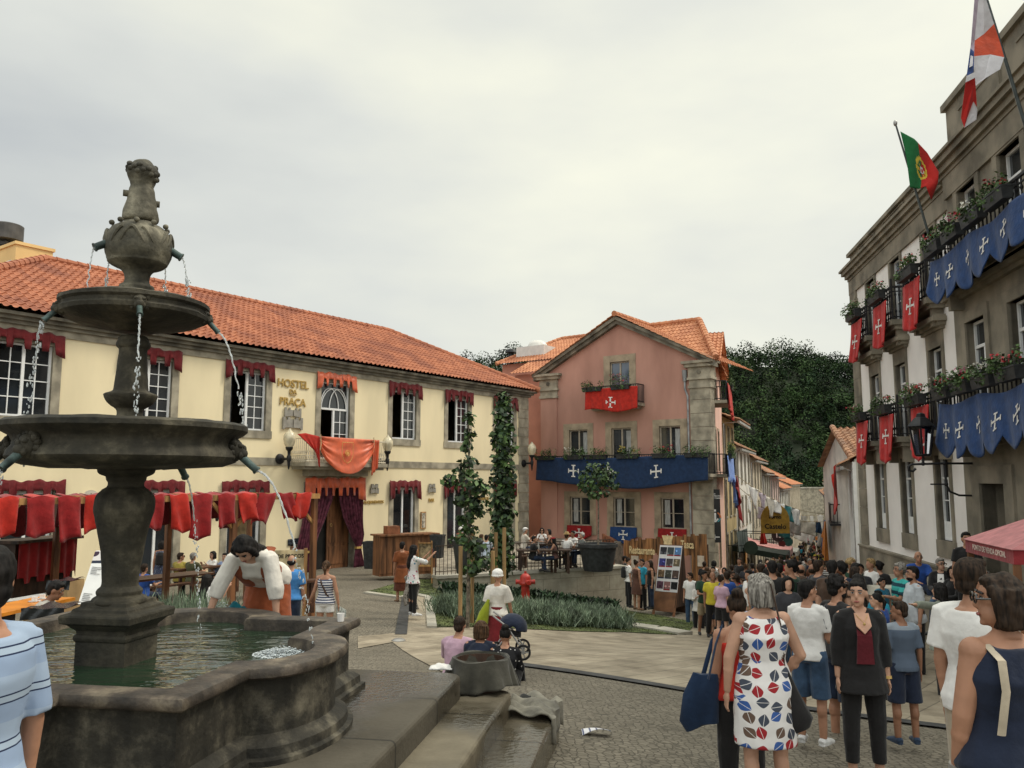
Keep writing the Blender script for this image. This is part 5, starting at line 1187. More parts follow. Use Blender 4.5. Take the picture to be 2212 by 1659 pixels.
# ==== terrace and retaining wall
ZT = -.86
W0 = atz(945,1244,ZT); W1 = atz(1350,1221.5,ZT)
rw = empty('retaining_wall', (W1[0], W1[1], -2.3), 'low granite block retaining wall along the restaurant terrace', 'wall')
ang = math.degrees(math.atan2(W1[0]-W0[0], W1[1]-W0[1])); RW = Fr((W0[0], W0[1]), ang); RWL = float(np.linalg.norm((W1-W0)[:2]))
M_block = brick_mat('granite_blocks', (.48,.45,.37), (.41,.385,.31), (.22,.2,.16), 1.3, .55, 1.0, (rad(90), 0, rad(-90+ang) if False else 0), .85, .008, .8)
mb = MB(); mb.fbox(RW, -.0, RWL, -.4, 0, -3.4, ZT-.1); mb.fbox(RW, RWL-.4, RWL, -2, -.4, -3.4, ZT-.1)
def boxmat():   # block courses laid out along the wall itself
 return M_block
o = mb.build('masonry', M_block, rw)
mb = MB(); mb.fbox(RW, -.05, RWL+.05, -.45, .05, ZT-.1, ZT); mb.fbox(RW, RWL-.45, RWL+.05, -2, -.45, ZT-.1, ZT); mb.build('coping', M_granite_light, rw)
q = [RW.p(0,-.44,0), RW.p(RWL-.44,-.44,0), RW.p(RWL-.44,-2,0), PF.p(5.6,3.2,0), PF.p(5.2,0,0), PF.p(10.6,0,0), YF.p(15.1,0,0), YF.p(7,.05,0)]
mb = MB(); mb.prism([(a[0],a[1]) for a in q], -3, ZT-.02); tag(mb.build('terrace', M_terr, None), kind='structure')
r = empty('terrace_railing', RW.p(RWL/2, -.2, ZT), 'thin rusty iron railing along the top of the terrace wall', 'railing'); mb = MB()
n = int(RWL/.16)
for k in range(n+1): s = RWL*k/n*.93; mb.bar(RW.p(s,-.2,ZT), RW.p(s,-.2,ZT+1.0), .018 if k % 10 else .04)
mb.bar(RW.p(0,-.2,ZT+1.0), RW.p(RWL*.93,-.2,ZT+1.0), .03); mb.bar(RW.p(0,-.2,ZT+.12), RW.p(RWL*.93,-.2,ZT+.12), .025); mb.build('bars', mat('rusty_iron', (.06,.035,.022), .7, .3, 12), r)
# ==== fountain
FC = np.array([-2.648, 5.658]); FPx = np.array([.985, -.170]); FQ = np.array([.170, .985])
def fl(p, q, z): a = FC+FPx*p+FQ*q; return (a[0], a[1], z)
def fstone(key, a, b, c, sc=2.5, wet=0):
 m = bpy.data.materials.new(key); m.use_nodes = True; nt = m.node_tree; bs = nt.nodes['Principled BSDF']; L = nt.links
 tc = N(nt, 'ShaderNodeTexCoord'); nz = N(nt, 'ShaderNodeTexNoise'); nz.inputs['Scale'].default_value = sc; nz.inputs['Detail'].default_value = 9; nz.inputs['Roughness'].default_value = .7; L.new(tc.outputs['Object'], nz.inputs['Vector'])
 rp = N(nt, 'ShaderNodeValToRGB'); e = rp.color_ramp.elements; e[0].position = .36; e[0].color = (*a,1); e[1].position = .66; e[1].color = (*c,1); k = e.new(.52); k.color = (*b,1); L.new(nz.outputs[0], rp.inputs[0])
 mp = N(nt, 'ShaderNodeMapping'); mp.inputs['Scale'].default_value = (7,7,.5); L.new(tc.outputs['Object'], mp.inputs[0])
 n3 = N(nt, 'ShaderNodeTexNoise'); n3.inputs['Scale'].default_value = 1; n3.inputs['Detail'].default_value = 4; L.new(mp.outputs[0], n3.inputs['Vector'])
 r3 = N(nt, 'ShaderNodeMapRange'); r3.inputs[1].default_value = .35; r3.inputs[2].default_value = .65; r3.inputs[3].default_value = .55; r3.inputs[4].default_value = 1.15; L.new(n3.outputs[0], r3.inputs[0])
 mu = N(nt, 'ShaderNodeMix', data_type='RGBA', blend_type='MULTIPLY'); mu.inputs['Factor'].default_value = 1; L.new(rp.outputs[0], mu.inputs['A']); L.new(r3.outputs[0], mu.inputs['B']); L.new(mu.outputs['Result'], bs.inputs['Base Color'])
 bs.inputs['Roughness'].default_value = .75-.3*wet; bs.inputs['Specular IOR Level'].default_value = .35
 n2 = N(nt, 'ShaderNodeTexNoise'); n2.inputs['Scale'].default_value = 28; n2.inputs['Detail'].default_value = 8; L.new(tc.outputs['Object'], n2.inputs['Vector'])
 bp = N(nt, 'ShaderNodeBump'); bp.inputs['Strength'].default_value = .55; bp.inputs['Distance'].default_value = .015; L.new(n2.outputs[0], bp.inputs['Height']); L.new(bp.outputs[0], bs.inputs['Normal'])
 return m
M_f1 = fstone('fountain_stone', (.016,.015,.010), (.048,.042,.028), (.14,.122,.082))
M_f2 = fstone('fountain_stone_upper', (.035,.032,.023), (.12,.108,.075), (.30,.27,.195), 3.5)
M_f3 = fstone('basin_stone', (.012,.011,.008), (.036,.032,.023), (.16,.14,.10), 1.7)
M_rim = fstone('rim_stone', (.035,.03,.025), (.085,.067,.05), (.22,.18,.125), 3, .4)
M_bronze = mat('bronze_green', (.075,.11,.10), .5, .3, 14, .2, 40, metal=.5)
def outline(o, n=14):
 pts = []; a = 1.242+o; lw = .56+o; lb = .31
 for k in range(4):
  c, s = [(1,0),(0,1),(-1,0),(0,-1)][k]
  def P(t, h): # side k: outward (c,s), tangent (-s,c)
   return (c*h-s*t, s*h+c*t)
  side = [(-a, a)]
  side += [(-a+(a-lw)*j/4, a) for j in range(1, 5)]
  side += [(-lw*math.cos(math.pi*j/n), a+lb*math.sin(math.pi*j/n)) for j in range(1, n)]
  side += [(lw+(a-lw)*j/4, a) for j in range(0, 4)]
  pts += [P(t, h) for t, h in side]
 return pts
ft = empty('stone_fountain', fl(0,0,.8), 'dark baroque stone fountain with two bowls and a lobed basin', 'fountain')
def ring_loft(levels, closed=False):
 mb = MB(); R = [outline(o) for o, z in levels]; n = len(R[0])
 for (o, z), r_ in zip(levels, R): mb.v += [fl(p, q, z) for p, q in r_]
 m = len(levels)
 for i in range(m if closed else m-1):
  for j in range(n): a = i*n+j; b = i*n+(j+1)%n; c = ((i+1)%m)*n+(j+1)%n; d = ((i+1)%m)*n+j; mb.f.append((a,b,c,d)); mb.m.append(0)
 return mb
ring_loft([(-.035,1.30),(-.05,1.25),(-.055,1.2),(-.055,.94),(-.02,.92),(.015,.89),(.02,.84),(.05,.83),(.05,.70)]).build('basin_wall', M_f3, ft, smooth=True)
ring_loft([(-.05,1.255),(.0,1.262),(.012,1.275),(.014,1.305),(.004,1.325),(-.02,1.333),(-.165,1.333),(-.182,1.325),(-.19,1.30),(-.19,.82),(-.1,.82)]).build('basin_rim', M_rim, ft, smooth=True)
CB = FC.copy(); FC = np.array([-2.575, 5.52])
for md in (): pass
Y0 = FC[1]
def prof(rows, f):
 out = []
 for y, x0, x1 in rows:
  v, u0, u1 = f(y, x0, x1); p = at((u0+u1)/2, v, Y0); d = Y0*_cp+(p[2]-CZ)*_sp
  out.append(((u1-u0)/2/FD*d, p[2]))
 return out
A_ = lambda y, a, b: ((560+y*.452)/1.763, a*.2564, b*.2564); B_ = lambda y, a, b: ((1250+y*.4069)/1.763, a*.2308, b*.2308); C_ = lambda y, a, b: ((1850+y*.452)/1.763, a*.2564, b*.2564)
fin = prof([(110,1180,1215),(118,1150,1250),(135,1125,1275),(150,1118,1282),(170,1085,1308),(200,1070,1325),(240,1072,1325),(275,1088,1312),(300,1104,1296),(315,1100,1295),(332,1108,1284),(358,1098,1284),(362,1092,1290),(450,1072,1298),(520,1050,1308),(570,1036,1316),(610,1034,1320),(630,1045,1312),(640,1062,1300)], A_)
vase = prof([(636,1062,1300),(648,1046,1306),(660,1044,1308),(672,985,1325),(690,955,1352),(720,925,1390),(770,898,1415),(830,890,1424),(890,892,1424),(930,902,1412),(975,930,1392),(985,925,1398),(1005,960,1372),(1030,1012,1300),(1050,1030,1275),(1080,1050,1248),(1130,1055,1240),(1160,1045,1250),(1168,1008,1270),(1185,1000,1276),(1200,1005,1274),(1206,1000,1270),(1260,998,1268)], A_)
shaft = prof([(60,1090,1350),(128,1085,1352),(134,1075,1372),(160,1072,1376),(185,1082,1366),(195,1100,1346),(215,1102,1342),(400,1076,1346),(560,1056,1350),(585,1050,1352),(600,1032,1366),(618,958,1432),(630,958,1434),(660,966,1420),(700,990,1398),(735,1030,1358),(752,1070,1312),(790,1084,1308),(825,1080,1312),(832,1060,1326),(870,1058,1328)], B_)
low = prof([(1270,930,1390),(1288,915,1415),(1330,912,1418),(1370,925,1405),(1385,985,1340),(1400,986,1338),(1425,990,1336),(1440,1012,1322),(1490,1012,1322),(1510,960,1375)], B_)+prof([(35,880,1228),(60,835,1258),(100,806,1276),(160,802,1282),(210,804,1282),(300,822,1250),(400,842,1222),(500,856,1200),(600,864,1186),(700,868,1170),(800,868,1156),(845,866,1150),(858,834,1168),(880,814,1184),(905,822,1180),(918,832,1172),(930,800,1200),(945,768,1206),(975,762,1210),(1000,775,1205)], C_)
cz = lambda P: [(r, z) for r, z in P][::-1]
c3 = (FC[0], FC[1], 0)
def lat(P, name, mt, n=40, par=ft):
 mb = MB(); mb.lathe(cz(P), c3, n); o = mb.build(name, mt, par, smooth=True);
 return o
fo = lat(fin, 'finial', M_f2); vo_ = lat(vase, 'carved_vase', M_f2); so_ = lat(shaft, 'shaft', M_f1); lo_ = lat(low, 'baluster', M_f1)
for ob, st, sc_ in ((fo, .014, .05), (vo_, .012, .06), (so_, .010, .08), (lo_, .012, .12)):
 sb = ob.modifiers.new('sub', 'SUBSURF'); sb.levels = 1; sb.render_levels = 1
 tx_ = bpy.data.textures.new('stone_wear', 'CLOUDS'); tx_.noise_scale = sc_; dm = ob.modifiers.new('wear', 'DISPLACE'); dm.texture = tx_; dm.strength = st; dm.texture_coords = 'GLOBAL'
zk = at(300, (560+430*.452)/1.763, Y0)[2]; mb = MB(); CAMD = np.array([.435,-.90]); RT = np.array([.90,.435])
for k, (dv, zz) in enumerate(((-RT, .02), (RT, -.03), (CAMD*.6-RT*.5, -.02), (-CAMD, 0))):
 a = FC+dv*.06; b = FC+dv*.118; mb.tube([(a[0],a[1],zk+zz),(b[0],b[1],zk+zz)], [.024,.022], 10)
mb.build('knob', M_f2, fo, smooth=True)
zv = at(290, (560+780*.452)/1.763, Y0)[2]; mb = MB(); rv = .212
for k in range(8):
 t0 = k*math.pi/4+.2
 pts = []
 for j in range(13):
  q = j/12; t = t0+(q-.5)*.95; z = zv+.075*math.cos(q*math.pi*2)*(1 if k % 2 else -1)*.8-.02
  rr = rv*(1-.5*((z-zv+.02)/.17)**2)+.002; pts.append((FC[0]+rr*math.cos(t), FC[1]+rr*math.sin(t), z))
 mb.tube(pts, .013, 6)
for k in range(10):
 t = k*.628; rr = rv*.84; mb.ell((FC[0]+rr*math.cos(t), FC[1]+rr*math.sin(t), zv+.09), (.02,.02,.018), 8, 6)
mb.build('strapwork', M_f2, vo_, smooth=True)
mb = MB(); rf_ = .095; zf_ = at(305, (560+215*.452)/1.763, Y0)[2]
for k in range(26):
 t = k*2.4; z = zf_+((k*7) % 11-5)*.011; rr = rf_*(1-abs(z-zf_)*2); mb.ell((FC[0]+rr*math.cos(t), FC[1]+rr*math.sin(t), z), (.024,.024,.02), 8, 6)
mb.build('carved_foliage', M_f2, fo, smooth=True)
def bowl(z_rim, R, rows, name, lobes, zs=.62):
 mb = MB(); mb.lathe([(r*R, z_rim+z*zs) for r, z in rows][::-1], c3, 64)
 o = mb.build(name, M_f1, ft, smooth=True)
 tx_ = bpy.data.textures.new('stone_wear', 'CLOUDS'); tx_.noise_scale = .16; dm = o.modifiers.new('wear', 'DISPLACE'); dm.texture = tx_; dm.strength = .02; dm.texture_coords = 'GLOBAL'
 return o
zr2 = at(285, (560+1330*.452)/1.763, Y0)[2]; R2_ = .475
zr1 = at(262, (1250+915*.4069)/1.763, Y0)[2]; R1_ = .765
b2o = bowl(zr2, R2_, [(.80,-.02),(.86,.03),(.93,.045),(1.0,.02),(1.0,-.03),(.96,-.06),(.955,-.10),(.985,-.13),(.97,-.18),(.88,-.23),(.74,-.27),(.55,-.30),(.36,-.33),(.28,-.36)], 'upper_bowl', 8, .52)
b1o = bowl(zr1, R1_, [(.80,-.04),(.9,.02),(.96,.03),(1.0,.0),(1.0,-.05),(.97,-.08),(.90,-.13),(.875,-.18),(.88,-.23),(.915,-.28),(.93,-.34),(.90,-.39),(.80,-.43),(.6,-.45),(.36,-.46),(.30,-.47)], 'lower_bowl', 8)
mb = MB(); mb.lathe([(R2_*.84,-.004),(.01,0)], (FC[0],FC[1],zr2-.0), 40);
def dirv(deg): t = rad(deg); d = CAMD*math.cos(t)+RT*math.sin(t); return d
spouts = []
def mask_spout(deg, R, z, drop, sp_len, par, big=1.0, ang=35, mask=True):
 d = dirv(deg); t = np.array([-d[1], d[0]])
 def Q(o, s, zz): a = FC+d*(R+o)+t*s; return (a[0], a[1], z+zz)
 if mask:
  mb = MB(); k = big
  mb.ell(Q(-.01*k,0,0), (.085*k,.085*k,.10*k), 12, 8); mb.ell(Q(.06*k,0,-.03*k), (.05*k,.05*k,.05*k), 10, 6); mb.ell(Q(.075*k,0,.01*k), (.022*k,.022*k,.035*k), 8, 6)
  for sg in (-1, 1):
   mb.ell(Q(.045*k,sg*.04*k,.035*k), (.028*k,.028*k,.022*k), 8, 6); mb.ell(Q(.05*k,sg*.035*k,-.045*k), (.03*k,.03*k,.035*k), 8, 6); mb.ell(Q(.0,sg*.085*k,.06*k), (.03*k,.03*k,.04*k), 8, 6)
  for j in range(11):
   a = -.6+j*.44; mb.ell(Q(-.015*k,.095*k*math.cos(a),.105*k*math.sin(a)), (.032*k,.032*k,.032*k), 8, 6)
  mb.build('lion_mask', M_f1, par, smooth=True)
 a = Q(.05*big, 0, -.05*big); ca, sa = math.cos(rad(ang)), math.sin(rad(ang))
 e = (a[0]+d[0]*sp_len*ca, a[1]+d[1]*sp_len*ca, a[2]-sp_len*sa)
 mb = MB(); m1_ = tuple((np.array(a)*.15+np.array(e)*.85)); mb.tube([a, m1_, tuple(np.array(a)*.08+np.array(e)*.92), e], [.034*big,.031*big,.038*big,.038*big], 12); mb.build('spout', M_bronze, par, smooth=True)
 return np.array(e), d
M_jet = mat('water_jet', (.80,.84,.84), .08, .05, 20, trans=.55, spec=.8)
def jet(e, d, z_end, v0, label, r=.013, broken=.5, seed=0):
 rng = random.Random(seed); mb = MB(); T = math.sqrt(max(.01, 2*(e[2]-z_end)/9.8)); n = 60; pts = []; rs = []
 for k in range(n+1):
  q = k/n; t = T*q; p = e+np.array([d[0], d[1], 0])*v0*t; p[2] = e[2]-4.9*t*t-.15*t
  if p[2] < z_end: break
  w_ = .006*q; p = p+np.array([w_*math.sin(k*.9+seed), w_*math.cos(k*.7+seed), 0])
  if q <= broken: pts.append(tuple(p)); rs.append(r*.55*(1-.4*q)*(1+.28*math.sin(k*1.9+seed)))
  else:
   for _ in range(2): mb.ell((p[0]+rng.gauss(0,.008), p[1]+rng.gauss(0,.008), p[2]+rng.uniform(-.03,.03)), (.0055*rng.uniform(.5,1.3),)*2+(.010*rng.uniform(.6,1.6),), 6, 5)
 if len(pts) > 1: mb.tube(pts, rs, 7)
 return mb.build('water_jet', M_jet, ft, smooth=True)
ZW = 1.24
for i, (dg, v0, drop, br) in enumerate(((-82,.35,0,.35),(2,.22,1,.6),(80,.55,1,.72))):
 e, d = mask_spout(dg, R2_*.94, zr2-.065, 0, .10, b2o, .55, 48)
 if drop: jet(e, d, zr1-.02, v0, '', .012, br, i)
 else: jet(e, d, zr1-.3, .15, '', .006, .02, 9)
for i, (dg, v0, br, rr) in enumerate(((72,.85,.62,.015),(-52,.05,.1,.006),(-96,.9,.55,.013),(150,.75,.5,.013))):
 e, d = mask_spout(dg, R1_*.91, zr1-.16 if dg != 150 else zr1-.2, 0, .15, b1o, .78, 42)
 jet(e, d, ZW-.02, v0, '', rr, br, 20+i)
for i, dg in enumerate((-78, 82, 140, -140)):
 e, d = mask_spout(dg, .16, zv-.02, 0, .09, vo_, .8, 30, False); jet(e, d, zr2-.02, .12+.12*(i == 1), '', .010, .55 if i != 0 else .9, 40+i)
def sqp(rows, name, mt):
 mb = MB(); n = len(rows)
 for h, z in rows: mb.v += [fl(h,-h,z), fl(h,h,z), fl(-h,h,z), fl(-h,-h,z)]
 for i in range(n-1):
  for j in range(4): a = i*4+j; b = i*4+(j+1)%4; mb.f.append((a,b,b+4,a+4)); mb.m.append(0)
 mb.f += [(3,2,1,0), tuple(range(4*n-4, 4*n))]; mb.m += [0,0]
 o = mb.build(name, mt, ft); bv = o.modifiers.new('bevel', 'BEVEL'); bv.width = .012; bv.segments = 2; return o
zc = lambda y: at(264, (1850+y*.452)/1.763, Y0-.2)[2]
sqp([(.175,.8),(.175,zc(1330)),(.182,zc(1325)),(.188,zc(1295)),(.182,zc(1270)),(.172,zc(1262)),(.175,zc(1235)),(.20,zc(1205)),(.215,zc(1180)),(.245,zc(1165)),(.25,zc(1110)),(.245,zc(1092)),(.2,zc(1075)),(.195,zc(1050)),(.165,zc(1030)),(.16,zc(995))], 'pedestal', M_f1)
def water_mat():
 m = bpy.data.materials.new('basin_water'); m.use_nodes = True; nt = m.node_tree; bs = nt.nodes['Principled BSDF']; L = nt.links
 tc = N(nt, 'ShaderNodeTexCoord'); nz = N(nt, 'ShaderNodeTexNoise'); nz.inputs['Scale'].default_value = 1.6; nz.inputs['Detail'].default_value = 3; L.new(tc.outputs['Object'], nz.inputs['Vector'])
 rp = N(nt, 'ShaderNodeValToRGB'); rp.color_ramp.elements[0].color = (.006,.012,.006,1); rp.color_ramp.elements[1].color = (.022,.05,.026,1); L.new(nz.outputs[0], rp.inputs[0]); L.new(rp.outputs[0], bs.inputs['Base Color'])
 bs.inputs['Roughness'].default_value = .03; bs.inputs['IOR'].default_value = 1.5; bs.inputs['Specular IOR Level'].default_value = .7
 mp = N(nt, 'ShaderNodeMapping'); mp.inputs['Scale'].default_value = (1.6,3.2,3); mp.inputs['Rotation'].default_value = (0,0,rad(-8)); L.new(tc.outputs['Object'], mp.inputs[0])
 w1 = N(nt, 'ShaderNodeTexNoise'); w1.inputs['Scale'].default_value = 2.0; w1.inputs['Detail'].default_value = 3; w1.inputs['Roughness'].default_value = .5; L.new(mp.outputs[0], w1.inputs['Vector'])
 bp = N(nt, 'ShaderNodeBump'); bp.inputs['Strength'].default_value = .6; bp.inputs['Distance'].default_value = .07; L.new(w1.outputs[0], bp.inputs['Height']); L.new(bp.outputs[0], bs.inputs['Normal'])
 return m
FC = CB
pts = outline(-.188); mb = MB(); mb.v = [fl(p, q, ZW) for p, q in pts]; mb.f = [tuple(range(len(pts)))]; mb.m = [0]
tag(mb.build('water', water_mat(), None), kind='structure')
M_foam = mat('water_foam', (.62,.68,.70), .15, .1, 20, trans=.25, spec=.8)
def splash(c, R, h, n, label, seed, mt=M_foam):
 rng = random.Random(seed); mb = MB()
 for k in range(n):
  a = rng.uniform(0, 6.28); q = rng.random()**.6; x = c[0]+R*q*math.cos(a); y = c[1]+R*.8*q*math.sin(a); z = c[2]+h*(1-q)*rng.random()**2.2
  q2 = rng.uniform(.0015,.0065); mb.ell((x,y,z), (q2*1.6,q2*1.6,q2*.5), 6, 4)
 o = mb.build('splash', mt, None, smooth=True); tag(o, label, 'splash', 'splashes in the basin'); return o
p = atz(608,1412,ZW); splash((p[0],p[1],ZW), .19, .06, 1000, 'white splash where the jet lands inside the basin lobe', 1)
p = atz(470,1333,ZW); splash((p[0],p[1],ZW), .20, .2, 900, 'churning splash around the washed cloth and the woman\'s hand', 2)
tl = MB(); p = atz(500,1332,ZW); rng = random.Random(8)
tl.grid(lambda u, v: (p[0]+.16*(u-.35)*1.6+.02*math.sin(v*9), p[1]+.14*(v-.5), ZW-.02+.13*math.sin(u*3.1)*math.sin(v*3.1)+.02*math.sin(u*17+v*11)), 16, 12); o = tl.build('washed_cloth', cloth('turquoise', (.01,.16,.20)), None, smooth=True, solid=.01); tag(o, 'wet turquoise cloth being washed at the far side of the basin', 'cloth')
# ==== platform and steps
M_step = brick_mat('step_stone', (.085,.074,.055), (.068,.06,.045), (.03,.027,.02), 1.0, 6, 1.0, rad(99.8), .7, .012, 1.1, 1, 0)
M_step2 = brick_mat('step_stone_dry', (.18,.155,.11), (.15,.13,.092), (.05,.045,.035), 1.3, 6, 1.0, rad(99.8), .8, .010, 1.1, 1, 0)
st_ = empty('fountain_steps', fl(0,0,.2), 'three worn and wet granite steps around the fountain', 'steps')
for (h, hq, z, m_, cr_) in ((1.955,1.86,.80,M_step,.14),(2.336,2.1,.62,M_step2,.12),(2.705,2.43,.44,M_step2,.10)):
 pts = []
 for sx, sy in ((1,-1),(1,1),(-1,1),(-1,-1)):
  for j in range(5):
   a = {(1,-1):-90,(1,1):0,(-1,1):90,(-1,-1):180}[(sx,sy)]+j*22.5; pts.append((sx*(h-cr_)+cr_*math.cos(rad(a)), sy*(hq-cr_)+cr_*math.sin(rad(a))))
 mb = MB(); mb.prism([fl(p, q, 0)[:2] for p, q in pts], -.6, z); o = mb.build('step', m_, st_); bv = o.modifiers.new('bevel', 'BEVEL'); bv.width = .035; bv.segments = 3
# ==== planting
M_lav = [mat('lavender_leaf', (.25,.31,.21), .75, .3, 3), mat('lavender_leaf_dark', (.14,.195,.12), .75, .3, 3)]  # second tone is a darker leaf green, mixed in blade by blade at random
def hedge(a, b, wdt, h, label, n, seed, mats=M_lav, sz=.05, name='lavender_hedge', cat='hedge', blades=30):
 rng = random.Random(seed); mb = MB(); a = np.array(a[:2]); b = np.array(b[:2]); d = b-a; L = np.linalg.norm(d); d /= L; nn = np.array([-d[1], d[0]])
 for k in range(n):
  t = rng.random(); w_ = rng.uniform(-.5,.5); x, y = a+d*L*t+nn*wdt*w_; z = g(x, y); hh = h*(1-1.5*w_*w_)*rng.uniform(.75,1.12)
  for j in range(blades):
   px, py = x+rng.gauss(0,.13), y+rng.gauss(0,.13); z0 = z+hh*rng.uniform(.05,.75); l = rng.uniform(.14,.30)*h/.75; lx, ly = rng.gauss(0,.06), rng.gauss(0,.06); q = rng.uniform(0,3.14); w2 = sz*.36
   cx, cy = w2*math.cos(q), w2*math.sin(q)
   mb.add([(px-cx,py-cy,z0),(px+cx,py+cy,z0),(px+lx+cx*.5,py+ly+cy*.5,z0+l*.7),(px+lx*1.3,py+ly*1.3,z0+l),(px+lx-cx*.5,py+ly-cy*.5,z0+l*.7)], [(0,1,2,3,4)], rng.random() < .4)
 o = mb.build(name, mats, None, fix=False); return tag(o, label, cat)
h0, h1_ = gpx(940,1338), gpx(1335,1360)
hedge(h0+np.array([.2,.9,0]), h1_+np.array([-.1,.9,0]), 1.7, .64, 'long grey green lavender hedge across the lawn', 800, 1, sz=.036)
p = at(330,1300,12.2); p2 = at(500,1300,11.8); hedge(p, p2, .8, 1.02, 'small lavender clump behind the fountain basin', 330, 2, sz=.03)
hedge(gpx(955,1290)+np.array([0,1.2,0]), gpx(1330,1322)+np.array([0,.2,0]), .7, .42, 'dark creeping shrubs at the foot of the terrace wall', 230, 3, [M_leaf_d, mat('leaf_darker', (.02,.04,.018), .7, .3, 3)], .14, 'low_shrubs', 'shrub', 22)
def tree(u, base_v, Y, tufts, label, size=.11, zbase=None, tr=.035, name='young_tree', mats=None, dens=1.0):
 b = at(u, base_v, Y); zb_ = g(b[0], b[1]) if zbase is None else zbase; r = empty(name, (b[0], b[1], zb_), label, 'tree', 'young trees in the square'); rng = random.Random(int(u))
 top = at(tufts[0][0], tufts[0][1], Y); mb = MB(); mb.tube([(b[0],b[1],zb_),(b[0]+.03,b[1],zb_*.5+top[2]*.5),(top[0],top[1],top[2])], [tr*1.3,tr,tr*.3], 8)
 ms = MB()
 for (tu, tv, rw_, rh) in tufts:
  c = at(tu, tv, Y); s = Y/FD; leaves(ms, c, (rw_*s, rw_*s, rh*s), int(rw_*rh*.11*dens)+14, size, rng, (lambda q: 0 if q.random() < .55 else 1), hollow=.1)
  mid = np.array([b[0]+(top[0]-b[0])*.5, b[1], c[2]-rh*s*.8]); mb.tube([tuple(mid), tuple(c)], .012, 5)
 mb.build('trunk', M_bark, r, smooth=True); ms.build('crown', mats or [M_leaf, M_leaf_d], r, fix=False); return r
rng = random.Random(33)
t1 = [(1012,905,15,18),(1014,940,17,14),(1008,965,15,14),(1010,998,24,14),(1004,1020,28,16),(1014,1045,34,22),(975,1040,24,16),(1040,1055,26,20),(1000,1078,30,18),(1022,1085,34,18),(1030,1105,30,16),(1005,1120,22,16),(1012,1145,24,14),(1004,1168,34,14),(1030,1185,26,16),(1040,1215,36,20),(1015,1232,24,12)]
tree(1010, 1330, 19.5, t1, 'loose tufted young tree with stakes in front of the hostel doors', .16, dens=1.2)
t2 = [(1086+rng.uniform(-4,4), 862+k*15.5, 18+min(10, k*1.6)+rng.uniform(-3,4), 16) for k in range(25)]
tree(1078, 1300, 22.0, t2, 'dense columnar young tree before the hostel corner', .17, mats=[M_leaf_d, M_leaf], dens=1.9)
t3 = [(1290,1010,30,18),(1268,1025,26,16),(1312,1028,26,18),(1290,1045,42,20),(1262,1050,22,14),(1330,1052,18,9),(1290,1065,34,14),(1300,1030,34,20)]
tree(1292, 1172, 30.8, t3, 'small round crowned tree growing from the black pot on the terrace', .17, zbase=ZT+.8, tr=.03, dens=1.5)
r = empty('tree_pot', at(1292,1225,30.8)*np.array([1,1,0])+np.array([0,0,ZT]), 'large round black pot of the terrace tree', 'plant pot'); c = wloc(r); mb = MB(); mb.lathe([(.52,0),(.55,.1),(.68,.85),(.74,.86),(.74,.98),(.68,.98),(.66,.9)], c, 30); mb.build('pot', M_pot, r, smooth=True); mb = MB(); mb.lathe([(.65,.88),(.01,.9)], c, 20); mb.build('soil', M_dark, r)
for (u, v, Y, rr, hh, lb) in ((1010,1238,27.5,.5,1.0,'tall black planter by the terrace end, behind the loose tree'),(945,1205,31.5,.34,.8,'black planter at the right end of the wooden counter'),(800,1228,33.2,.36,1.0,'black tapered bin beside the entrance curtain')):
 c = at(u, v, Y); zb_ = c[2]; r = empty('planter', (c[0],c[1],zb_), lb, 'planter', 'black planters by the hostel'); mb = MB(); mb.lathe([(rr*.72,0),(rr,hh),(rr*1.05,hh),(rr*1.05,hh+.06),(rr*.9,hh+.06),(rr*.88,hh-.1)], (c[0],c[1],zb_), 24 if rr > .4 else 4, rot=.6); mb.build('pot', M_pot, r)
for (u, v0_, v1_, Y, lb) in ((994,1180,1340,18.6,'left wooden stake of the loose tree'),(1020,1150,1300,20.6,'thin rear stake behind the loose tree'),(1064,1190,1378,17.8,'short front stake beside the white capped woman'),(1089,1140,1330,19.6,'tall right hand stake of the columnar tree'),(1071,1150,1290,21.4,'dark stake of the columnar tree')):
 a = at(u, v1_, Y); b = at(u, v0_, Y); zb_ = g(a[0], a[1]); r = MB(); r.tube([(a[0],a[1],zb_-.1),(a[0],a[1],b[2])], .045, 8); o = r.build('tree_stake', mat('stake_wood', (.30,.19,.08), .8, .25, 10, stretch=(1,1,.1)), None, smooth=True); tag(o, lb, 'stake', 'stakes of the young trees')
c = at(1135,1300,26.6); zb_ = g(c[0], c[1]); r = empty('fire_hydrant', (c[0],c[1],zb_), 'red fire hydrant in front of the terrace wall', 'hydrant'); M_hyd = mat('hydrant_red', (.40,.03,.02), .4, .15, 5); zt_ = at(1135,1234,26.6)[2]; k = max(.9, zt_-zb_)
mb = MB(); mb.lathe([(.2,0),(.2,.06),(.13,.08),(.13,.55),(.19,.58),(.2,.64),(.17,.68),(.17,.8),(.15,.86),(.09,.92),(.04,.94),(.04,1.0)], (c[0],c[1],zb_+k-1.0), 18); mb.lathe([(.12,0),(.12,1)], (c[0],c[1],zb_-.1), 10); mb.build('barrel', M_hyd, r, smooth=True)
for dx, dy in ((1,0),(-1,0),(.3,-.95)):
 mb = MB(); z = zb_+k-.33; mb.tube([(c[0]+dx*.14,c[1]+dy*.14,z),(c[0]+dx*.27,c[1]+dy*.27,z)], [.07,.07], 10); mb.tube([(c[0]+dx*.27,c[1]+dy*.27,z),(c[0]+dx*.31,c[1]+dy*.31,z)], [.085,.07], 8); mb.build('outlet', M_hyd, r)
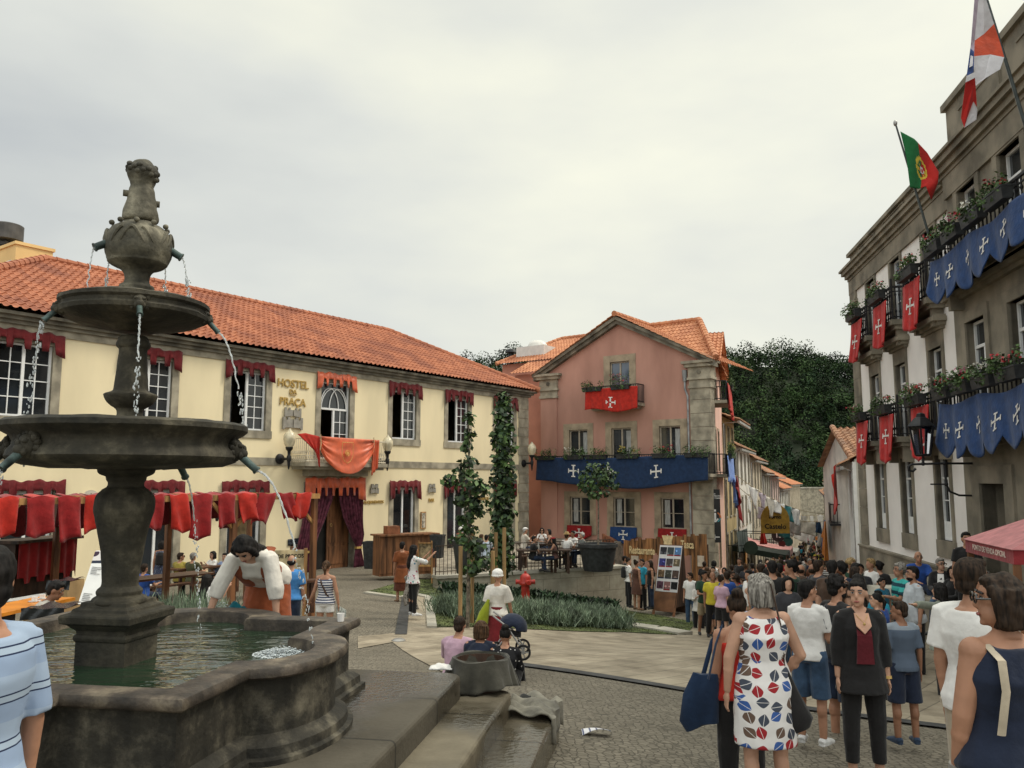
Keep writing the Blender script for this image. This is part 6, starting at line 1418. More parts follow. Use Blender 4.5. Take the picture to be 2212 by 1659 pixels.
# ==== people
BAKE = []
def bake():
 dg = bpy.context.evaluated_depsgraph_get(); dg.update()
 for o in BAKE:
  me = bpy.data.meshes.new_from_object(o.evaluated_get(dg)); me.name = o.name
  mats = [m for m in o.data.materials]
  o.modifiers.clear(); o.data = me
  if len(me.materials) == 0:
   for m in mats: me.materials.append(m)
  me.polygons.foreach_set('use_smooth', [True]*len(me.polygons))
 BAKE.clear()
def skinned(mb, name, mt, root, vox, sm=4, disp=0, dscale=.1):
 o = mb.build(name, mt, root, local=True, fix=False)
 r = o.modifiers.new('remesh', 'REMESH'); r.mode = 'VOXEL'; r.voxel_size = vox; r.use_smooth_shade = True
 if sm: s = o.modifiers.new('smooth', 'SMOOTH'); s.factor = .5; s.iterations = sm
 if disp:
  t = bpy.data.textures.new('folds', 'CLOUDS'); t.noise_scale = dscale; d = o.modifiers.new('folds', 'DISPLACE'); d.texture = t; d.strength = disp; d.mid_level = .55; d.texture_coords = 'LOCAL'
 BAKE.append(o); return o
SKIN = [mat('skin_fair', (.50,.285,.19), .55, .08, 6, .05, 60, spec=.35), mat('skin_tan', (.40,.205,.125), .55, .08, 6, .05, 60, spec=.35), mat('skin_brown', (.27,.13,.075), .55, .08, 6, .05, 60, spec=.35)]
def hairm(k, c): return mat('hair_'+k, c, .7, .35, 60, .15, 70, spec=.18, stretch=(1,1,.12))
HAIR = {'black': hairm('black', (.013,.011,.010)), 'dark': hairm('dark_brown', (.030,.018,.011)), 'brown': hairm('brown', (.075,.040,.020)), 'blond': hairm('blond', (.30,.20,.09)), 'grey': mat('hair_grey', (.25,.23,.20), .6, .3, 75, .2, 70, col2=(.05,.043,.036), spec=.2, stretch=(1,1,.08)), 'white': hairm('white', (.50,.48,.44)), 'red': hairm('auburn', (.12,.045,.02))}
M_shoe = mat('shoe_black', (.02,.02,.02), .5, .2, 10); M_shoew = mat('shoe_white', (.66,.65,.63), .5, .1, 12); M_sandal = mat('sandal_tan', (.20,.11,.06), .6, .2, 10); M_eye = mat('eye_dark', (.012,.010,.010), .25, .1, 5, spec=.6); M_lens = mat('dark_lens', (.012,.011,.011), .1, .1, 5, spec=.7); M_lip = mat('lip', (.30,.085,.07), .5, .1, 10)
def U3(v): v = Vector(v); return v.normalized()
DOWN = (0,0,-1)
def person(h, label, loc, rz, top=None, bottom=None, hair=('short','black'), skin=1, sex='m', lean=0, tilt=0, yaw=0, nod=0, arms=None, legs=None, seat=None, vox=.014, shoes=None, fat=1.0, group=None, extras=(), name='person', face=False, hatm=None, beard=None, glasses=None):
 k = h/1.7
 R = Vector((1,0,0)); F0 = Vector((0,1,0))
 S = (Matrix.Rotation(-rad(lean), 3, 'X') @ Matrix.Rotation(rad(tilt), 3, 'Y') @ Vector((0,0,1))).normalized()
 Fw = (F0-S*F0.dot(S)).normalized(); R = Fw.cross(S)
 fem = sex == 'f'; sw = (.150 if fem else .172)*(.5+.5*fat); hw = .088
 legs = legs or {}; arms = arms or {}
 J = {}
 P = Vector((0,0,0))
 for s, sg in (('L',-1),('R',1)):
  td, sd_ = legs.get(s, ((sg*.05,.02,-1), (sg*.01,-.02,-1)))
  hp = P+Vector((sg*hw,0,-.03)); kn = hp+U3(td)*.43; an = kn+U3(sd_)*.41
  J['hip'+s], J['knee'+s], J['ank'+s] = hp, kn, an
 low = min(J['ankL'].z, J['ankR'].z)-.075
 dz = (seat/k if seat is not None else -low); off = Vector((0,0,dz))
 if seat is not None: off.z = seat/k+.09
 P = P+off
 for q in list(J): J[q] = J[q]+off
 Nk = P+S*.50
 for s, sg in (('L',-1),('R',1)):
  ud, fd_ = arms.get(s, ((sg*.16,-.02,-1), (sg*.05,.14,-1)))
  sh = P+S*.445+R*sg*sw; el = sh+U3(ud)*.285; wr = el+U3(fd_)*.245
  J['sh'+s], J['el'+s], J['wr'+s], J['fd'+s] = sh, el, wr, U3(fd_)
 Rh = Matrix.Rotation(rad(yaw), 3, 'Z') @ Matrix.Rotation(-rad(nod), 3, 'X')
 if abs(lean) > 30: Rh = Matrix.Rotation(rad(yaw), 3, 'Z') @ Matrix.Rotation(-rad(lean*.75+nod), 3, 'X')
 hu = Rh @ Vector((0,0,1)); hf = Rh @ Vector((0,1,0)); hr = hf.cross(hu)
 Hc = Nk+S*.04+hu*.118+hf*.02
 J['head'] = Hc
 root = empty(name, loc, label, 'person', group, rz)
 def sc(mb): mb.v = [(a*k, b*k, c*k) for a, b, c in mb.v]; return mb
 fa = fat
 prof_m = [(-.10,.135,.105),(-.03,.165,.118),(.06,.158,.112),(.16,.147,.105),(.26,.158,.112),(.36,.172,.115),(.43,.165,.095),(.475,.115,.075),(.50,.062,.06)]
 prof_f = [(-.10,.14,.11),(-.03,.172,.125),(.06,.155,.112),(.16,.128,.098),(.26,.14,.108),(.34,.152,.125),(.40,.150,.10),(.45,.125,.08),(.475,.09,.068),(.50,.052,.052)]
 prof_ = prof_f if fem else prof_m
 def torso(mb, a, b, inf, belly=0, wmul=1.0, hf_=0):
  pts = []; rs = []
  tt = sorted(set([a, b]+[t for t, _, _ in prof_ if a < t < b]))
  for t in tt:
   for i in range(len(prof_)-1):
    if prof_[i][0] <= t <= prof_[i+1][0]: break
   q = (t-prof_[i][0])/(prof_[i+1][0]-prof_[i][0]); q = max(0, min(1, q))
   rx = prof_[i][1]+(prof_[i+1][1]-prof_[i][1])*q; ry = prof_[i][2]+(prof_[i+1][2]-prof_[i][2])*q
   if hf_: rx += hf_*max(0, .09-t); ry += hf_*.8*max(0, .09-t)
   ff = fa if t < .4 else .5+.5*fa
   pts.append(P+S*t+Fw*(.012*math.sin(t*9) + (belly*math.sin(max(0,min(1,(t+.05)/.35))*3.14)))); rs.append((rx*ff*wmul+inf, ry*ff+inf))
  mb.tube(pts, rs, 18, up=Fw)
 def limb(mb, pts, rs, n=10): mb.tube(pts, rs, n); [mb.ell(p, (r*.98,)*3, 8, 6) for p, r in zip(pts[1:-1], rs[1:-1])]
 mb = MB(); torso(mb, -.10, .50, 0)
 mb.tube([Nk-S*.06, Nk+S*.02, Hc-hu*.06], [.062,.052,.052] if not fem else [.052,.044,.044], 12)
 mb.ell(Hc+hu*.02-hf*.012, (.074,.092,.098), 14, 10, R=Matrix((hr, hf, hu)).transposed())
 mb.ell(Hc-hu*.055+hf*.022, (.058,.062,.062), 12, 8, R=Matrix((hr, hf, hu)).transposed())          # jaw
 mb.ell(Hc-hu*.015+hf*.088, (.012,.020,.026), 8, 6, R=Matrix((hr, hf, hu)).transposed())            # nose
 mb.ell(Hc-hu*.098+hf*.062, (.022,.018,.016), 8, 6)                                                    # chin
 for sg in (-1, 1): mb.ell(Hc+hr*sg*.076-hf*.008-hu*.008, (.012,.020,.032), 8, 6, R=Matrix((hr, hf, hu)).transposed())
 for s, sg in (('L',-1),('R',1)):
  mb.ell(J['sh'+s], (.052*fa,)*3, 10, 8); mb.tube([Nk+S*.0+R*sg*.02, Nk-S*.028+R*sg*.075, J['sh'+s]+S*.004], [.046,.042,.047], 10)
  limb(mb, [J['sh'+s], J['el'+s], J['wr'+s]], [.048*fa,.038*fa,.026])
  mid = J['el'+s]*.65+J['wr'+s]*.35; mb.ell(mid, (.036*fa,.036*fa,.05), 8, 6)
  fd_ = J['fd'+s]; ref = Vector((0,0,1)) if abs(fd_.z) < .8 else F0
  side = fd_.cross(ref).normalized(); palmn = side.cross(fd_).normalized()
  if abs(fd_.z) >= .8: side, palmn = palmn, side          # hanging hand: thumb forward
  w0 = J['wr'+s]; pal = w0+fd_*.045; RM = Matrix((side, fd_, palmn)).transposed()
  mb.ell(pal, (.040,.05,.018), 10, 8, R=RM)
  for i_, (o_, l_) in enumerate(((-.029,.062),(-.010,.072),(.010,.069),(.028,.055))):
   b0 = w0+fd_*.082+side*o_; c1 = b0+fd_*l_*.5+side*o_*.18; c2 = c1+fd_*l_*.42-palmn*.016*sg; mb.tube([b0-fd_*.02, b0, c1, c2], [.0095,.0095,.0088,.007], 6)
  tb = w0+fd_*.03+side*.034; mb.tube([tb-side*.015, tb+fd_*.022+side*.02, tb+fd_*.052+side*.024], [.012,.0105,.0085], 6)
  limb(mb, [J['hip'+s], J['knee'+s], J['ank'+s]], [.082*fa,.056,.040])
  cm_ = J['knee'+s]*.7+J['ank'+s]*.3-Fw*.014; mb.ell(cm_, (.054,.056,.09), 10, 8)
  A = J['ank'+s]; ff = legs.get('f'+s, (sg*.18,1,0)); fv = U3(ff)
  mb.tube([A-fv*.03-Vector((0,0,.035)), A+fv*.05-Vector((0,0,.04)), A+fv*.14-Vector((0,0,.055)), A+fv*.175-Vector((0,0,.06))], [.036,.036,.034,.02], 8)
 body = skinned(sc(mb), 'body', SKIN[skin], root, vox*.75)
 def clothes(kind, mt, nm, o):
  mb = MB(); hem = o.get('hem', -.06); inf = o.get('inf', .016)
  if kind in ('tee', 'long', 'polo', 'tank', 'jacket', 'blouse', 'dress', 'vest'):
   tk = o.get('neck', .485 if kind != 'tank' else .42)
   torso(mb, max(hem, -.10), tk, inf, o.get('belly', .01 if not fem else 0), o.get('w', 1.0), .17 if kind != 'dress' and hem >= -.1 else 0)
   if hem < -.10:
    L_ = -hem; fl_ = o.get('flare', 1.08)
    pts = [P+S*.02, P-S*.08] ; rs = [(.168*fa+inf, .122*fa+inf), (.182*fa+inf, .135*fa+inf)]
    dirn = -Vector((0,0,1)) if seat is None else None
    pts += [P-Vector((0,0,1))*(.08+(L_-.08)*.5), P-Vector((0,0,1))*L_]; rs += [(.186*fa*fl_+inf, .145*fa*fl_+inf), (.186*fa*fl_**2+inf, .15*fa*fl_**2+inf)]
    mb.tube(pts, rs, 20, up=Fw)
   if fem and kind in ('tee','tank','dress','blouse','vest'):
    for sg in (-1, 1): mb.ell(P+S*.325+R*sg*.068+Fw*(.075+.02), (.062,.055,.058), 10, 8)
   fr = {'tee': .66, 'polo': .68, 'long': 1.93, 'jacket': o.get('sl', 1.93), 'blouse': o.get('sl', .8), 'tank': 0, 'dress': o.get('sl', 0), 'vest': 0}[kind]
   fr = o.get('sl', fr)
   for s, sg in (('L',-1),('R',1)):
    if fr > 0:
     a, b, c = J['sh'+s], J['el'+s], J['wr'+s]; e = o.get('puff', .016); mb.tube([P+S*.482+R*sg*.045, P+S*.472+R*sg*.08, a+S*.006], [.052,.054,.058], 10)
     mb.ell(a-S*.008, (.053*fa+e*.35,)*3, 10, 8)
     if fr <= 1: mb.tube([a-(b-a)*.1, a+(b-a)*fr*.5, a+(b-a)*fr], [.050*fa+e*.5, .051*fa+e*.9, .050*fa+e*1.15], 12)
     else: limb(mb, [a, b, b+(c-b)*min(1, fr-1)], [.056*fa+e*.5,.05*fa+e*.7,.042+e*.5], 12)
    elif kind in ('tank', 'vest', 'dress'):
     a = P+S*.40+R*sg*(.10 if kind == 'tank' else .12); mb.tube([a-Fw*.09*0+Fw*.075, P+S*.472+R*sg*(.085 if kind == 'tank' else .11), a-Fw*.075], [(.022 if kind == 'tank' else .04)]*3, 8)
  elif kind in ('trousers', 'shorts', 'jeans', 'leggings'):
   f_ = o.get('len', 2.0 if kind != 'shorts' else .85); e = o.get('e', .016 if kind != 'leggings' else .006)
   torso(mb, -.10, .10, .010)
   for s, sg in (('L',-1),('R',1)):
    a, b, c = J['hip'+s], J['knee'+s], J['ank'+s]
    if f_ <= 1: mb.tube([a+(a-b)*.15, a, a+(b-a)*f_*.5, a+(b-a)*f_], [.075*fa+e,.090*fa+e,.084*fa+e,.074*fa+e*1.6], 12)
    else: limb(mb, [a, b, b+(c-b)*min(1, f_-1)], [.088*fa+e,.062*fa+e,.046+e*1.1], 12)
  elif kind == 'skirt':
   L_ = o.get('len', .55); fl_ = o.get('flare', 1.3)
   if seat is None:
    mb.tube([P+S*.12, P-S*.03, P-Vector((0,0,L_*.5)), P-Vector((0,0,L_))], [(.15*fa,.12*fa),(.185*fa,.142*fa),(.2*fl_,.165*fl_),(.215*fl_*fl_,.18*fl_*fl_)], 22, up=Fw)
   else:
    torso(mb, -.10, .12, .014)
    for s in 'LR': limb(mb, [J['hip'+s], J['knee'+s], J['knee'+s]+(J['ank'+s]-J['knee'+s])*min(1, L_*1.2)], [.11,.095,.085], 12)
  return skinned(sc(mb), nm, mt, root, vox, o.get('sm', 3), o.get('fold', .012)*min(1, k), o.get('fs', .16))
 for spec, nm in ((bottom, 'bottom'), (top, 'top')):
  if spec:
   kd = spec[0]; names = {'tee':'shirt','polo':'polo_shirt','long':'shirt','tank':'tank_top','jacket':'jacket','blouse':'blouse','dress':'dress','vest':'bodice','trousers':'trousers','jeans':'jeans','shorts':'shorts','leggings':'leggings','skirt':'skirt'}
   clothes(kd, spec[1], names[kd], spec[2] if len(spec) > 2 else {})
 for ex in extras:
  if ex[0] in ('tee','long','jacket','vest','tank','skirt','blouse'): clothes(ex[0], ex[1], {'vest':'bodice','jacket':'jacket','skirt':'apron'}.get(ex[0], 'overshirt'), ex[2] if len(ex) > 2 else {})
  elif ex[0] == 'backpack':
   mb = MB(); c = P+S*.27-Fw*.19; mb.tube([c-S*.19, c-S*.15, c+S*.1, c+S*.19], [(.11,.06),(.135,.085),(.125,.08),(.07,.04)], 14, up=Fw)
   for sg in (-1, 1): mb.tube([c+S*.15+R*sg*.08, P+S*.46+R*sg*.10, P+S*.36+R*sg*.11+Fw*.12, P+S*.15+R*sg*.14+Fw*.04, c-S*.12+R*sg*.1], .016, 6)
   skinned(sc(mb), 'backpack', ex[1], root, vox, 2)
  elif ex[0] == 'strap':
   mb = MB(); sg = ex[2]; mb.tube([P+S*.47+R*sg*.09-Fw*.02, P+S*.38+R*sg*.05-Fw*.135, P+S*.15-R*sg*.06-Fw*.125, P-S*.02-R*sg*.17, P+S*.15-R*sg*.06+Fw*.13, P+S*.36+R*sg*.05+Fw*.145, P+S*.47+R*sg*.09], (.016,.006), 6); sc(mb).build('strap', ex[1], root, local=True)
  elif ex[0] == 'cap':      # gathered white bonnet
   mb = MB(); mb.ell(Hc+hu*.062-hf*.025, (.105,.118,.092), 16, 10);
   for q in range(16): a = q*math.pi/8; mb.ell(Hc+hu*.02-hf*.03+hr*.095*math.cos(a)+hf*.105*math.sin(a), (.022,.022,.018), 8, 6)
   skinned(sc(mb), 'bonnet', ex[1], root, vox*.8, 1, .014, .04)
  elif ex[0] == 'hat':
   mb = MB(); c = Hc+hu*.085; mb.tube([c-hu*.01, c+hu*.005], [.15,.145], 20, up=hf); mb.tube([c, c+hu*.06, c+hu*.085], [.09,.085,.06], 16, up=hf); sc(mb).build('hat', ex[1], root, local=True, smooth=True)
  elif ex[0] == 'flatcap':
   mb = MB(); mb.ell(Hc+hu*.075-hf*.005, (.088,.105,.05), 14, 8, R=Matrix((hr, hf, hu)).transposed()); mb.ell(Hc+hu*.055+hf*.085, (.07,.055,.014), 10, 6, R=Matrix((hr, hf, hu)).transposed()); skinned(sc(mb), 'cap', ex[1], root, vox*.8, 1)
  elif ex[0] == 'band':
   mb = MB(); mb.tube([J['wr'+ex[2]]-J['fd'+ex[2]]*.02, J['wr'+ex[2]]+J['fd'+ex[2]]*.004], .036, 12); sc(mb).build('wristband', ex[1], root, local=True, smooth=True)
  elif ex[0] == 'inset':    # neckline skin/camisole shown in an open jacket
   mb = MB(); mb.add([P+S*.47+Fw*.075+R*-.055, P+S*.47+Fw*.075+R*.055, P+S*.30+Fw*.155+R*.062, P+S*.06+Fw*.145+R*.075, P+S*.06+Fw*.145-R*.075, P+S*.30+Fw*.155-R*.062], [(0,1,2,5),(5,2,3,4)]); o_ = sc(mb).build(ex[3], ex[1], root, local=True, solid=.012)
 if shoes is not None:
  mb = MB()
  for s, sg in (('L',-1),('R',1)):
   A = J['ank'+s]; fv = U3(legs.get('f'+s, (sg*.18,1,0))); z = Vector((0,0,1))
   mb.tube([A-fv*.055-z*.04, A-fv*.03-z*.03, A+fv*.06-z*.038, A+fv*.15-z*.052, A+fv*.2-z*.06], [(.035,.03),(.046,.044),(.044,.040),(.045,.028),(.026,.016)], 10);
   mb.tube([A-fv*.055-z*.068, A+fv*.06-z*.068, A+fv*.2-z*.07], [(.04,.012),(.045,.012),(.035,.012)], 8)
  skinned(sc(mb), 'shoes', shoes, root, vox*.8, 2)
 st, hc = hair; hm = HAIR[hc]
 RH = Matrix((hr, hf, hu)).transposed()
 if st != 'none':
  mb = MB()
  if st == 'bald':
   mb.ell(Hc-hf*.035-hu*.01, (.082,.082,.062), 14, 8, R=RH)
  else:
   mb.ell(Hc+hu*.036-hf*.024, (.083,.094,.094), 16, 10, R=RH)
   if st in ('short', 'fade', 'curly'):
    mb.ell(Hc+hu*.092+hf*.026, (.062,.054,.030), 12, 8, R=RH)
    mb.ell(Hc-hf*.06-hu*.03, (.068,.05,.06), 12, 8, R=RH)
   if st == 'curly':
    rg = random.Random(int(h*1000)+len(label))
    for q in range(26): a = rg.uniform(0,6.28); b = rg.uniform(-.2,1.3); mb.ell(Hc+hu*.03-hf*.025+(hr*math.cos(a)+hf*math.sin(a))*.088*math.cos(b)*(1 if math.sin(a) < .6 else .75)+hu*.095*math.sin(b), (.026,)*3, 8, 6)
   if st in ('bob', 'long', 'wavy'):
    mb.ell(Hc+hu*.088+hf*.024, (.066,.054,.030), 12, 8, R=RH)
    mb.tube([Hc+hu*.06-hf*.03, Hc-hf*.04-hu*.03, Hc-hf*.045-hu*.12], [(.095,.085),(.105,.085),(.098,.075)], 16, up=hf)
    for sg in (-1, 1): mb.tube([Hc+hu*.07+hr*sg*.06+hf*.03, Hc+hr*sg*.088+hf*.015, Hc-hu*.11+hr*sg*.085+hf*.005], [.026,.028,.024], 8)
   if st in ('long', 'wavy'):
    mb.tube([Hc-hf*.05-hu*.08, Nk-Fw*.085-S*.06, Nk-Fw*.125-S*.20, Nk-Fw*.125-S*.30], [(.098,.055),(.105,.05),(.10,.042),(.06,.025)], 14, up=Fw)
   if st == 'pony':
    mb.ell(Hc-hf*.105+hu*.03, (.032,.032,.032), 8, 6); mb.tube([Hc-hf*.11+hu*.03, Hc-hf*.145-hu*.03, Hc-hf*.12-hu*.16], [.028,.036,.012], 8)
   if st == 'bun':
    mb.ell(Hc+hu*.115-hf*.075, (.056,.052,.05), 12, 8); mb.ell(Hc+hu*.082+hf*.016, (.064,.056,.030), 12, 8, R=RH)
  skinned(sc(mb), 'hair', hm, root, vox*.8, 2, .016*k if st not in ('fade',) else .006, .045)
 if beard:
  mb = MB(); mb.ell(Hc-hu*.075+hf*.032, (.060,.060,.045), 12, 8, R=RH); skinned(sc(mb), 'beard', HAIR[beard], root, vox*.7, 1, .006, .03)
 if face:
  mb = MB(); mw_ = MB(); ml = MB()
  for sg in (-1, 1):
   mw_.ell(Hc+hu*.012+hf*.070+hr*sg*.031, (.013,.009,.0062), 8, 6, R=RH); mb.ell(Hc+hu*.012+hf*.0772+hr*sg*.031, (.0062,.004,.0058), 8, 6, R=RH); mb.tube([Hc+hu*.019+hf*.076+hr*sg*.018, Hc+hu*.021+hf*.0785+hr*sg*.031, Hc+hu*.017+hf*.071+hr*sg*.045], .0035, 5)
   mb.tube([Hc+hu*.036+hf*.080+hr*sg*.014, Hc+hu*.041+hf*.080+hr*sg*.032, Hc+hu*.034+hf*.068+hr*sg*.050], .0055, 6)
  ml.ell(Hc-hu*.062+hf*.083, (.024,.008,.008), 8, 6, R=RH)
  sc(mb).build('eyes', M_eye, root, local=True, smooth=True); sc(mw_).build('eye_whites', M_cwhite, root, local=True, smooth=True); sc(ml).build('mouth', M_lip, root, local=True, smooth=True)
 if glasses:
  mb = MB()
  for sg in (-1, 1):
   c = Hc+hu*.012+hf*.098+hr*sg*.034
   if glasses == 'sun': mb.tube([c-hf*.003, c+hf*.004], (.029,.021), 12, up=hu)
   else: mb.tube([c+hr*.030*math.cos(a)+hu*.021*math.sin(a) for a in [q*.628 for q in range(11)]], .0045, 5)
   mb.tube([c+hr*sg*.03, Hc+hu*.016+hr*sg*.082+hf*.01], .0045, 5)
  mb.tube([Hc+hu*.016+hf*.10-hr*.012, Hc+hu*.016+hf*.10+hr*.012], .004, 5)
  sc(mb).build('glasses', M_lens, root, local=True, smooth=True)
 root['h'] = h
 J2 = {q: Vector(v)*k for q, v in J.items()}; J2['P'] = P*k; J2['S'] = S; J2['F'] = Fw; J2['R'] = R; J2['Nk'] = Nk*k
 return root, J2
def W(root, v):      # local person point to world
 return root.location + (Matrix.Rotation(root.rotation_euler.z, 3, 'Z') @ Vector(v))
def stand(u, v, h, Y=None, zoff=0):
 """where a standing person of height h must be so that the crown is at photo pixel (u,v) and the feet are on the ground"""
 if Y is None:
  a, b = 3.0, 60.0
  f = lambda y: at(u, v, y)[2]-h-g(*at(u, v, y)[:2])-zoff
  ys = np.linspace(3, 60, 230); fs = [f(y) for y in ys]; Y = None
  for i in range(len(ys)-1):
   if fs[i]*fs[i+1] <= 0 and ys[i] > 7:
    a, b = ys[i], ys[i+1]
    for _ in range(30):
     m = (a+b)/2
     if f(a)*f(m) <= 0: b = m
     else: a = m
    Y = (a+b)/2
  if Y is None: Y = ys[int(np.argmin(np.abs(fs)))]
 p = at(u, v, Y); return (p[0], p[1], p[2]-h)
def stripes(key, cols, period, axis=2, rough=.85, off=0., extra=None):
 """cloth with stripes: cols = [(colour, fraction)...]"""
 if key in _mc: return _mc[key]
 m = bpy.data.materials.new(key); m.use_nodes = True; nt = m.node_tree; bs = nt.nodes['Principled BSDF']; L = nt.links
 tc = N(nt, 'ShaderNodeTexCoord'); sx = N(nt, 'ShaderNodeSeparateXYZ'); L.new(tc.outputs['Object'], sx.inputs[0])
 md = N(nt, 'ShaderNodeMath', operation='MULTIPLY_ADD'); md.inputs[1].default_value = 1/period; md.inputs[2].default_value = off; L.new(sx.outputs[axis], md.inputs[0])
 fr = N(nt, 'ShaderNodeMath', operation='FRACT'); L.new(md.outputs[0], fr.inputs[0])
 rp = N(nt, 'ShaderNodeValToRGB'); rp.color_ramp.interpolation = 'CONSTANT'; el = rp.color_ramp.elements; p = 0
 for i, (c, f_) in enumerate(cols):
  if i == 0: el[0].position = 0; el[0].color = (*c,1)
  elif i == 1: el[1].position = p; el[1].color = (*c,1)
  else: e = el.new(p); e.color = (*c,1)
  p += f_
 L.new(fr.outputs[0], rp.inputs[0]); L.new(rp.outputs[0], bs.inputs['Base Color']); bs.inputs['Roughness'].default_value = rough; bs.inputs['Specular IOR Level'].default_value = .2
 _mc[key] = m; return m
def printed(key, base, cols, scale, thr=.30, stretch=(1,1,1)):
 """cloth printed with scattered motifs (one colour per motif)"""
 if key in _mc: return _mc[key]
 m = bpy.data.materials.new(key); m.use_nodes = True; nt = m.node_tree; bs = nt.nodes['Principled BSDF']; L = nt.links
 tc = N(nt, 'ShaderNodeTexCoord'); mp = N(nt, 'ShaderNodeMapping'); mp.inputs['Scale'].default_value = stretch; mp.inputs['Rotation'].default_value = (0,.5,0) if stretch != (1,1,1) else (0,0,0); L.new(tc.outputs['Object'], mp.inputs[0])
 vo = N(nt, 'ShaderNodeTexVoronoi'); vo.inputs['Scale'].default_value = scale; vo.inputs['Randomness'].default_value = .8; L.new(mp.outputs[0], vo.inputs['Vector'])
 lt = N(nt, 'ShaderNodeMath', operation='LESS_THAN'); lt.inputs[1].default_value = thr; L.new(vo.outputs['Distance'], lt.inputs[0])
 sx = N(nt, 'ShaderNodeSeparateColor'); L.new(vo.outputs['Color'], sx.inputs[0])
 rp = N(nt, 'ShaderNodeValToRGB'); rp.color_ramp.interpolation = 'CONSTANT'; el = rp.color_ramp.elements
 for i, c in enumerate(cols):
  if i < 2: el[i].position = i/len(cols); el[i].color = (*c,1)
  else: e = el.new(i/len(cols)); e.color = (*c,1)
 L.new(sx.outputs[0], rp.inputs[0])
 mi = N(nt, 'ShaderNodeMix', data_type='RGBA'); mi.inputs['A'].default_value = (*base,1); L.new(lt.outputs[0], mi.inputs['Factor']); L.new(rp.outputs[0], mi.inputs['B']); L.new(mi.outputs['Result'], bs.inputs['Base Color'])
 bs.inputs['Roughness'].default_value = .85; bs.inputs['Specular IOR Level'].default_value = .2
 _mc[key] = m; return m
C = cloth
BLK = C('black', (.016,.015,.015)); NVY = C('navy_dark', (.014,.020,.040)); WHT = M_cwhite; JEAN = C('denim', (.045,.085,.15), .2); DKJ = C('dark_denim', (.018,.028,.055), .2); KHA = C('khaki', (.30,.24,.15)); GRY = C('grey_melange', (.22,.24,.27)); BEI = C('beige', (.45,.38,.28)); BROWN = C('brown', (.07,.04,.025)); RUST = C('rust', (.28,.07,.025)); OLV = C('olive', (.06,.06,.025))
bk = math.pi
AW = 0.0     # heading away from the camera
# ==== foreground people
VN = .010
POLO = stripes('polo_stripe', [((.26,.34,.48),.40),((.02,.03,.07),.035),((.34,.42,.52),.13),((.02,.03,.07),.035),((.31,.39,.51),.40)], .155, off=.35)
person(1.74, 'person in a light blue polo shirt with navy stripes, cut off by the left edge', stand(-24,1192,1.74,2.85), rad(72), ('polo', POLO, {'sl':.9,'puff':.014,'fold':.014}), ('trousers', NVY), ('short','black'), 1, yaw=-22, vox=VN, shoes=M_shoe, fat=.96)
def leafdress():
 m = bpy.data.materials.new('leaf_print'); m.use_nodes = True; nt = m.node_tree; bs = nt.nodes['Principled BSDF']; L = nt.links
 tc = N(nt, 'ShaderNodeTexCoord'); mp = N(nt, 'ShaderNodeMapping'); mp.inputs['Scale'].default_value = (10.2, 5.2, 10.2); L.new(tc.outputs['Object'], mp.inputs[0])
 vo = N(nt, 'ShaderNodeTexVoronoi'); vo.inputs['Scale'].default_value = 1.0; vo.inputs['Randomness'].default_value = .45; L.new(mp.outputs[0], vo.inputs['Vector'])
 su = N(nt, 'ShaderNodeVectorMath', operation='SUBTRACT'); L.new(mp.outputs[0], su.inputs[0]); L.new(vo.outputs['Position'], su.inputs[1])
 sc_ = N(nt, 'ShaderNodeSeparateColor'); L.new(vo.outputs['Color'], sc_.inputs[0])
 an = N(nt, 'ShaderNodeMath', operation='MULTIPLY'); an.inputs[1].default_value = 3.1; L.new(sc_.outputs[1], an.inputs[0])
 vr = N(nt, 'ShaderNodeVectorRotate', rotation_type='Y_AXIS'); L.new(su.outputs[0], vr.inputs['Vector']); L.new(an.outputs[0], vr.inputs['Angle'])
 sx = N(nt, 'ShaderNodeSeparateXYZ'); L.new(vr.outputs[0], sx.inputs[0])
 ax = N(nt, 'ShaderNodeMath', operation='ABSOLUTE'); L.new(sx.outputs['X'], ax.inputs[0]); az = N(nt, 'ShaderNodeMath', operation='ABSOLUTE'); L.new(sx.outputs['Z'], az.inputs[0])
 q = N(nt, 'ShaderNodeMath', operation='POWER'); q.inputs[1].default_value = 1.6; L.new(az.outputs[0], q.inputs[0])
 a1 = N(nt, 'ShaderNodeMath', operation='MULTIPLY_ADD'); a1.inputs[1].default_value = 1.25; L.new(q.outputs[0], a1.inputs[0]); L.new(ax.outputs[0], a1.inputs[2])
 lt = N(nt, 'ShaderNodeMath', operation='LESS_THAN'); lt.inputs[1].default_value = .37; L.new(a1.outputs[0], lt.inputs[0])
 mr = N(nt, 'ShaderNodeMath', operation='GREATER_THAN'); mr.inputs[1].default_value = .018; L.new(ax.outputs[0], mr.inputs[0])   # pale midrib
 mm = N(nt, 'ShaderNodeMath', operation='MULTIPLY'); L.new(lt.outputs[0], mm.inputs[0]); L.new(mr.outputs[0], mm.inputs[1])
 rp = N(nt, 'ShaderNodeValToRGB'); rp.color_ramp.interpolation = 'CONSTANT'; el = rp.color_ramp.elements; el[0].color = (.33,.012,.018,1); el[1].position = .33; el[1].color = (.035,.10,.32,1)
 e = el.new(.58); e.color = (.05,.06,.085,1); e = el.new(.84); e.color = (.13,.08,.055,1)
 L.new(sc_.outputs[0], rp.inputs[0])
 mi = N(nt, 'ShaderNodeMix', data_type='RGBA'); mi.inputs['A'].default_value = (.74,.71,.68,1); L.new(mm.outputs[0], mi.inputs['Factor']); L.new(rp.outputs[0], mi.inputs['B']); L.new(mi.outputs['Result'], bs.inputs['Base Color'])
 bs.inputs['Roughness'].default_value = .8; return m
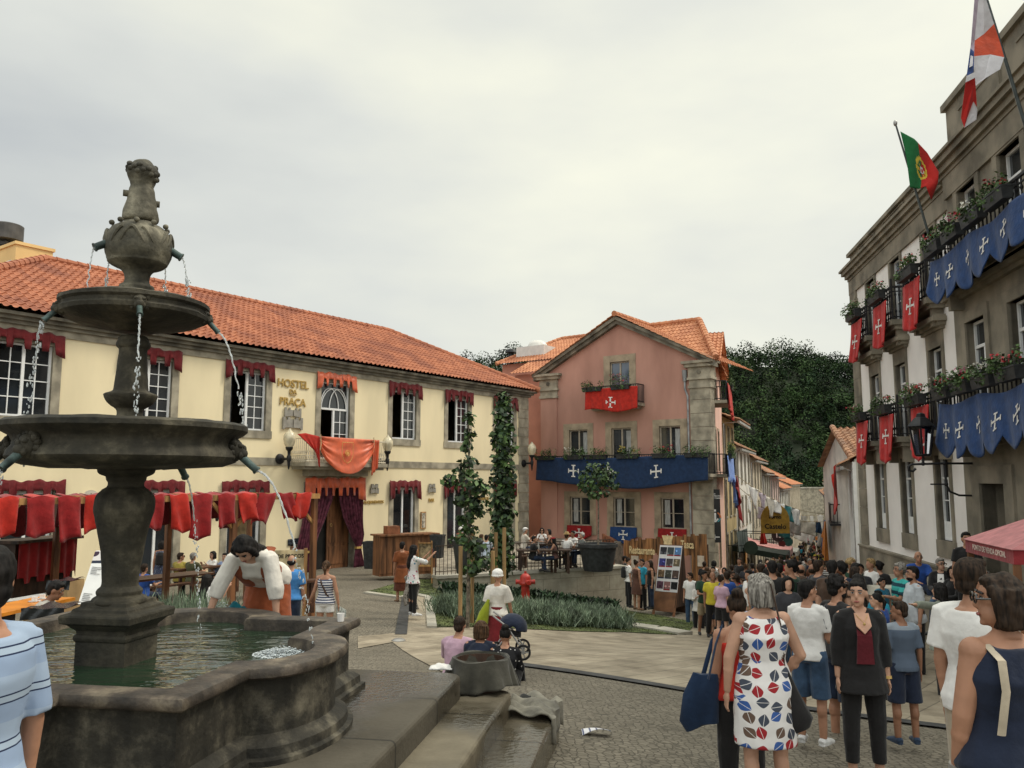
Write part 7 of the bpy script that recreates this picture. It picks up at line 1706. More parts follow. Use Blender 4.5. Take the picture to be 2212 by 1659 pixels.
person(1.66, 'person in a white sleeveless dress printed with red and blue leaves, grey bob, seen from behind', stand(1642,1246,1.66,6.1), rad(4), ('dress', leafdress(), {'hem':-.43,'flare':1.0,'fold':.014,'fs':.12,'neck':.47,'w':1.05}), None, ('bob','grey'), 0, 'f', yaw=48, vox=VN, shoes=M_sandal, fat=1.14, arms={'L':((-.34,.02,-1),(-.06,.10,-1)),'R':((.48,-.02,-1),(-.35,.55,-.7))})
r, J = person(1.60, 'person in a scarlet off shoulder top and black trousers, beside the leaf print dress', stand(1592,1288,1.60,6.55), rad(8), ('tank', M_red2, {'neck':.40,'fold':.014}), ('trousers', BLK), ('bun','dark'), 1, 'f', yaw=-12, nod=8, vox=VN, shoes=M_shoe, fat=1.12)
bag = empty('tote_bag', W(r, (-.33,-.02,.66)), 'large navy blue tote bag hanging from a shoulder', 'bag'); mb = MB(); c = wloc(bag)
mb.tube([c+Vector((.0,0,0)), c+Vector((-.01,0,.02)), c+Vector((.01,0,.2)), c+Vector((.05,0,.36)), c+Vector((.05,0,.37))], [(.045,.12),(.065,.15),(.06,.14),(.03,.10),(.02,.09)], 16, up=(1,0,0)); mb.build('bag_body', C('navy_leather', (.012,.028,.065)), bag, smooth=True)
mb = MB(); mb.tube([c+Vector((.05,-.08,.35)), c+Vector((.12,-.05,.60)), W(r, J['shL'])+Vector((.02,0,.07)), c+Vector((.12,.06,.60)), c+Vector((.05,.08,.35))], (.018,.008), 6); mb.build('handle', C('navy_leather', (0,0,0)), bag, smooth=True)
hb = empty('handbag', at(1708,1540,6.05), 'black suede handbag hanging on a thin strap by the leaf print dress', 'bag'); c = wloc(hb); mb = MB()
mb.tube([c+Vector((.04,0,-.12)), c+Vector((.02,0,-.06)), c+Vector((-.02,0,.12)), c+Vector((-.03,0,.28))], [(.05,.10),(.075,.14),(.06,.09),(.02,.03)], 14, up=(1,0,0)); mb.build('bag_body', BLK, hb, smooth=True)
mb = MB(); mb.tube([c+Vector((-.03,0,.28)), c+Vector((-.06,-.03,.62)), c+Vector((-.12,-.03,.9))], (.014,.006), 6); mb.build('strap', BROWN, hb)
WT = stripes('white_tee_plain', [((.76,.75,.76),.9),((.76,.75,.76),.1)], 1.0)
r, J = person(1.50, 'person in a white t-shirt and blue denim shorts, a boy looking right', stand(1742,1256,1.50,8.1), rad(-38), ('tee', WHT, {'sl':.75,'fold':.016,'hem':-.08}), ('shorts', JEAN, {'len':1.0,'e':.022}), ('short','black'), 1, yaw=-38, vox=VN, shoes=M_shoew, fat=.92, arms={'R':((.12,.12,-1),(-.2,.9,-.25)),'L':((-.1,.1,-1),(.15,.8,-.4))}, face=True)
mb = MB()
for i in range(3): mb.tube([J['shR']+Vector((-.02+i*.022,.0,.068-.004*i)), J['shR']*.55+J['elR']*.45+Vector((.0+.022*i,-.05+.03*i,.05)), J['shR']*.32+J['elR']*.68+Vector((.015+.02*i,-.05+.03*i,.02))], .006, 5)
mb.build('sleeve_stripes', NVY, r, local=True)
person(1.74, 'person with black beard and sunglasses in a black shirt, facing right behind the dark blazer', stand(1805,1252,1.72,8.9), rad(-75), ('tee', BLK, {'sl':.8}), ('shorts', DKJ, {'len':1.0}), ('curly','black'), 1, vox=VN, shoes=M_shoew, beard='black', glasses='sun', face=True, fat=1.05)
r, J = person(1.63, 'person with a top bun in a black blazer over a dark red top, facing the camera', stand(1852,1256,1.63,7.3), rad(172), ('jacket', BLK, {'hem':-.20,'flare':1.05,'sl':1.62,'neck':.475,'puff':.02,'fold':.014}), ('trousers', BLK, {'len':1.86,'e':.012}), ('bun','black'), 0, 'f', yaw=-22, nod=4, vox=VN, shoes=M_sandal, face=True, extras=[('inset', C('burgundy', (.11,.012,.018)), 0, 'top'), ('band', M_gold, 'L')], fat=1.06)
mb = MB(); S_, F_, R_l, P_ = J['S'], J['F'], J['R'], J['P']; k_ = 1.63/1.7
mb.add([P_+(S_*.485+F_*.072-R_l*.062)*k_, P_+(S_*.485+F_*.072+R_l*.062)*k_, P_+(S_*.385+F_*.150+R_l*.064)*k_, P_+(S_*.32+F_*.171)*k_, P_+(S_*.385+F_*.150-R_l*.064)*k_], [(0,1,2,3,4)]); mb.build('neckline', SKIN[0], r, local=True, solid=.012)
mb = MB(); mb.tube([P_+(S_*.475+F_*.085-R_l*.05)*k_, P_+(S_*.41+F_*.160)*k_, P_+(S_*.475+F_*.085+R_l*.05)*k_], .003, 4); mb.ell(P_+(S_*.405+F_*.165)*k_, (.012,.006,.012), 8, 6); mb.build('necklace', M_gold, r, local=True)
r, J = person(1.33, 'person in a grey blue t-shirt and navy shorts, a boy seen from behind', stand(1944,1302,1.33,8.3), rad(2), ('tee', stripes('two_tone_tee', [((.22,.25,.28),.60),((.085,.11,.15),.40)], 1.5, off=.28), {'sl':.85,'fold':.014,'hem':-.08}), ('shorts', NVY, {'len':.98,'e':.024}), ('short','dark'), 2, yaw=62, vox=VN, shoes=C('trainer_navy', (.03,.05,.09)), fat=.95)
r, J = person(1.80, 'person in a white t-shirt with short cropped dark hair, back turned, at the right', stand(2094,1214,1.80,5.2), rad(-62), ('tee', WHT, {'sl':.72,'puff':.03,'fold':.014,'hem':-.10}), ('trousers', BEI), ('fade','dark'), 1, yaw=-14, vox=VN, shoes=M_shoe, fat=1.06, extras=[('band', BEI, 'L')], arms={'L':((-.12,-.05,-1),(.0,.14,-1))}, face=True)
r, J = person(1.68, 'person in a navy sleeveless top and red skirt with glasses, cut off by the right edge', stand(2163,1250,1.68,3.75), rad(10), ('vest', NVY, {'hem':-.10,'inf':.024,'fold':.012,'w':1.08,'neck':.47}), ('skirt', M_red, {'len':.5,'flare':1.1}), ('bob','dark'), 1, 'f', yaw=62, vox=VN, shoes=M_sandal, fat=1.2, face=True, glasses='rim', arms={'L':((-.22,.05,-1),(-.02,.22,-1))}, extras=[('band', M_steel, 'L')])
P_, S_, F_, R_l = J['P'], J['S'], J['F'], J['R']; mb = MB(); mb.tube([P_+S_*.42-R_l*.125+F_*.11, P_+S_*.49-R_l*.12, P_+S_*.42-R_l*.13-F_*.125, P_+S_*.3-R_l*.14-F_*.15, P_+S_*.12-R_l*.16-F_*.13], (.02,.006), 6); mb.build('bag_strap', BEI, r, local=True, smooth=True)
person(1.62, 'person with short dark hair in a yellow and red scarf at the far right edge', stand(2235,1290,1.62,4.9), rad(30), ('tee', C('yellow', (.55,.45,.04))), ('trousers', BLK), ('curly','dark'), 2, 'f', vox=.014, shoes=M_shoe)
# ==== right middle distance
person(1.74, 'person with curly grey hair in a teal and navy striped shirt, facing left', stand(1944,1219,1.74,14.6), rad(92), ('tee', stripes('teal_stripe', [((.05,.36,.33),.55),((.015,.05,.07),.45)], .13), {'sl':.8}), ('trousers', DKJ), ('curly','grey'), 1, vox=.014, shoes=M_shoe, face=True, fat=1.08, arms={'L':((-.2,.6,-1),(.2,1,.2))})
person(1.74, 'person with black beard in a pale grey shirt and black trousers, facing left', stand(1972,1226,1.74,13.8), rad(84), ('tee', C('pale_grey', (.50,.53,.55)), {'sl':.75,'hem':-.1,'belly':.05}), ('trousers', BLK), ('short','black'), 1, vox=.014, shoes=M_shoe, beard='black', face=True, fat=1.14)
person(1.62, 'person with long dark hair in a green grey jacket with one arm stretched to the left', stand(2030,1262,1.62,12.0), rad(40), ('jacket', C('sage', (.22,.24,.19)), {'hem':-.2}), ('trousers', BLK), ('long','black'), 0, 'f', vox=.014, shoes=M_shoe, arms={'L':((-1,.2,.15),(-1,.1,.1))})
WALLZ = lambda u, v, Y: at(u, v, Y)[2]
def sit(u, v, h, Y, seat=.45): # crown pixel of somebody seated: the seat ends up under them
 p = at(u, v, Y); return (p[0], p[1], p[2]-(seat+.09*h/1.7+ .80*h/1.7))
SIT = {'L': ((-.12,1,-.06), (-.02,.12,-1)), 'R': ((.12,1,-.06), (.02,.12,-1)), 'fL': (-.1,1,0), 'fR': (.1,1,0)}
CLASP = {'L': ((-.15,.55,-1), (.35,.9,-.1)), 'R': ((.15,.55,-1), (-.35,.9,-.1))}
TABLE = {'L': ((-.2,.6,-.9), (.3,1,.15)), 'R': ((.2,.6,-.9), (-.3,1,.15))}
EAT = {'L': ((-.15,.6,-.8), (.35,.7,.75)), 'R': ((.15,.6,-.8), (-.35,.7,.75))}
l_ = sit(1976,1183,1.76,18.5); person(1.76, 'person in a royal blue polo leaning forward, seated on the town hall ledge', l_, rad(170), ('polo', C('royal', (.025,.08,.32)), {}), ('jeans', DKJ), ('bald','grey'), 1, lean=22, vox=.014, shoes=M_shoe, legs=SIT, seat=.45, arms=CLASP, face=True, fat=1.1)
l2_ = sit(2030,1203,1.68,16.6); person(1.68, 'person with grey hair in a black cardigan over a white top, seated on the ledge', l2_, rad(150), ('long', BLK), ('jeans', JEAN), ('short','grey'), 0, 'f', yaw=35, vox=.014, shoes=M_shoe, legs=SIT, seat=.45, arms=CLASP, face=True, glasses='rim', extras=[('inset', WHT, 0, 'white_top')])
l3_ = sit(2058,1220,1.64,16.0); person(1.64, 'person with long black hair turned away, seated next to the grey haired one', l3_, rad(110), ('long', BLK), ('jeans', DKJ), ('long','black'), 0, 'f', yaw=30, vox=.014, shoes=M_shoe, legs=SIT, seat=.45, arms=CLASP)
person(1.78, 'person in a black t-shirt standing behind the red sales canopy', stand(2086,1166-14,1.78,15.5), rad(165), ('tee', BLK, {}), ('trousers', BLK), ('short','black'), 1, vox=.014, shoes=M_shoe, face=True)
person(1.25, 'person in a blue top, a child by the stone newel of the ledge', stand(1904,1250,1.25,15.5), rad(200), ('tee', C('teal2', (.02,.14,.22)), {}), ('shorts', NVY), ('short','black'), 1, vox=.016, shoes=M_shoe, face=True)
person(1.40, 'person with black hair tied back, a girl in profile before the ledge', stand(1893,1284,1.40,11.5), rad(80), ('tee', BLK, {}), ('trousers', BLK), ('pony','black'), 0, 'f', vox=.016, shoes=M_shoe, face=True)
lg = empty('stone_ledge', WF.p(23, 1.2, -2), 'worn granite ledge and newel along the foot of the town hall', 'ledge'); mb = MB()
pa, pb_, pc = np.array(l_), np.array(l2_), np.array(l3_)
def qd(p, d): return p[:2]+np.array(d)
zs = l_[2]+.45; A1 = np.array([l_[0]+.9, l_[1]+3.0]); A2 = np.array([l3_[0]+.9, l3_[1]-2.0]); dv = (A2-A1)/np.linalg.norm(A2-A1); nn = np.array([-dv[1], dv[0]]); nn = nn if nn[0] > 0 else -nn
z2 = l3_[2]+.45
a0 = A1-nn*.85; a1 = A2-nn*.85; b0 = A1+nn*1.8; b1 = A2+nn*1.8
mb.hexa([(*a0,-3),(*a1,-3),(*b1,-3),(*b0,-3),(*a0,zs+.02),(*a1,z2-.06),(*b1,z2-.06),(*b0,zs+.02)]); o = mb.build('ledge_block', M_ths, lg); bv = o.modifiers.new('bevel','BEVEL'); bv.width = .06; bv.segments = 3
mb = MB(); c = at(1912,1283,16.0); mb.box(c[0]-.28,c[0]+.28,c[1]-.28,c[1]+.28,-3,c[2]-.02); mb.hexa([(c[0]-.36,c[1]-.36,c[2]-.02),(c[0]+.36,c[1]-.36,c[2]-.02),(c[0]+.36,c[1]+.36,c[2]-.02),(c[0]-.36,c[1]+.36,c[2]-.02),(c[0]-.24,c[1]-.24,c[2]+.14),(c[0]+.24,c[1]-.24,c[2]+.14),(c[0]+.24,c[1]+.24,c[2]+.14),(c[0]-.24,c[1]+.24,c[2]+.14)]); mb.build('newel', M_granite_light, lg)
# ==== fountain woman, plaza people
fw = at(560, 1318, 7.35)
r, J = person(1.66, 'person in a white blouse and rust red skirt bending over the basin to wash cloth', (at(578,1240,7.62)[0], 7.62, .62), rad(176), ('blouse', C('cream_blouse', (.66,.62,.55)), {'sl':1.38,'puff':.032,'fold':.014,'fs':.16,'neck':.46}), ('skirt', RUST, {'len':.86,'flare':1.2,'fold':.03,'fs':.12}), ('wavy','black'), 0, 'f', lean=62, nod=14, vox=VN, shoes=M_sandal, fat=1.08, arms={'L':((-.34,.25,-1),(-.1,.12,-1)),'R':((.42,.30,-1),(.25,.22,-1))}, face=True, extras=[('band', BLK, 'R')])
mb = MB(); S_, F_, R_l, P_ = J['S'], J['F'], J['R'], J['P']
for sg in (-1, 1): mb.tube([P_+S_*.1+F_*.12+R_l*sg*.10, P_+S_*.33+F_*.125+R_l*sg*.11, P_+S_*.47+R_l*sg*.12+F_*.03, P_+S_*.36-F_*.12+R_l*sg*.11], (.055,.018), 10)
mb.tube([P_+S_*.08, P_+S_*.22], [(.165,.125),(.160,.12)], 18, up=F_); mb.build('bodice', RUST, r, local=True, smooth=True)
person(1.74, 'person in a bright blue t-shirt reading the price board, seen from behind', stand(630,1202,1.74,16.2), rad(6), ('tee', C('sky', (.06,.22,.50)), {'sl':.75}), ('jeans', DKJ), ('bald','black'), 1, vox=.014, shoes=M_shoe, fat=1.12)
r, J = person(1.62, 'person in a navy striped tank top and white shorts with a ponytail, from behind', stand(705,1214,1.62,15.8), rad(-8), ('tank', stripes('nautical', [((.62,.60,.60),.5),((.03,.045,.09),.5)], .045), {'neck':.43}), ('shorts', WHT, {'len':.42}), ('pony','brown'), 1, 'f', yaw=8, vox=.012, shoes=M_sandal, extras=[('strap', BROWN, -1)], arms={'L':((-.35,.1,-1),(-.5,.35,-.8)),'R':((.3,-.05,-1),(.1,.2,-1))})
o_ = empty('folded_map', W(r, J['wrR'])+Vector((.03,0,-.08)), 'pale folded map held by the ponytailed woman', 'map'); mb = MB(); c = wloc(o_); mb.grid(lambda u, v: (c.x-.06+.18*u, c.y-.02+.03*abs(math.sin(u*9)), c.z-.12+.2*v-.1*u), 8, 3); mb.build('sheet', mat('map_paper', (.50,.52,.47), .8, .2, 20), o_, solid=.006)
person(1.72, 'person in a rust brown medieval tunic with bare feet in sandals', stand(869,1172,1.72,24.8), rad(20), ('long', C('tunic', (.21,.065,.022)), {'hem':-.38,'flare':1.12,'sl':.85,'puff':.03}), ('skirt', C('tunic_dark', (.10,.03,.015)), {'len':.62,'flare':1.05}), ('short','black'), 1, yaw=-40, vox=.014, shoes=M_sandal, beard='black', arms={'R':((.15,.5,-1),(-.2,1,.1))})
r, J = person(1.64, 'person in a white floral blouse taking a picture with raised arms', stand(893,1179,1.64,20.2), rad(-62), ('blouse', printed('floral', (.70,.68,.66), [(.35,.06,.10),(.06,.20,.32),(.12,.30,.28),(.40,.20,.25)], 14, .32), {'sl':1.05,'hem':-.16,'flare':1.06}), ('leggings', BLK, {}), ('wavy','black'), 1, 'f', vox=.012, shoes=M_shoew, face=True, arms={'L':((-.1,.7,-.35),(.15,.7,.75)),'R':((.1,.75,-.25),(-.1,.75,.7))}, extras=[('strap', BROWN, 1)])
o_ = empty('smartphone', W(r, (J['wrL']+J['wrR'])*.5)+Vector((.07,.02,.09)), 'dark red smartphone held up by the woman in the floral blouse', 'phone'); mb = MB(); c = wloc(o_); mb.box(c.x-.008,c.x+.008,c.y-.045,c.y+.06,c.z-.05,c.z+.06); mb.build('case', C('phone_red', (.12,.02,.02)), o_)
o_ = empty('shawl', W(r, (-.24,.1,.62)), 'grey patterned shawl hanging over the arm of the floral blouse woman', 'shawl'); mb = MB(); c = wloc(o_)
mb.grid(lambda u, v: (c.x-.2+.34*u+.03*math.sin(v*7), c.y-.08+.12*math.sin(u*9+v*3), c.z+.25-.68*v+.06*math.sin(u*5)), 24, 16); mb.build('cloth', printed('paisley', (.30,.27,.23), [(.08,.07,.06),(.16,.13,.11),(.42,.38,.33)], 18, .4), o_, smooth=True, solid=.03)
r, J = person(1.62, 'person with white bonnet, white blouse and dark red skirt beside the stroller', stand(1075,1234,1.62,15.0), rad(-12), ('blouse', C('cream_blouse', (0,0,0)), {'sl':.9,'puff':.045,'fold':.018}), ('skirt', C('crimson_dark', (.16,.014,.018)), {'len':.92,'flare':1.08,'fold':.022}), ('none','black'), 1, 'f', yaw=-10, vox=.012, shoes=M_shoe, extras=[('cap', WHT), ('band', BLK, 'R')], arms={'R':((.22,.25,-1),(.1,.5,-1))})
bg_ = empty('drawstring_bag', W(r, (-.15,-.14,.66)), 'lime green drawstring bag on the back of the white bonnet woman', 'bag'); c = wloc(bg_); mb = MB(); mb.tube([c+Vector((-.1,0,-.02)), c+Vector((-.12,0,.0)), c+Vector((-.06,0,.24)), c+Vector((.02,.02,.48))], [(.08,.05),(.12,.08),(.09,.07),(.02,.02)], 14, up=(0,1,0)); mb.build('bag_body', C('lime', (.26,.30,.02)), bg_, smooth=True)
GS = {'L': ((-.2,.9,.5), (-.05,.45,-.9)), 'R': ((.2,.9,.5), (.05,.45,-.9)), 'fL': (-.1,1,0), 'fR': (.1,1,0)}
def sitlow(u, v, h, Y): p = at(u, v, Y); return (p[0], p[1], p[2]-(.20+.89*h/1.7))
person(1.76, 'person in a pink lilac shirt sitting low with the back to the camera', sitlow(984,1328,1.76,11.6), rad(-14), ('long', C('lilac_shirt', (.52,.34,.42)), {'hem':-.1,'sl':1.9,'fold':.018}), ('jeans', JEAN), ('short','dark'), 1, lean=16, nod=12, vox=.012, shoes=M_shoe, legs=GS, seat=.20, arms={'L':((-.25,.7,-.8),(.2,1,-.2)),'R':((.2,.75,-.7),(-.1,1,-.1))})
person(1.66, 'person in a navy sweater sitting between the lilac shirt and the dotted dress', sitlow(1034,1338,1.66,11.2), rad(-10), ('long', NVY, {'hem':-.1,'fold':.016}), ('jeans', DKJ), ('bob','brown'), 1, 'f', lean=14, vox=.012, shoes=M_shoe, legs=GS, seat=.20, arms=CLASP, fat=1.15)
person(1.60, 'person in a black dress dotted with white flowers, sitting by the stroller', sitlow(1088,1352,1.60,11.0), rad(-6), ('long', printed('dotted', (.012,.012,.014), [(.55,.53,.5)], 17, .22), {'hem':-.1,'fold':.016}), ('skirt', BLK, {'len':.5}), ('bun','black'), 1, 'f', lean=18, nod=10, vox=.012, shoes=M_shoe, legs=GS, seat=.20, arms=CLASP, fat=1.12)
sb = MB(); c0 = at(960,1400,11.55); c1 = at(1120,1408,11.1); sb.hexa([(c0[0],c0[1]-.28,-1.2),(c1[0],c1[1]-.28,-1.2),(c1[0],c1[1]+.3,-1.2),(c0[0],c0[1]+.3,-1.2)]+[(c0[0],c0[1]-.28,sitlow(984,1328,1.76,11.6)[2]+.2),(c1[0],c1[1]-.28,sitlow(1088,1352,1.60,11.0)[2]+.2),(c1[0],c1[1]+.3,sitlow(1088,1352,1.60,11.0)[2]+.2),(c0[0],c0[1]+.3,sitlow(984,1328,1.76,11.6)[2]+.2)]); o = sb.build('stone_bench', M_granite_light, None); tag(o, 'low pale stone step the three seated people sit on', 'bench')
# ==== people by the poster stand
person(1.72, 'person in a white and grey striped polo with sunglasses walking towards the camera', stand(1541,1243,1.72,27.5), rad(178), ('polo', stripes('grey_stripe', [((.60,.58,.58),.55),((.22,.23,.30),.45)], .15), {'hem':-.1}), ('jeans', DKJ), ('short','grey'), 1, vox=.014, shoes=M_shoe, glasses='sun', face=True, fat=1.08)
r, J = person(1.60, 'person with glasses in a white cardigan and black trousers next to the striped polo', stand(1508,1256,1.60,26.5), rad(175), ('long', C('offwhite_knit', (.60,.57,.52)), {'hem':-.2,'sl':1.6}), ('trousers', BLK), ('long','black'), 0, 'f', vox=.014, shoes=M_sandal, glasses='rim', face=True, arms={'R':((.15,.3,-1),(-.4,.8,.4))}, legs={'L':((-.03,.12,-1),(-.01,-.10,-1)),'R':((.05,-.1,-1),(.01,-.2,-1))})
person(1.74, 'person in a white t-shirt and jeans looking aside, right beside the poster stand', stand(1491,1238,1.74,28.2), rad(150), ('tee', WHT, {}), ('jeans', JEAN), ('short','dark'), 1, yaw=-50, vox=.014, shoes=M_shoe, face=True)
person(1.76, 'person with beard in a black polo with a red and white chest band', stand(1583,1236,1.76,27.8), rad(160), ('polo', stripes('chest_band', [((.015,.015,.015),.60),((.66,.64,.62),.055),((.40,.03,.03),.055),((.015,.015,.015),.29)], 2.0, off=0.0), {}), ('jeans', DKJ), ('short','dark'), 1, yaw=20, vox=.014, shoes=M_shoe, beard='dark', glasses='sun', face=True)
person(1.68, 'person with a black backpack and white top at the head of the restaurant queue', stand(1357,1206,1.68,29.5), rad(-80), ('tee', WHT, {}), ('trousers', BLK), ('bun','dark'), 0, 'f', vox=.014, shoes=M_shoe, extras=[('backpack', BLK)], group=None)
person(1.66, 'person in a rust dress with an orange shoulder bag in the restaurant queue', stand(1374,1212,1.66,29.2), rad(-60), ('dress', C('brown_dress', (.10,.045,.03)), {'hem':-.4}), None, ('bun','dark'), 1, 'f', vox=.014, shoes=M_sandal)
person(1.76, 'person in a turquoise t-shirt in the restaurant queue', stand(1387,1209,1.76,30.2), rad(120), ('tee', C('turquoise_tee', (.03,.30,.42)), {}), ('trousers', BLK), ('short','black'), 1, vox=.014, shoes=M_shoe, face=True)
person(1.62, 'person in a dark vest with long hair just left of the poster stand', stand(1405,1212,1.62,29.2), rad(100), ('tank', BLK, {}), ('jeans', DKJ), ('long','dark'), 1, 'f', vox=.014, shoes=M_shoe)
person(1.72, 'person in black by the wall end behind the restaurant queue', stand(1349,1202,1.72,34), rad(-90), ('tee', BLK, {}), ('trousers', BLK), ('short','black'), 1, vox=.016, shoes=M_shoe)
o_ = empty('shoulder_bag', at(1372,1260,30.0), 'small orange shoulder bag in the restaurant queue', 'bag'); c = wloc(o_); mb = MB(); mb.tube([c+Vector((0,0,-.1)), c+Vector((0,0,.0)), c+Vector((0,0,.1))], [(.14,.06),(.17,.08),(.15,.06)], 10, up=(0,1,0)); mb.build('bag_body', C('orange_bag', (.45,.14,.02)), o_, smooth=True); mb = MB(); mb.tube([c+Vector((-.1,0,.1)), c+Vector((-.06,.05,.55)), c+Vector((.1,0,.1))], .012, 5); mb.build('strap', C('orange_bag', (0,0,0)), o_)
# ==== stall people on the left
person(1.66, 'person with hood up in a pale jacket eating at the orange table', sit(72,1238,1.70,10.5), rad(-78), ('long', C('stone_jacket', (.42,.39,.34)), {'fold':.022,'hem':-.1}), ('jeans', DKJ), ('short','black'), 2, lean=24, nod=22, vox=.012, shoes=M_shoe, legs=SIT, seat=.45, arms=EAT, face=True)
person(1.70, 'person in a blue patterned sundress with a black backpack at the stall', stand(350,1170,1.70,25.0), rad(14), ('dress', printed('blue_sundress', (.05,.06,.10), [(.20,.22,.28),(.10,.12,.18)], 22, .35), {'hem':-.75,'flare':1.08}), None, ('bob','black'), 1, 'f', vox=.014, shoes=M_sandal, extras=[('backpack', BLK)])
person(1.70, 'person in a blue shirt half hidden by the fountain column', sit(312,1216,1.70,22), rad(-20), ('tee', C('royal', (0,0,0)), {}), ('jeans', DKJ), ('short','dark'), 1, vox=.016, shoes=M_shoe, legs=SIT, seat=.45, arms=TABLE)
person(1.74, 'person in a mustard yellow shirt sitting at the stall table, head turned right', sit(390,1192,1.74,25.0), rad(-10), ('long', C('mustard', (.32,.25,.05)), {}), ('trousers', BLK), ('short','dark'), 1, yaw=-50, vox=.016, shoes=M_shoe, legs=SIT, seat=.45, arms=TABLE, face=True, glasses='rim')
person(1.74, 'person with grey hair in an olive shirt sitting at the stall table, from behind', sit(417,1192,1.74,24.6), rad(-16), ('tee', OLV, {}), ('trousers', KHA), ('short','grey'), 1, vox=.016, shoes=M_shoe, legs=SIT, seat=.45, arms=TABLE)
person(1.66, 'person with dark fringe in a white t-shirt resting the chin at the stall table', sit(461,1189,1.66,26.0), rad(150), ('tee', WHT, {}), ('jeans', DKJ), ('bob','black'), 0, 'f', vox=.016, shoes=M_shoe, legs=SIT, seat=.45, arms=EAT, face=True)
person(1.66, 'person in a pale blue blouse smiling at the stall table', sit(486,1193,1.66,26.0), rad(170), ('long', C('pale_blue', (.28,.36,.55)), {}), ('jeans', DKJ), ('short','black'), 0, 'f', vox=.016, shoes=M_shoe, legs=SIT, seat=.45, arms=TABLE, face=True)
person(1.60, 'person with sunglasses in a white top holding a red cup behind the lavender', sit(470,1236,1.60,17.0), rad(165), ('tee', WHT, {}), ('jeans', DKJ), ('long','black'), 1, 'f', vox=.014, shoes=M_shoe, legs=SIT, seat=.45, arms=EAT, face=True, glasses='sun')
person(1.60, 'person with very long black hair and a phone, from behind, by the lavender', sit(447,1238,1.60,16.0), rad(-25), ('tee', WHT, {}), ('jeans', DKJ), ('wavy','black'), 1, 'f', vox=.014, shoes=M_shoe, legs=SIT, seat=.45, arms={'R':((.2,.8,-.5),(-.1,.7,.8)),'L':((-.2,.8,-.5),(.1,.7,.8))})
person(1.74, 'person peering over the price board', stand(634,1176,1.74,21.5), rad(175), ('tee', BLK, {}), ('trousers', BLK), ('short','black'), 1, vox=.016, shoes=M_shoe, face=True)
# ==== terrace diners
def diner(u, v, Y, lb, top_, hair_, rz, sex='m', skin=1, arms=TABLE, ex=(), yaw=0, gl=None, low=.0):
 l = at(u, v, Y); hh = 1.68 if sex == 'm' else 1.58
 person(hh, lb, (l[0], l[1], ZT-.0), rad(rz), top_, ('jeans', DKJ), hair_, skin, sex, lean=8, yaw=yaw, vox=.018, shoes=M_shoe, legs=SIT, seat=max(.40, l[2]-ZT-.98*hh/1.7+.02), arms=arms, extras=ex, glasses=gl)
diner(1130,1134,32.5,'person in a white flat cap and pale print shirt at the terrace table', ('tee', printed('print_shirt', (.55,.50,.42), [(.35,.28,.2)], 20, .3), {}), ('short','white'), -70, ex=[('flatcap', WHT)], arms=EAT)
diner(1171,1135,34.0,'person with sunglasses and white top at the rear terrace table', ('tee', WHT, {}), ('long','black'), 175, 'f', 0, EAT, gl='sun')
diner(1190,1138,33.8,'person in a black sleeveless top at the rear terrace table', ('tank', BLK, {}), ('bob','black'), 100, 'f', 0)
diner(1149,1156,30.8,'person in a black t-shirt leaning on the front terrace table', ('tee', BLK, {}), ('short','black'), -80, yaw=-20)
diner(1200,1156,30.9,'person with a red hairband at the front terrace table', ('tank', C('floral_dark', (.12,.06,.05)), {}), ('long','black'), 85, 'f', 1, ex=[('flatcap', M_red)])
diner(1222,1146,31.6,'person in a straw hat and white shirt at the terrace table, from behind', ('tee', WHT, {}), ('short','brown'), -30, ex=[('hat', C('straw', (.42,.28,.12)))])
diner(1240,1141,32.6,'person in a white polo shirt facing left on the terrace', ('polo', WHT, {}), ('short','black'), 140, 'm', 2)
diner(1261,1145,31.8,'person with white hair in a grey print blouse at the right terrace table', ('long', printed('grey_print', (.13,.14,.13), [(.3,.3,.28)], 22, .3), {}), ('curly','white'), 110, 'f', 0)
diner(1049,1153,31.5,'person in a pale blue shirt at the left terrace table, from behind', ('tee', C('pale_blue2', (.42,.48,.55)), {}), ('short','black'), -20)
diner(1037,1158,31.8,'person in a red shirt at the left terrace table', ('tee', M_red, {}), ('short','brown'), -40)
diner(1063,1153,32.5,'person with long dark hair in white at the left terrace table', ('tee', WHT, {}), ('long','black'), 90, 'f', 0)
person(1.66, 'person in a white headscarf and rust top standing at the hostel doorway', (at(995,1140,39.5)[0], 39.5, at(995,1140,39.5)[2]-1.66), rad(170), ('tee', C('terracotta', (.35,.14,.08)), {}), ('jeans', JEAN), ('short','black'), 1, 'f', vox=.018, shoes=M_shoe, extras=[('cap', WHT)])
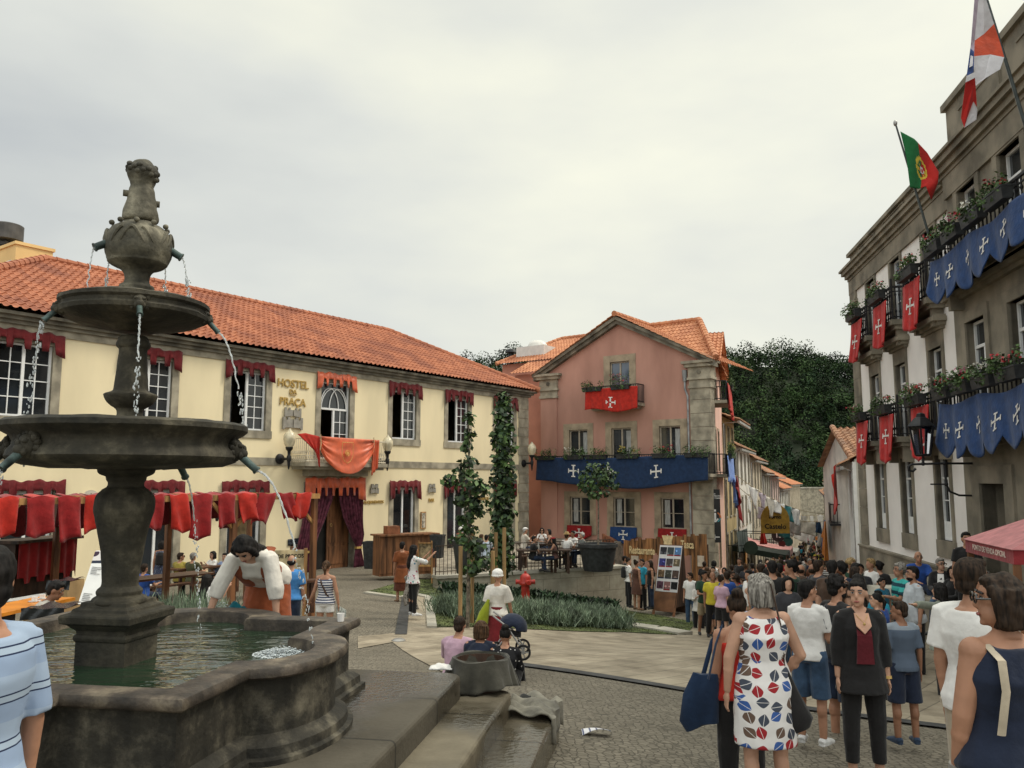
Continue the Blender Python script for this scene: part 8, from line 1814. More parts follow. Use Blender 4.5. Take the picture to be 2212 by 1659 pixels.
# ==== crowd
TM = []
for (h, sex, top_, bot_, hr_, kw) in ((1.72,'m','tee','jeans','short',{}),(1.62,'f','tee','jeans','long',{}),(1.60,'f','tank','trousers','pony',{}),(1.76,'m','polo','shorts','short',{'fat':1.12}),(1.64,'f','dress',None,'bob',{}),(1.70,'m','tee','trousers','curly',{'extras':[('backpack', BLK)]}),(1.58,'f','long','leggings','wavy',{}),(1.74,'m','tee','shorts','fade',{}),(1.66,'f','tee','shorts','bun',{}),(1.70,'m','tee','jeans','bald',{'fat':1.1}),(1.25,'m','tee','shorts','short',{})):
 ar = [None, {'R':((.15,.4,-1),(-.3,1,.1))}, {'L':((-.2,.1,-1),(.1,.6,-.8))}][len(TM) % 3]
 lg_ = [None, {'L':((-.04,.22,-1),(-.01,-.05,-1)),'R':((.05,-.18,-1),(.01,-.30,-1))}][len(TM) % 2]
 r, J = person(h, 'person', (0,-40-len(TM),0), 0, (top_, WHT, {'hem':-.42} if top_ == 'dress' else {}), (bot_, JEAN, {}) if bot_ else None, (hr_, 'black'), 1, sex, vox=.024, shoes=M_shoe, arms=ar, legs=lg_, yaw=[0,20,-25,10,-40,35][len(TM) % 6], **kw)
 TM.append((r, h, top_, hr_, sex))
bake()
CC = [('black', BLK), ('black', BLK), ('navy', NVY), ('white', WHT), ('grey', C('grey_mid', (.12,.12,.125))), ('dark green', C('bottle', (.02,.05,.03))), ('blue', C('royal', (0,0,0))), ('turquoise', C('turquoise_tee', (0,0,0))), ('red', M_red), ('orange', C('orange_tee', (.42,.14,.03))), ('yellow', C('yellow', (0,0,0))), ('pink', C('pink_tee', (.50,.24,.28))), ('checked', stripes('gingham', [((.02,.02,.02),.5),((.5,.48,.45),.5)], .06)), ('brown', BROWN), ('olive', OLV), ('lilac', C('lilac_shirt', (0,0,0))), ('denim blue', JEAN), ('charcoal', C('charcoal', (.04,.04,.045)))]
HC = [('black', 'black'), ('black', 'black'), ('dark brown', 'dark'), ('dark brown', 'dark'), ('brown', 'brown'), ('blond', 'blond'), ('grey', 'grey'), ('auburn', 'red')]
HN = {'short':'short','long':'long','pony':'tied back','bob':'bobbed','curly':'curly','wavy':'wavy','fade':'cropped','bun':'pinned up','bald':'thinning'}
TN = {'tee':'t-shirt','polo':'polo shirt','tank':'vest','dress':'dress','long':'long sleeved top'}
rng = random.Random(12); placed = []; usedl = set()
def spot_ok(x, y, dmin): return all((x-a)**2+(y-b)**2 > dmin**2 for a, b in placed)
def zone(x, y):
 if y < 17: return 'just behind the foreground group'
 if y < 24: return 'in the packed crowd before the town hall ledge' if x > 7.5 else 'in the packed crowd right of the poster stand'
 if y < 32: return 'in the crowd beside the town hall corner' if x > 10.5 else 'in the crowd below the pink house'
 if y < 46: return 'near the green awning'
 if y < 70: return 'in the street past the awnings'
 return 'far down the market street'
def lim(y):
 if y < 20: return (.295*y, .44*y)
 if y < 33: return (.225*y, 8.8+.27*(y-20))
 t = (y-33); return (9.6+.37*t, 13.3+.36*t)
cnt = 0; tries = 0
for band, target, dmin in (((12.5,33),125,.56),((33,50),56,.7),((50,82),40,1.1),((82,156),44,1.3)):
 n0 = 0; tries = 0
 while n0 < target and tries < 4000:
  tries += 1; y = rng.uniform(*band); a, b = lim(y); x = rng.uniform(a, b)
  if not spot_ok(x, y, dmin): continue
  tmpl = TM[rng.randrange(len(TM)) if rng.random() < .93 else 10] if rng.random() > .03 else TM[10]
  cn, cm = CC[rng.randrange(len(CC)) if rng.random() < .45 else rng.choice([0,1,2,5,13,17])]; hn, hk = HC[rng.randrange(len(HC)) if rng.random() < .6 else rng.randrange(4)]
  lb = f'person with {HN[tmpl[3]]} {hn} hair in a {cn} {TN[tmpl[2]]} {zone(x, y)}'
  if lb in usedl and tries < 3000: continue
  usedl.add(lb); placed.append((x, y)); n0 += 1; cnt += 1
  c = copy_tree(tmpl[0]); c['label'] = lb; c['group'] = 'people in the market crowd'
  sc_ = rng.uniform(.96, 1.05); c.scale = (sc_, sc_, sc_); c.location = (x, y, g(x, y)+.012)
  hd = rng.gauss(-.35, .5) if rng.random() < .75 else rng.gauss(2.9, .5); c.rotation_euler = (0, 0, hd)
  for ch in c.children:
   nm = ch.name.split('.')[0]; m_ = None
   if nm in ('shirt','polo_shirt','tank_top','dress'): m_ = cm
   elif nm == 'hair': m_ = HAIR[hk]
   elif nm == 'body': m_ = SKIN[rng.randrange(3)]
   elif nm in ('jeans','trousers','shorts','leggings'): m_ = rng.choice([BLK, DKJ, JEAN, KHA, NVY, BLK])
   if m_: ch.material_slots[0].link = 'OBJECT'; ch.material_slots[0].material = m_
for t in TM:
 for ch in list(t[0].children): bpy.data.objects.remove(ch)
 bpy.data.objects.remove(t[0])
# ==== market stall on the left
c = at(683,1077,20); CF = Fr((c[0],c[1]),35.9); ZB = c[2]
r = empty('market_stall', CF.p(-4, -2, -.9), 'long timber market stall with red cloth strips along the hostel front', 'stall')
SP = [0,-2.25,-4.8,-7.3]
for s in SP:
 for d_, z_ in ((0,ZB),(-2.5,ZB+.06)): mb = MB(); mb.fbox(CF, s-.06, s+.06, d_-.12, d_, -1.2, z_); mb.build('post', M_wood, r)
mb = MB(); mb.fbox(CF, -9.8, .12, -.11, .0, ZB, ZB+.12); mb.fbox(CF, -9.8, .12, -2.61, -2.5, ZB+.02, ZB+.12)
for s in SP: mb.bar(CF.p(s,-.06,ZB+.06), CF.p(s,-2.56,ZB+.08), .09)
for s in SP:
 for sg in (-1, 1):
  if s == 0 and sg == 1: continue
  mb.bar(CF.p(s,-.06,ZB-.62), CF.p(s+sg*.62,-.06,ZB+.02), .07)
mb.build('beams', M_wood_l, r)
rng = random.Random(9); s = -.15; k = 0
while s > -9.7:
 wd = rng.uniform(.40,.52); dr = rng.uniform(.5,.85) if s < -2 else rng.uniform(.3,.65)
 tw = rng.uniform(-.25,.25) if s > -3.5 else rng.uniform(-.06,.06)
 def pos(u, v):
  x = s-wd*u
  if v < .55: t = v/.55; return CF.p(x, -2.5+2.53*t, ZB+.14-.10*math.sin(t*3.14)+.02*math.sin(u*7+k))
  t = (v-.55)/.45; return CF.p(x+tw*t, .03+.06*math.sin(u*8+t*3+k)*t, ZB+.14-(dr+.14)*t-.05*math.sin(u*5+k)*t)
 mb = MB(); mb.grid(pos, 8, 22); mb.build('red_cloth', M_red if k % 3 else M_red2, r, smooth=True, solid=.012); s -= wd+rng.uniform(.05,.14); k += 1
s = -.3
while s > -9.6:
 wd = rng.uniform(.45,.7); dr = rng.uniform(.45,.8); mb = MB(); mb.grid(lambda u, v: CF.p(s-wd*u, -2.46+.05*math.sin(u*8+v*2), ZB+.1-(dr+.1)*v-.04*math.sin(u*6)*v), 8, 8); mb.build('rear_cloth', M_darkred, r, smooth=True, solid=.012); s -= wd+rng.uniform(.02,.1)  # rear strips in a darker red, their shade put into the colour
sg = MB(); q = at(519,1155,19.2); sg.box(q[0]-.13,q[0]+.13,q[1]-.02,q[1]+.02,q[2]-.38,q[2]+.36); o = sg.build('parchment_sign', mat('parchment', (.58,.46,.26), .8, .2, 5), None); tag(o, 'blank parchment panel hung on the stall post behind the fountain woman', 'sign')
def boxy(name, a, b, dep, h, mt, label, cat, topm=None, top=.05, group=None):
 """counter between two base points a,b (front edge), running back by dep"""
 a = np.array(a); b = np.array(b); d = (b-a)[:2]; L = np.linalg.norm(d); d /= L; n = np.array([-d[1], d[0]]); n = n if n[1] > 0 else -n
 r = empty(name, tuple(a), label, cat, group); P = lambda s, t, z: (*(a[:2]+d*s+n*t), z)
 def bx(m, s0, s1, t0, t1, z0, z1): m.hexa([P(s0,t0,z0),P(s1,t0,z0),P(s1,t1,z0),P(s0,t1,z0),P(s0,t0,z1),P(s1,t0,z1),P(s1,t1,z1),P(s0,t1,z1)])
 return r, bx, L, P
a = at(40,1165,17); b = at(166,1160,18.6); zt = (a[2]+b[2])/2; r, bx, L, P = boxy('bar_counter', (*a[:2],zt-1.1), (*b[:2],zt-1.1), .6, 1.1, M_wood_d, 'bar counter hung with dark red cloth behind the orange table', 'counter')
m = MB(); bx(m, -.1, L+.1, -.1, .65, zt-.06, zt); m.build('counter_top', M_wood_d, r); m = MB(); bx(m, 0, L, .06, .6, zt-1.15, zt-.06); m.build('body', M_wood_d, r)
m = MB(); m.grid(lambda u, v: P(L*u, -.03+.02*math.sin(u*40), zt-.04-.72*v-(.12 if int(u*9) % 2 else 0)*v), 54, 6); m.build('red_cloth', M_red, r, solid=.01)
a = at(24,1313,10.0); b = at(163,1290,11.2); zt = min(a[2], b[2]); r, bx, L, P = boxy('orange_table', (*a[:2],zt-.75), (*b[:2],zt-.75), .5, .75, None, 'bright orange beer garden table with cups on it at the left', 'table')
M_or = mat('orange_varnish', (.62,.22,.02), .35, .12, 3, stretch=(1,1,1)); m = MB(); bx(m, -.3, L, 0, .55, zt-.04, zt); m.build('tabletop', M_or, r)
for s_ in (.1, L-.3): m = MB(); bx(m, s_, s_+.05, .05, .5, zt-1.0, zt-.04); m.build('leg', M_iron, r)
r2, bx2, L2, P2 = boxy('orange_bench', (*(np.array(a[:2])+[.0,-.55]),zt-.3), (*(np.array(b[:2])+[.1,-.5]),zt-.3), .25, .45, None, 'orange bench in front of the orange table', 'bench'); m = MB(); bx2(m, 0, L2, 0, .25, zt-.34, zt-.3); m.build('seat', M_or, r2); m = MB(); bx2(m, .2, .25, 0, .25, zt-.9, zt-.34); bx2(m, L2-.3, L2-.25, 0, .25, zt-.9, zt-.34); m.build('legs', M_iron, r2)
M_por = mat('porcelain', (.75,.73,.70), .2, .03, 5, spec=.6)
def cup(p, label, kk=1.0):
 m = MB(); m.lathe([(.065,0),(.075,.012),(.03,.01)], p, 14); m.lathe([(.022,.012),(.036,.03),(.04,.065),(.035,.065),(.03,.03)], p, 14); o = m.build('coffee_cup', M_por, None, smooth=True); return tag(o, label, 'cup', 'coffee cups on the stall tables')
cup(P(.62*L,.25,zt), 'white coffee cup and saucer on the orange table, nearest the eater'); cup(P(.80*L,.3,zt), 'white saucer cup at the right end of the orange table')
M_card = mat('cardboard', (.36,.235,.11), .9, .12, 3)
for (u0,u1,v0,v1,Y,lb) in ((52,133,1318,1378,9.2,'near cardboard waste box with a black bag under the orange table'),(105,147,1258,1332,11.9,'rear cardboard waste box with a black bag behind the orange table')):
 a = at(u0,v0,Y); b = at(u1,v0,Y); z0 = at(u0,v1,Y)[2]; r = empty('waste_box', (a[0],a[1],z0), lb, 'box', 'cardboard waste boxes'); m = MB(); m.box(a[0],b[0],Y,Y+.45,z0,a[2]); m.build('carton', M_card, r); m = MB()
 m.grid(lambda q, v: (a[0]-.03+(b[0]-a[0]+.06)*q, Y-.012+.01*math.sin(q*19+v*5), a[2]+.02-.13*v+.008*math.sin(q*9)), 24, 5); m.grid(lambda q, v: (a[0]+(b[0]-a[0])*q, Y+.48*v, a[2]+.015+.012*math.sin(q*9+v*7)), 14, 8); m.build('bin_bag', mat('bin_bag', (.015,.018,.02), .25, .2, 9, .3, 30), r, smooth=True)
bl_, br_, tr_, tl_ = at(164,1318,9.9), at(268,1330,9.7), at(292,1216,10.3), at(197,1217,10.4); up = (tl_-bl_)
r = empty('menu_board', tuple((bl_+br_)/2), 'white folding menu board leaning beside the fountain column', 'sign'); m = MB(); th = np.array([0,.04,.01]); m.hexa([bl_,br_,br_+th,bl_+th,tl_,tr_,tr_+th,tl_+th]); m.build('panel', mat('board_white', (.70,.69,.66), .5, .04, 2), r)
m = MB(); m.hexa([tl_,tr_,tr_+th,tl_+th]+[q+up*.06 for q in (tl_,tr_,tr_+th,tl_+th)]); m.build('clip_bar', NVY, r); m = MB(); m.hexa([q+up*.065 for q in (tl_,tl_*.55+tr_*.45,tl_*.55+tr_*.45+th,tl_+th)]+[q+up*.27 for q in (tl_,tl_*.55+tr_*.45,tl_*.55+tr_*.45+th,tl_+th)]); m.build('picture', printed('picture_print', (.62,.58,.56), [(.05,.03,.05),(.25,.12,.2),(.6,.6,.58)], 9, .4), r)
m = MB(); rng = random.Random(2)
for (fy, fx) in ((.92,.05),(.92,.42),(.35,.05),(.35,.34),(.35,.62)):
 for j in range(5):
  p = bl_+(br_-bl_)*fx+up*(fy-.035*j)+np.array([0,-.006,0]); q = p+(br_-bl_)*rng.uniform(.12,.22); m.hexa([p,q,q+np.array([0,.003,0]),p+np.array([0,.003,0]),p+up*.012,q+up*.012,q+up*.012+np.array([0,.003,0]),p+up*.012+np.array([0,.003,0])])
m.build('handwritten_lines', mat('pencil_grey', (.25,.25,.25), .8), r)
a = at(556,1190,17.3); b = at(657,1189,17.6); z0 = at(600,1330,17.4)[2]; PFm = Fr((a[0],a[1]), math.degrees(math.atan2(b[0]-a[0], b[1]-a[1]))); PFm.n = PFm.n if PFm.n[1] < 0 else -PFm.n; L = float(np.linalg.norm((b-a)[:2])); zt = a[2]
r = empty('price_board', (a[0],a[1],z0), 'parchment price board lettered Tabela de Preços in a pine frame', 'sign'); m = MB(); m.fbox(PFm, 0, L, -.02, 0, z0+.35, zt); m.build('parchment', mat('parchment', (0,0,0)), r)
m = MB(); m.fbox(PFm, L, L+.07, -.03, .03, z0-.2, zt+.03); m.fbox(PFm, -.07, 0, -.03, .03, z0-.2, zt+.03); m.fbox(PFm, 0, L, -.03, .02, z0+.28, z0+.35); m.build('frame', M_wood_l, r)
text('TABELA DE PREÇOS', .105, PFm, L*.5, zt-.16, .004, r, M_dark, .002, bold=.003)
m = MB()
for j in range(9): m.fbox(PFm, L*.42, L*.8, .002, .004, zt-.34-.07*j, zt-.325-.07*j); m.fbox(PFm, L*.86, L*.94, .002, .004, zt-.34-.07*j, zt-.325-.07*j)
m.bar(PFm.p(L*.36,.004,zt-.85), PFm.p(L*.36,.004,zt-.3), .02); m.bar(PFm.p(L*.32,.004,zt-.38), PFm.p(L*.36,.004,zt-.28), .02); m.bar(PFm.p(L*.40,.004,zt-.38), PFm.p(L*.36,.004,zt-.28), .02)
m.build('price_lines', mat('ink', (.09,.07,.05), .8), r)
def table(x, y, z, L, Wd, rz, label, cat='table', h=.75, name='table', mt=M_wood_d, group=None):
 r = empty(name, (x, y, z), label, cat, group, rz); m = MB()
 for q in range(4): m.box(-L/2, L/2, -Wd/2+Wd/4*q+.006, -Wd/2+Wd/4*(q+1)-.006, h-.05, h)
 m.build('tabletop' if cat == 'table' else 'seat', mt, r, local=True)
 for sx in (-1, 1):
  for sy in (-1, 1): m = MB(); m.box(sx*(L/2-.12)-.04, sx*(L/2-.12)+.04, sy*(Wd/2-.06)-.035, sy*(Wd/2-.06)+.035, -.1, h-.05); m.build('leg', mt, r, local=True)
 return r
M_tb = mat('table_brown', (.095,.040,.020), .5, .3, 5, .15, 30, stretch=(.3,3,1))
ts = [((440,1222,25.6),2.2,'long brown table between the seated people under the stall'), ((358,1243,20.5),2.2,'low brown table in front of the blue sundress'), ((535,1235,24.5),1.6,'brown table behind the fountain woman')]
for (u,v,Y),L,lb in ts: p = at(u,v,Y); table(p[0], p[1], p[2]-.75, L, .8, rad(54), lb, mt=M_tb, group='stall tables')
for (u,v,Y),L,lb in (((405,1258,24.3),2.4,'brown bench under the mustard and olive shirts'),): p = at(u,v,Y); table(p[0], p[1], p[2]-.45, L, .32, rad(54), lb, 'bench', .45, 'bench', M_tb)
for (u,v,Y,lb) in ((668,1252,18.6,'dark stool at the right end of the stall'),): p = at(u,v,Y); table(p[0], p[1], p[2]-.6, .36, .36, .4, lb, 'stool', .6, 'stool', M_tb)
cup(tuple(at(461,1216,25.5)), 'white cup on the table by the fringe haired woman')
# ==== wooden counter, easel
a = at(820,1228,31.0); b = at(943,1228,32.2); zt = at(880,1154,31.4)[2]; r, bx, L, P = boxy('wooden_counter', tuple(a), tuple(b), .7, 1, None, 'reddish brown wooden bar counter before the hostel door', 'counter'); z0 = a[2]
m = MB(); bx(m, 0, L, 0, .7, z0-.3, zt-.06);
for k in range(9): bx(m, L*k/9+.01, L*(k+1)/9-.01, -.015, 0, z0-.2, zt-.08)
m.build('body', M_wood, r); m = MB(); bx(m, -.08, L+.08, -.1, .8, zt-.06, zt); m.build('counter_top', M_wood, r)
m = MB(); bx(m, L*.14, L*.36, .1, .5, zt+.002, zt+.30); o = m.build('wooden_box', mat('box_brown', (.24,.09,.04), .6, .2, 5), None); tag(o, 'square brown box standing on the wooden counter', 'box')
a = at(903,1173,29.5); b = at(934,1173,29.5); z1 = at(910,1222,29.5)[2]; m = MB(); r = empty('easel_sign', (a[0],a[1],z1-.4), 'framed parchment notice on a pine easel by the terrace', 'sign'); m.box(a[0]+.04,b[0]-.04,a[1]-.01,a[1]+.02,z1,a[2]); m.build('notice', mat('parchment_dark', (.33,.24,.13), .8, .35, 7), r); m = MB()
for x in (a[0], b[0]): m.bar((x,a[1]-.02,z1-.6), (x*.9+.1*(a[0]+b[0])/2,a[1],a[2]+.08), .05)
m.bar((a[0],a[1]-.03,z1), (b[0],a[1]-.03,z1), .05); m.bar((a[0],a[1]-.03,a[2]), (b[0],a[1]-.03,a[2]), .05); m.build('easel', M_wood_l, r)
# ==== terrace furniture
for (u, Y, L, rz, lb) in ((1178,34.0,2.2,8,'rear dark wooden terrace table with cups'),(1174,31.0,2.0,4,'front dark wooden terrace table by the railing'),(1250,31.8,1.8,6,'right hand dark wooden terrace table'),(1046,32.4,1.9,20,'left hand terrace table behind the young trees')):
 p = at(u,1180,Y); table(p[0], p[1], ZT, L, .8, rad(rz), lb, mt=M_wood_d, group='terrace tables')
for (u, Y, L, rz, lb) in ((1118,31.6,1.2,60,'dark bench at the left of the front terrace table'),(1212,31.4,1.2,50,'dark bench under the straw hat'),(1180,33.0,2.0,8,'dark bench between the two terrace tables')):
 p = at(u,1200,Y); table(p[0], p[1], ZT, L, .3, rad(rz), lb, 'bench', .45, 'bench', M_wood_d, 'terrace benches')
p = at(1150,1180,34.0); cup((p[0],p[1],ZT+.75), 'white cups on the rear terrace table'); p = at(1163,1180,31.0); m = MB(); m.lathe([(.035,0),(.04,.02),(.04,.14),(.015,.2),(.015,.26)], (p[0],p[1],ZT+.75), 10); tag(m.build('bottle', mat('bottle_glass', (.5,.5,.45), .15), None, smooth=True), 'pale bottle on the front terrace table', 'bottle')
# ==== restaurant plank gate and slat fence
F = PF; OFF = 3.4
def gs(u, v): return F.hit(u, v, OFF)
sL, zL = gs(1347,1168); sR, zR = gs(1526,1154); zb_ = gs(1436,1194)[1]; zg = -2.7
r = empty('restaurant_gate', F.p((sL+sR)/2, OFF, zg), 'rustic plank gate lettered Restaurante Tasca in front of the pink house', 'sign'); M_plk = mat('gate_planks', (.27,.125,.045), .75, .35, 4, .3, 30, stretch=(2,2,.2))
n = 22; m = MB()
for k in range(n):
 s0_ = sR+(sL-sR)*k/n; s1_ = sR+(sL-sR)*(k+.94)/n; z1 = zR+(zL-zR)*k/n+.05*math.sin(k*2.7); lo = zb_-.08*math.sin(k*1.7)-.1*(k/n)
 if k < 4: lo = zg
 if k in (n-1, n-2): lo = zg
 if 13 < k < 20: lo -= .35
 m.fbox(F, s0_, s1_, OFF-.03, OFF+.012*(k % 2), lo, z1)
m.build('planks', M_plk, r)
m = MB(); m.fbox(F, sR, sL, OFF-.14, OFF-.04, zb_+.1, zb_+.25)
for s_ in (sR+.1, sL-.1): m.fbox(F, s_-.1, s_+.1, OFF-.2, OFF-.03, zg, zL)
m.build('frame_beams', M_wood_d, r)
M_lt = mat('cream_letters', (.72,.56,.30), .6, .1, 8)
s1_, z1_ = gs(1387,1186); text('Restaurante', .52, F, s1_, z1_-.24, OFF+.03, r, M_lt, .012, bold=.012, xs=.56); s2_, z2_ = gs(1485,1174); text('Tasca', .52, F, s2_, z2_-.22, OFF+.03, r, M_lt, .012, bold=.012, xs=.56)
for (u0,u1,v0,v1) in ((1364,1380,1200,1229),(1507,1522,1200,1224)):
 a = gs(u0,v0); b = gs(u1,v1); m = MB(); m.fbox(F, b[0], a[0], OFF+.015, OFF+.03, b[1], a[1]); m.build('paper_notice', mat('paper_cream', (.55,.47,.37), .8, .1, 5), r)
s_, z_ = gs(1443,1166); m = MB(); m.fprism(F, [(s_-.25,z_-.5),(s_+.25,z_-.5),(s_+.2,z_-.1),(s_+.3,z_+.2),(s_-.3,z_+.2),(s_-.2,z_-.1)], OFF+.016, OFF+.05); m.build('painted_jug', M_lt, r)
r = empty('slat_fence', W1, 'reddish vertical slat fence closing the right side of the terrace', 'fence'); m = MB(); A = np.array(RW.p(RWL-.2,-.5,0)[:2]); B = A+(np.array(PF.p(5.5,3.2,0)[:2])-A)*.34
for k in range(26): p = A+(B-A)*k/25; m.box(p[0]-.045,p[0]+.045,p[1]-.02,p[1]+.02,ZT,ZT+.98)
m.build('slats', mat('fence_red_wood', (.25,.09,.04), .75, .3, 6), r); m = MB()
for z in (.2, .8): m.bar((*A,ZT+z), (*B,ZT+z), .06)
m.build('rails', M_wood, r)
# ==== poster stand
bl_, br_ = gpx(1409,1328), gpx(1458,1333); Y0_ = bl_[1]; tl_ = at(1425,1176,Y0_+.35); tr_ = at(1475,1178,br_[1]+.35); up = tl_-bl_; upr = tr_-br_
def Q(x, y, o=0): p = bl_*(1-x)*(1-y)+br_*x*(1-y)+tl_*(1-x)*y+tr_*x*y; return p+np.array([.15,-1,.1])*o
r = empty('poster_stand', tuple((bl_+br_)/2), 'brown wooden A-frame stand with twelve event posters on the lawn corner', 'sign')
def slab(m, x0, x1, y0, y1, o0, o1): m.hexa([Q(x0,y0,o0),Q(x1,y0,o0),Q(x1,y0,o1),Q(x0,y0,o1),Q(x0,y1,o0),Q(x1,y1,o0),Q(x1,y1,o1),Q(x0,y1,o1)])
m = MB(); slab(m, 0, 1, .06, 1.0, -.04, 0); slab(m, 0, .1, 0, .06, -.04, 0); slab(m, .9, 1, 0, .06, -.04, 0); m.build('front_panel', mat('stand_brown', (.24,.105,.045), .6, .2, 2.5), r)
rb = gpx(1487,1333)+np.array([.15,.9,0]); lb_ = rb-(br_-bl_); m = MB(); th = np.array([0,.04,0]); m.hexa([lb_,rb,rb+th,lb_+th,tl_+np.array([0,.06,0]),tr_+np.array([.02,.06,0]),tr_+np.array([.02,.1,0]),tl_+np.array([0,.1,0])]); m.hexa([br_+np.array([.0,.05,.3]),rb+np.array([0,0,.3]),rb+np.array([.03,0,.3]),br_+np.array([.03,.05,.3]),tr_,tr_+np.array([0,.1,0]),tr_+np.array([.03,.1,0]),tr_+np.array([.03,0,0])]); m.build('rear_panel', M_wood_d, r)
m = MB(); slab(m, .02, .98, .335, .99, .004, .012); ps = m.build('poster_sheet', mat('poster_paper', (.66,.64,.62), .5, .03, 4), r)
pc = [(.03,.03,.035),(.06,.07,.07),(.10,.20,.38),(.05,.05,.18),(.07,.06,.06),(.14,.11,.07),(.14,.09,.05),(.06,.06,.05),(.09,.06,.05),(.10,.05,.07),(.25,.13,.12),(.02,.02,.02)]; foot = [None,1,1,1,1,None,2,2,2,None,1,None]
for i in range(12):
 cx, cy = i % 3, i//3; x0 = .05+cx*.31; y1 = .965-cy*.162; m = MB(); slab(m, x0, x0+.28, y1-.105, y1, .013, .017); m.build('poster', printed('poster_%d' % i, pc[i], [tuple(min(1,c*2.6+.03) for c in pc[i]),tuple(c*.5 for c in pc[i])], 7+i % 4, .35), ps)
 if foot[i]: m = MB(); slab(m, x0, x0+.28, y1-.122, y1-.106, .013, .018); m.build('title_strip', M_red if foot[i] == 1 else NVY, ps)
# ==== washing things on the steps
q = atz(1038,1486,.62); r = empty('washtub', (q[0],q[1],.62), 'round washtub draped with coarse dark grey cloth on the steps', 'tub'); m = MB(); R_ = .225
m.lathe([(R_*.85,0),(R_*1.0,.22),(R_*1.01,.245),(R_*.96,.245),(R_*.9,.09),(.01,.08)], (q[0],q[1],.62), 24); m.build('tub', M_wood_d, r)
def tubc(u, v):
 a = u*6.2832; fold = .5+.5*math.sin(a*3+.8)
 if v < .32: t = v/.32; R2 = R_*(.86+.15*t)-.004*math.sin(a*7); z = .12+.225*t
 elif v < .42: t = (v-.32)/.1; R2 = R_*(1.01+.10*t); z = .345-.005*t+.012*math.sin(a*4)
 else:
  t = (v-.42)/.58; R2 = R_*(1.11+.28*t)+.026*t*math.sin(a*11+1)+.03*t*math.sin(a*5); z = .325-.31*t*(.78+.22*fold)
 return (q[0]+R2*math.cos(a), q[1]+R2*math.sin(a), .62+z*.76)
m = MB(); m.grid(tubc, 96, 22); m.build('cloth_cover', cloth('felt_grey', (.060,.056,.043), .15), r, smooth=True, solid=.008)
q = atz(953,1444,.8); m = MB(); m.grid(lambda u, v: (q[0]-.1+.2*u, q[1]-.06+.13*v, .803+.035*math.sin(u*3.14)*math.sin(v*3.14)+.008*math.sin(u*13)*math.sin(v*9)), 16, 10); tag(m.build('white_cloth', WHT, None, smooth=True, solid=.008), 'small folded white cloth on the top step', 'cloth')
Sx = np.array([.17,.985]); Sp = np.array([.985,-.17]); q = np.array(atz(1150,1535,.44)[:2])
def heap(u, v):
 p_ = -.21+.44*u; h = .44+.03+.035*abs(math.sin(v*9+u*5))+.02*math.sin(u*11+v*3); dx = p_
 edge = .19
 if p_ > edge: h = .47-(p_-edge)*.0; dx = edge+.02+.02*math.sin(v*14)
 b = q+Sp*dx+Sx*((v-.5)*.62+.03*math.sin(u*6))
 if p_ > edge: h = .47-(p_-edge)/.04*.24*(.8+.2*math.sin(v*7))
 return (b[0], b[1], h)
m = MB(); m.grid(heap, 34, 30); tag(m.build('wet_laundry', mat('laundry_grey', (.19,.175,.135), .8, .25, 5, .3, 40, sheen=.1), None, smooth=True, solid=.012), 'crumpled grey green laundry heap hanging over the lowest step', 'laundry')
m = MB(); m.grid(lambda u, v: (q[0]-.12+.2*u, q[1]+.22+.1*v, .46+.05*math.sin(u*3.1)*math.sin(v*3.1)+.02*math.sin(u*9)), 12, 8); tag(m.build('dark_cloth', cloth('slate', (.03,.03,.028)), None, smooth=True, solid=.012), 'dark cloth tucked behind the grey laundry heap', 'cloth')
q = gpx(1288,1587); m = MB(); m.grid(lambda u, v: (q[0]-.13+.26*u, q[1]-.06+.13*v, q[2]+.012+.055*abs(math.sin(u*2.4+.6*v))*(1-.5*v)), 12, 6); tag(m.build('paper', stripes('news_print', [((.68,.67,.68),.75),((.12,.13,.2),.25)], .06, 0), None, solid=.004), 'crumpled printed paper lying on the cobbles', 'paper')
p = fl(1.18,1.02,1.335); m = MB(); m.lathe([(.025,0),(.03,.06),(.026,.06),(.022,.01)], p, 12); tag(m.build('glass_cup', M_por, None), 'small pale cup on the basin rim corner', 'cup')
q = gpx(861,1386); m = MB(); m.lathe([(.14,0),(.14,.03),(.09,.06),(.02,.06)], q, 18); tag(m.build('floor_light', M_steel, None), 'round metal floor light set in the pale paving', 'light')
# ==== stroller
st0 = at(1102,1405,12.2); zg_ = at(1122,1424,12.0)[2]; r = empty('stroller', (st0[0],st0[1],zg_), 'black baby stroller with hood beside the seated people', 'stroller'); X, Y_ = st0[0], st0[1]
m = MB(); c = at(1110,1350,12.2)
m.grid(lambda u, v: (c[0]-.02+.21*math.cos(rad(150)-rad(165)*u)*math.sin(.25+2.65*v), c[1]+.19*math.cos(.25+2.65*v), c[2]-.04+.20*math.sin(rad(150)-rad(165)*u)*math.sin(.25+2.65*v)), 16, 12); m.build('hood', NVY, r, smooth=True, solid=.012)
m = MB(); m.tube([(c[0]-.14,Y_,c[2]+.02),(c[0]-.12,Y_,zg_+.34),(c[0]+.1,Y_,zg_+.3)], [(.17,.03),(.17,.04),(.16,.03)], 12, up=(1,0,0)); m.build('seat', BLK, r, smooth=True)
m = MB()
for dy in (-.2, .2): m.tube([(c[0]-.30,Y_+dy,c[2]+.16),(c[0]-.1,Y_+dy,zg_+.45),(c[0]+.13,Y_+dy,zg_+.12)], .014, 6); m.tube([(c[0]-.25,Y_+dy,zg_+.12),(c[0]-.05,Y_+dy,zg_+.42)], .014, 6)
m.build('frame', M_steel, r)
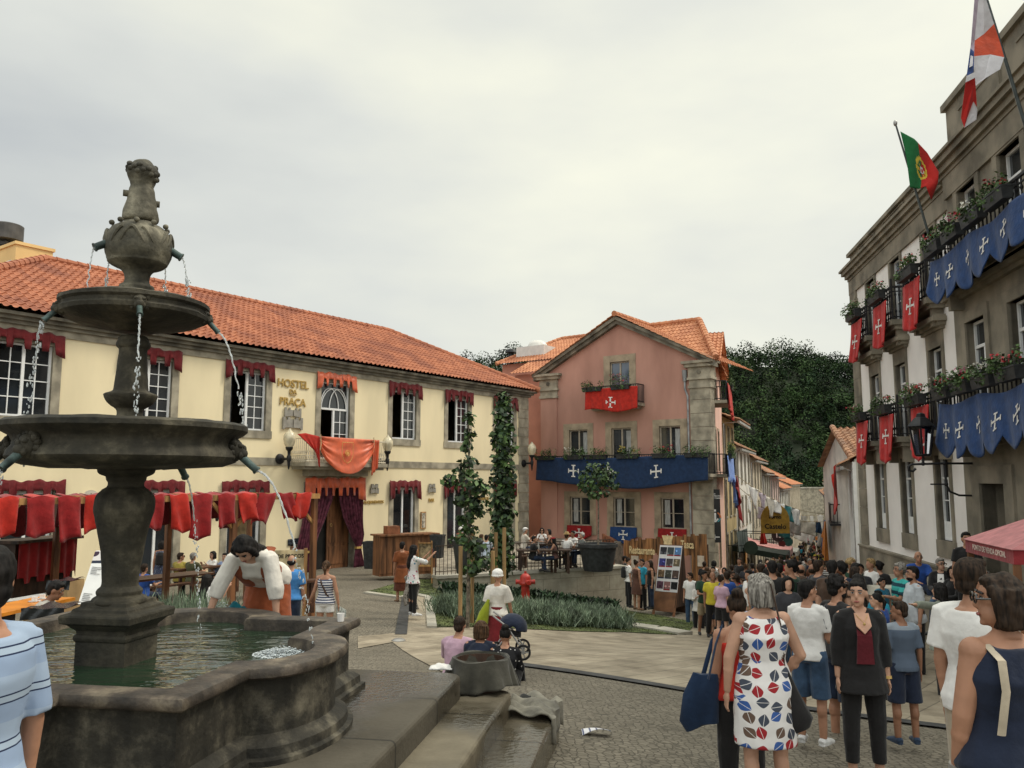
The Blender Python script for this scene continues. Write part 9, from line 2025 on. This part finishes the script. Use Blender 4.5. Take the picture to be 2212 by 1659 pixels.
for dx, dy, lb in ((.13,-.22,''),(.13,.22,''),(-.25,0,'')):
 w_ = MB(); R_ = .095; cc = Vector((c[0]+dx, Y_+dy, zg_+R_)); w_.tube([cc+Vector((R_*math.cos(a),0,R_*math.sin(a))) for a in [k*math.pi/10 for k in range(21)]], .018, 6); wh = w_.build('wheel', BLK, r, smooth=True); m = MB()
 for k in range(5): a = k*1.257; m.bar(tuple(cc), (cc.x+R_*math.cos(a), cc.y, cc.z+R_*math.sin(a)), .016)
 m.tube([cc-Vector((0,.02,0)), cc+Vector((0,.02,0))], .025, 10); m.build('spokes', M_steel, wh)
# ==== sales canopy at the right edge
A = at(2085,1169,13.0); B = at(2188,1183,11.0); d = (B-A)[:2]; Lk = np.linalg.norm(d); KF = Fr((A[0],A[1]), math.degrees(math.atan2(d[0], d[1]))); nn = np.array([-d[1], d[0]])/Lk; nn = nn if nn[0] < 0 else -nn; KF.n = nn; zc_ = (A[2]+B[2])/2; hf_ = .19
r = empty('sales_canopy', KF.p(Lk/2, -1, zc_-2.2), 'red canopy stall lettered Ponto de Venda Oficial at the right edge', 'stall'); M_kr = C('canopy_red', (.26,.03,.035)); M_kp = C('canopy_top', (.50,.19,.19))
m = MB(); m.fbox(KF, 0, Lk, -.03, 0, zc_-hf_, zc_); m.fbox(KF, Lk-.03, Lk, -2.2, -.03, zc_-hf_, zc_); m.fbox(KF, 0, .03, -2.2, -.03, zc_-hf_, zc_); m.build('fascia', M_kr, r)
m = MB(); tp = [KF.p(.5,-.75,zc_+.36), KF.p(Lk-.5,-.75,zc_+.36), KF.p(Lk-.5,-1.5,zc_+.36), KF.p(.5,-1.5,zc_+.36)]; bs_ = [KF.p(-.02,.02,zc_), KF.p(Lk+.02,.02,zc_), KF.p(Lk+.02,-2.22,zc_), KF.p(-.02,-2.22,zc_)]; m.add(bs_+tp, [(0,1,5,4),(1,2,6,5),(2,3,7,6),(3,0,4,7),(4,5,6,7)]); m.build('canopy_top', M_kp, r, solid=.01)
text('PONTO DE VENDA OFICIAL', .112, KF, Lk*.52, zc_-.125, .005, r, mat('letter_cream', (.66,.52,.45), .7), .002, bold=.002)
for s_, t in ((.05,-.05),(Lk-.05,-.05),(Lk-.05,-2.1),(.05,-2.1)): m = MB(); m.fbox(KF, s_-.04, s_+.04, t-.04, t+.04, -1.6, zc_-hf_); m.build('post', M_wood, r)
m = MB(); m.fbox(KF, .2, Lk-.1, -1.9, -.3, -1.6, zc_-1.35); m.fbox(KF, .1, Lk-.1, -2.0, -1.9, -1.2, zc_-hf_); m.build('counter', M_dark, r)
for o in COL.objects:
 if 'label' in o and len(o['label'].split()) > 16: o['label'] = ' '.join(o['label'].split()[:16])
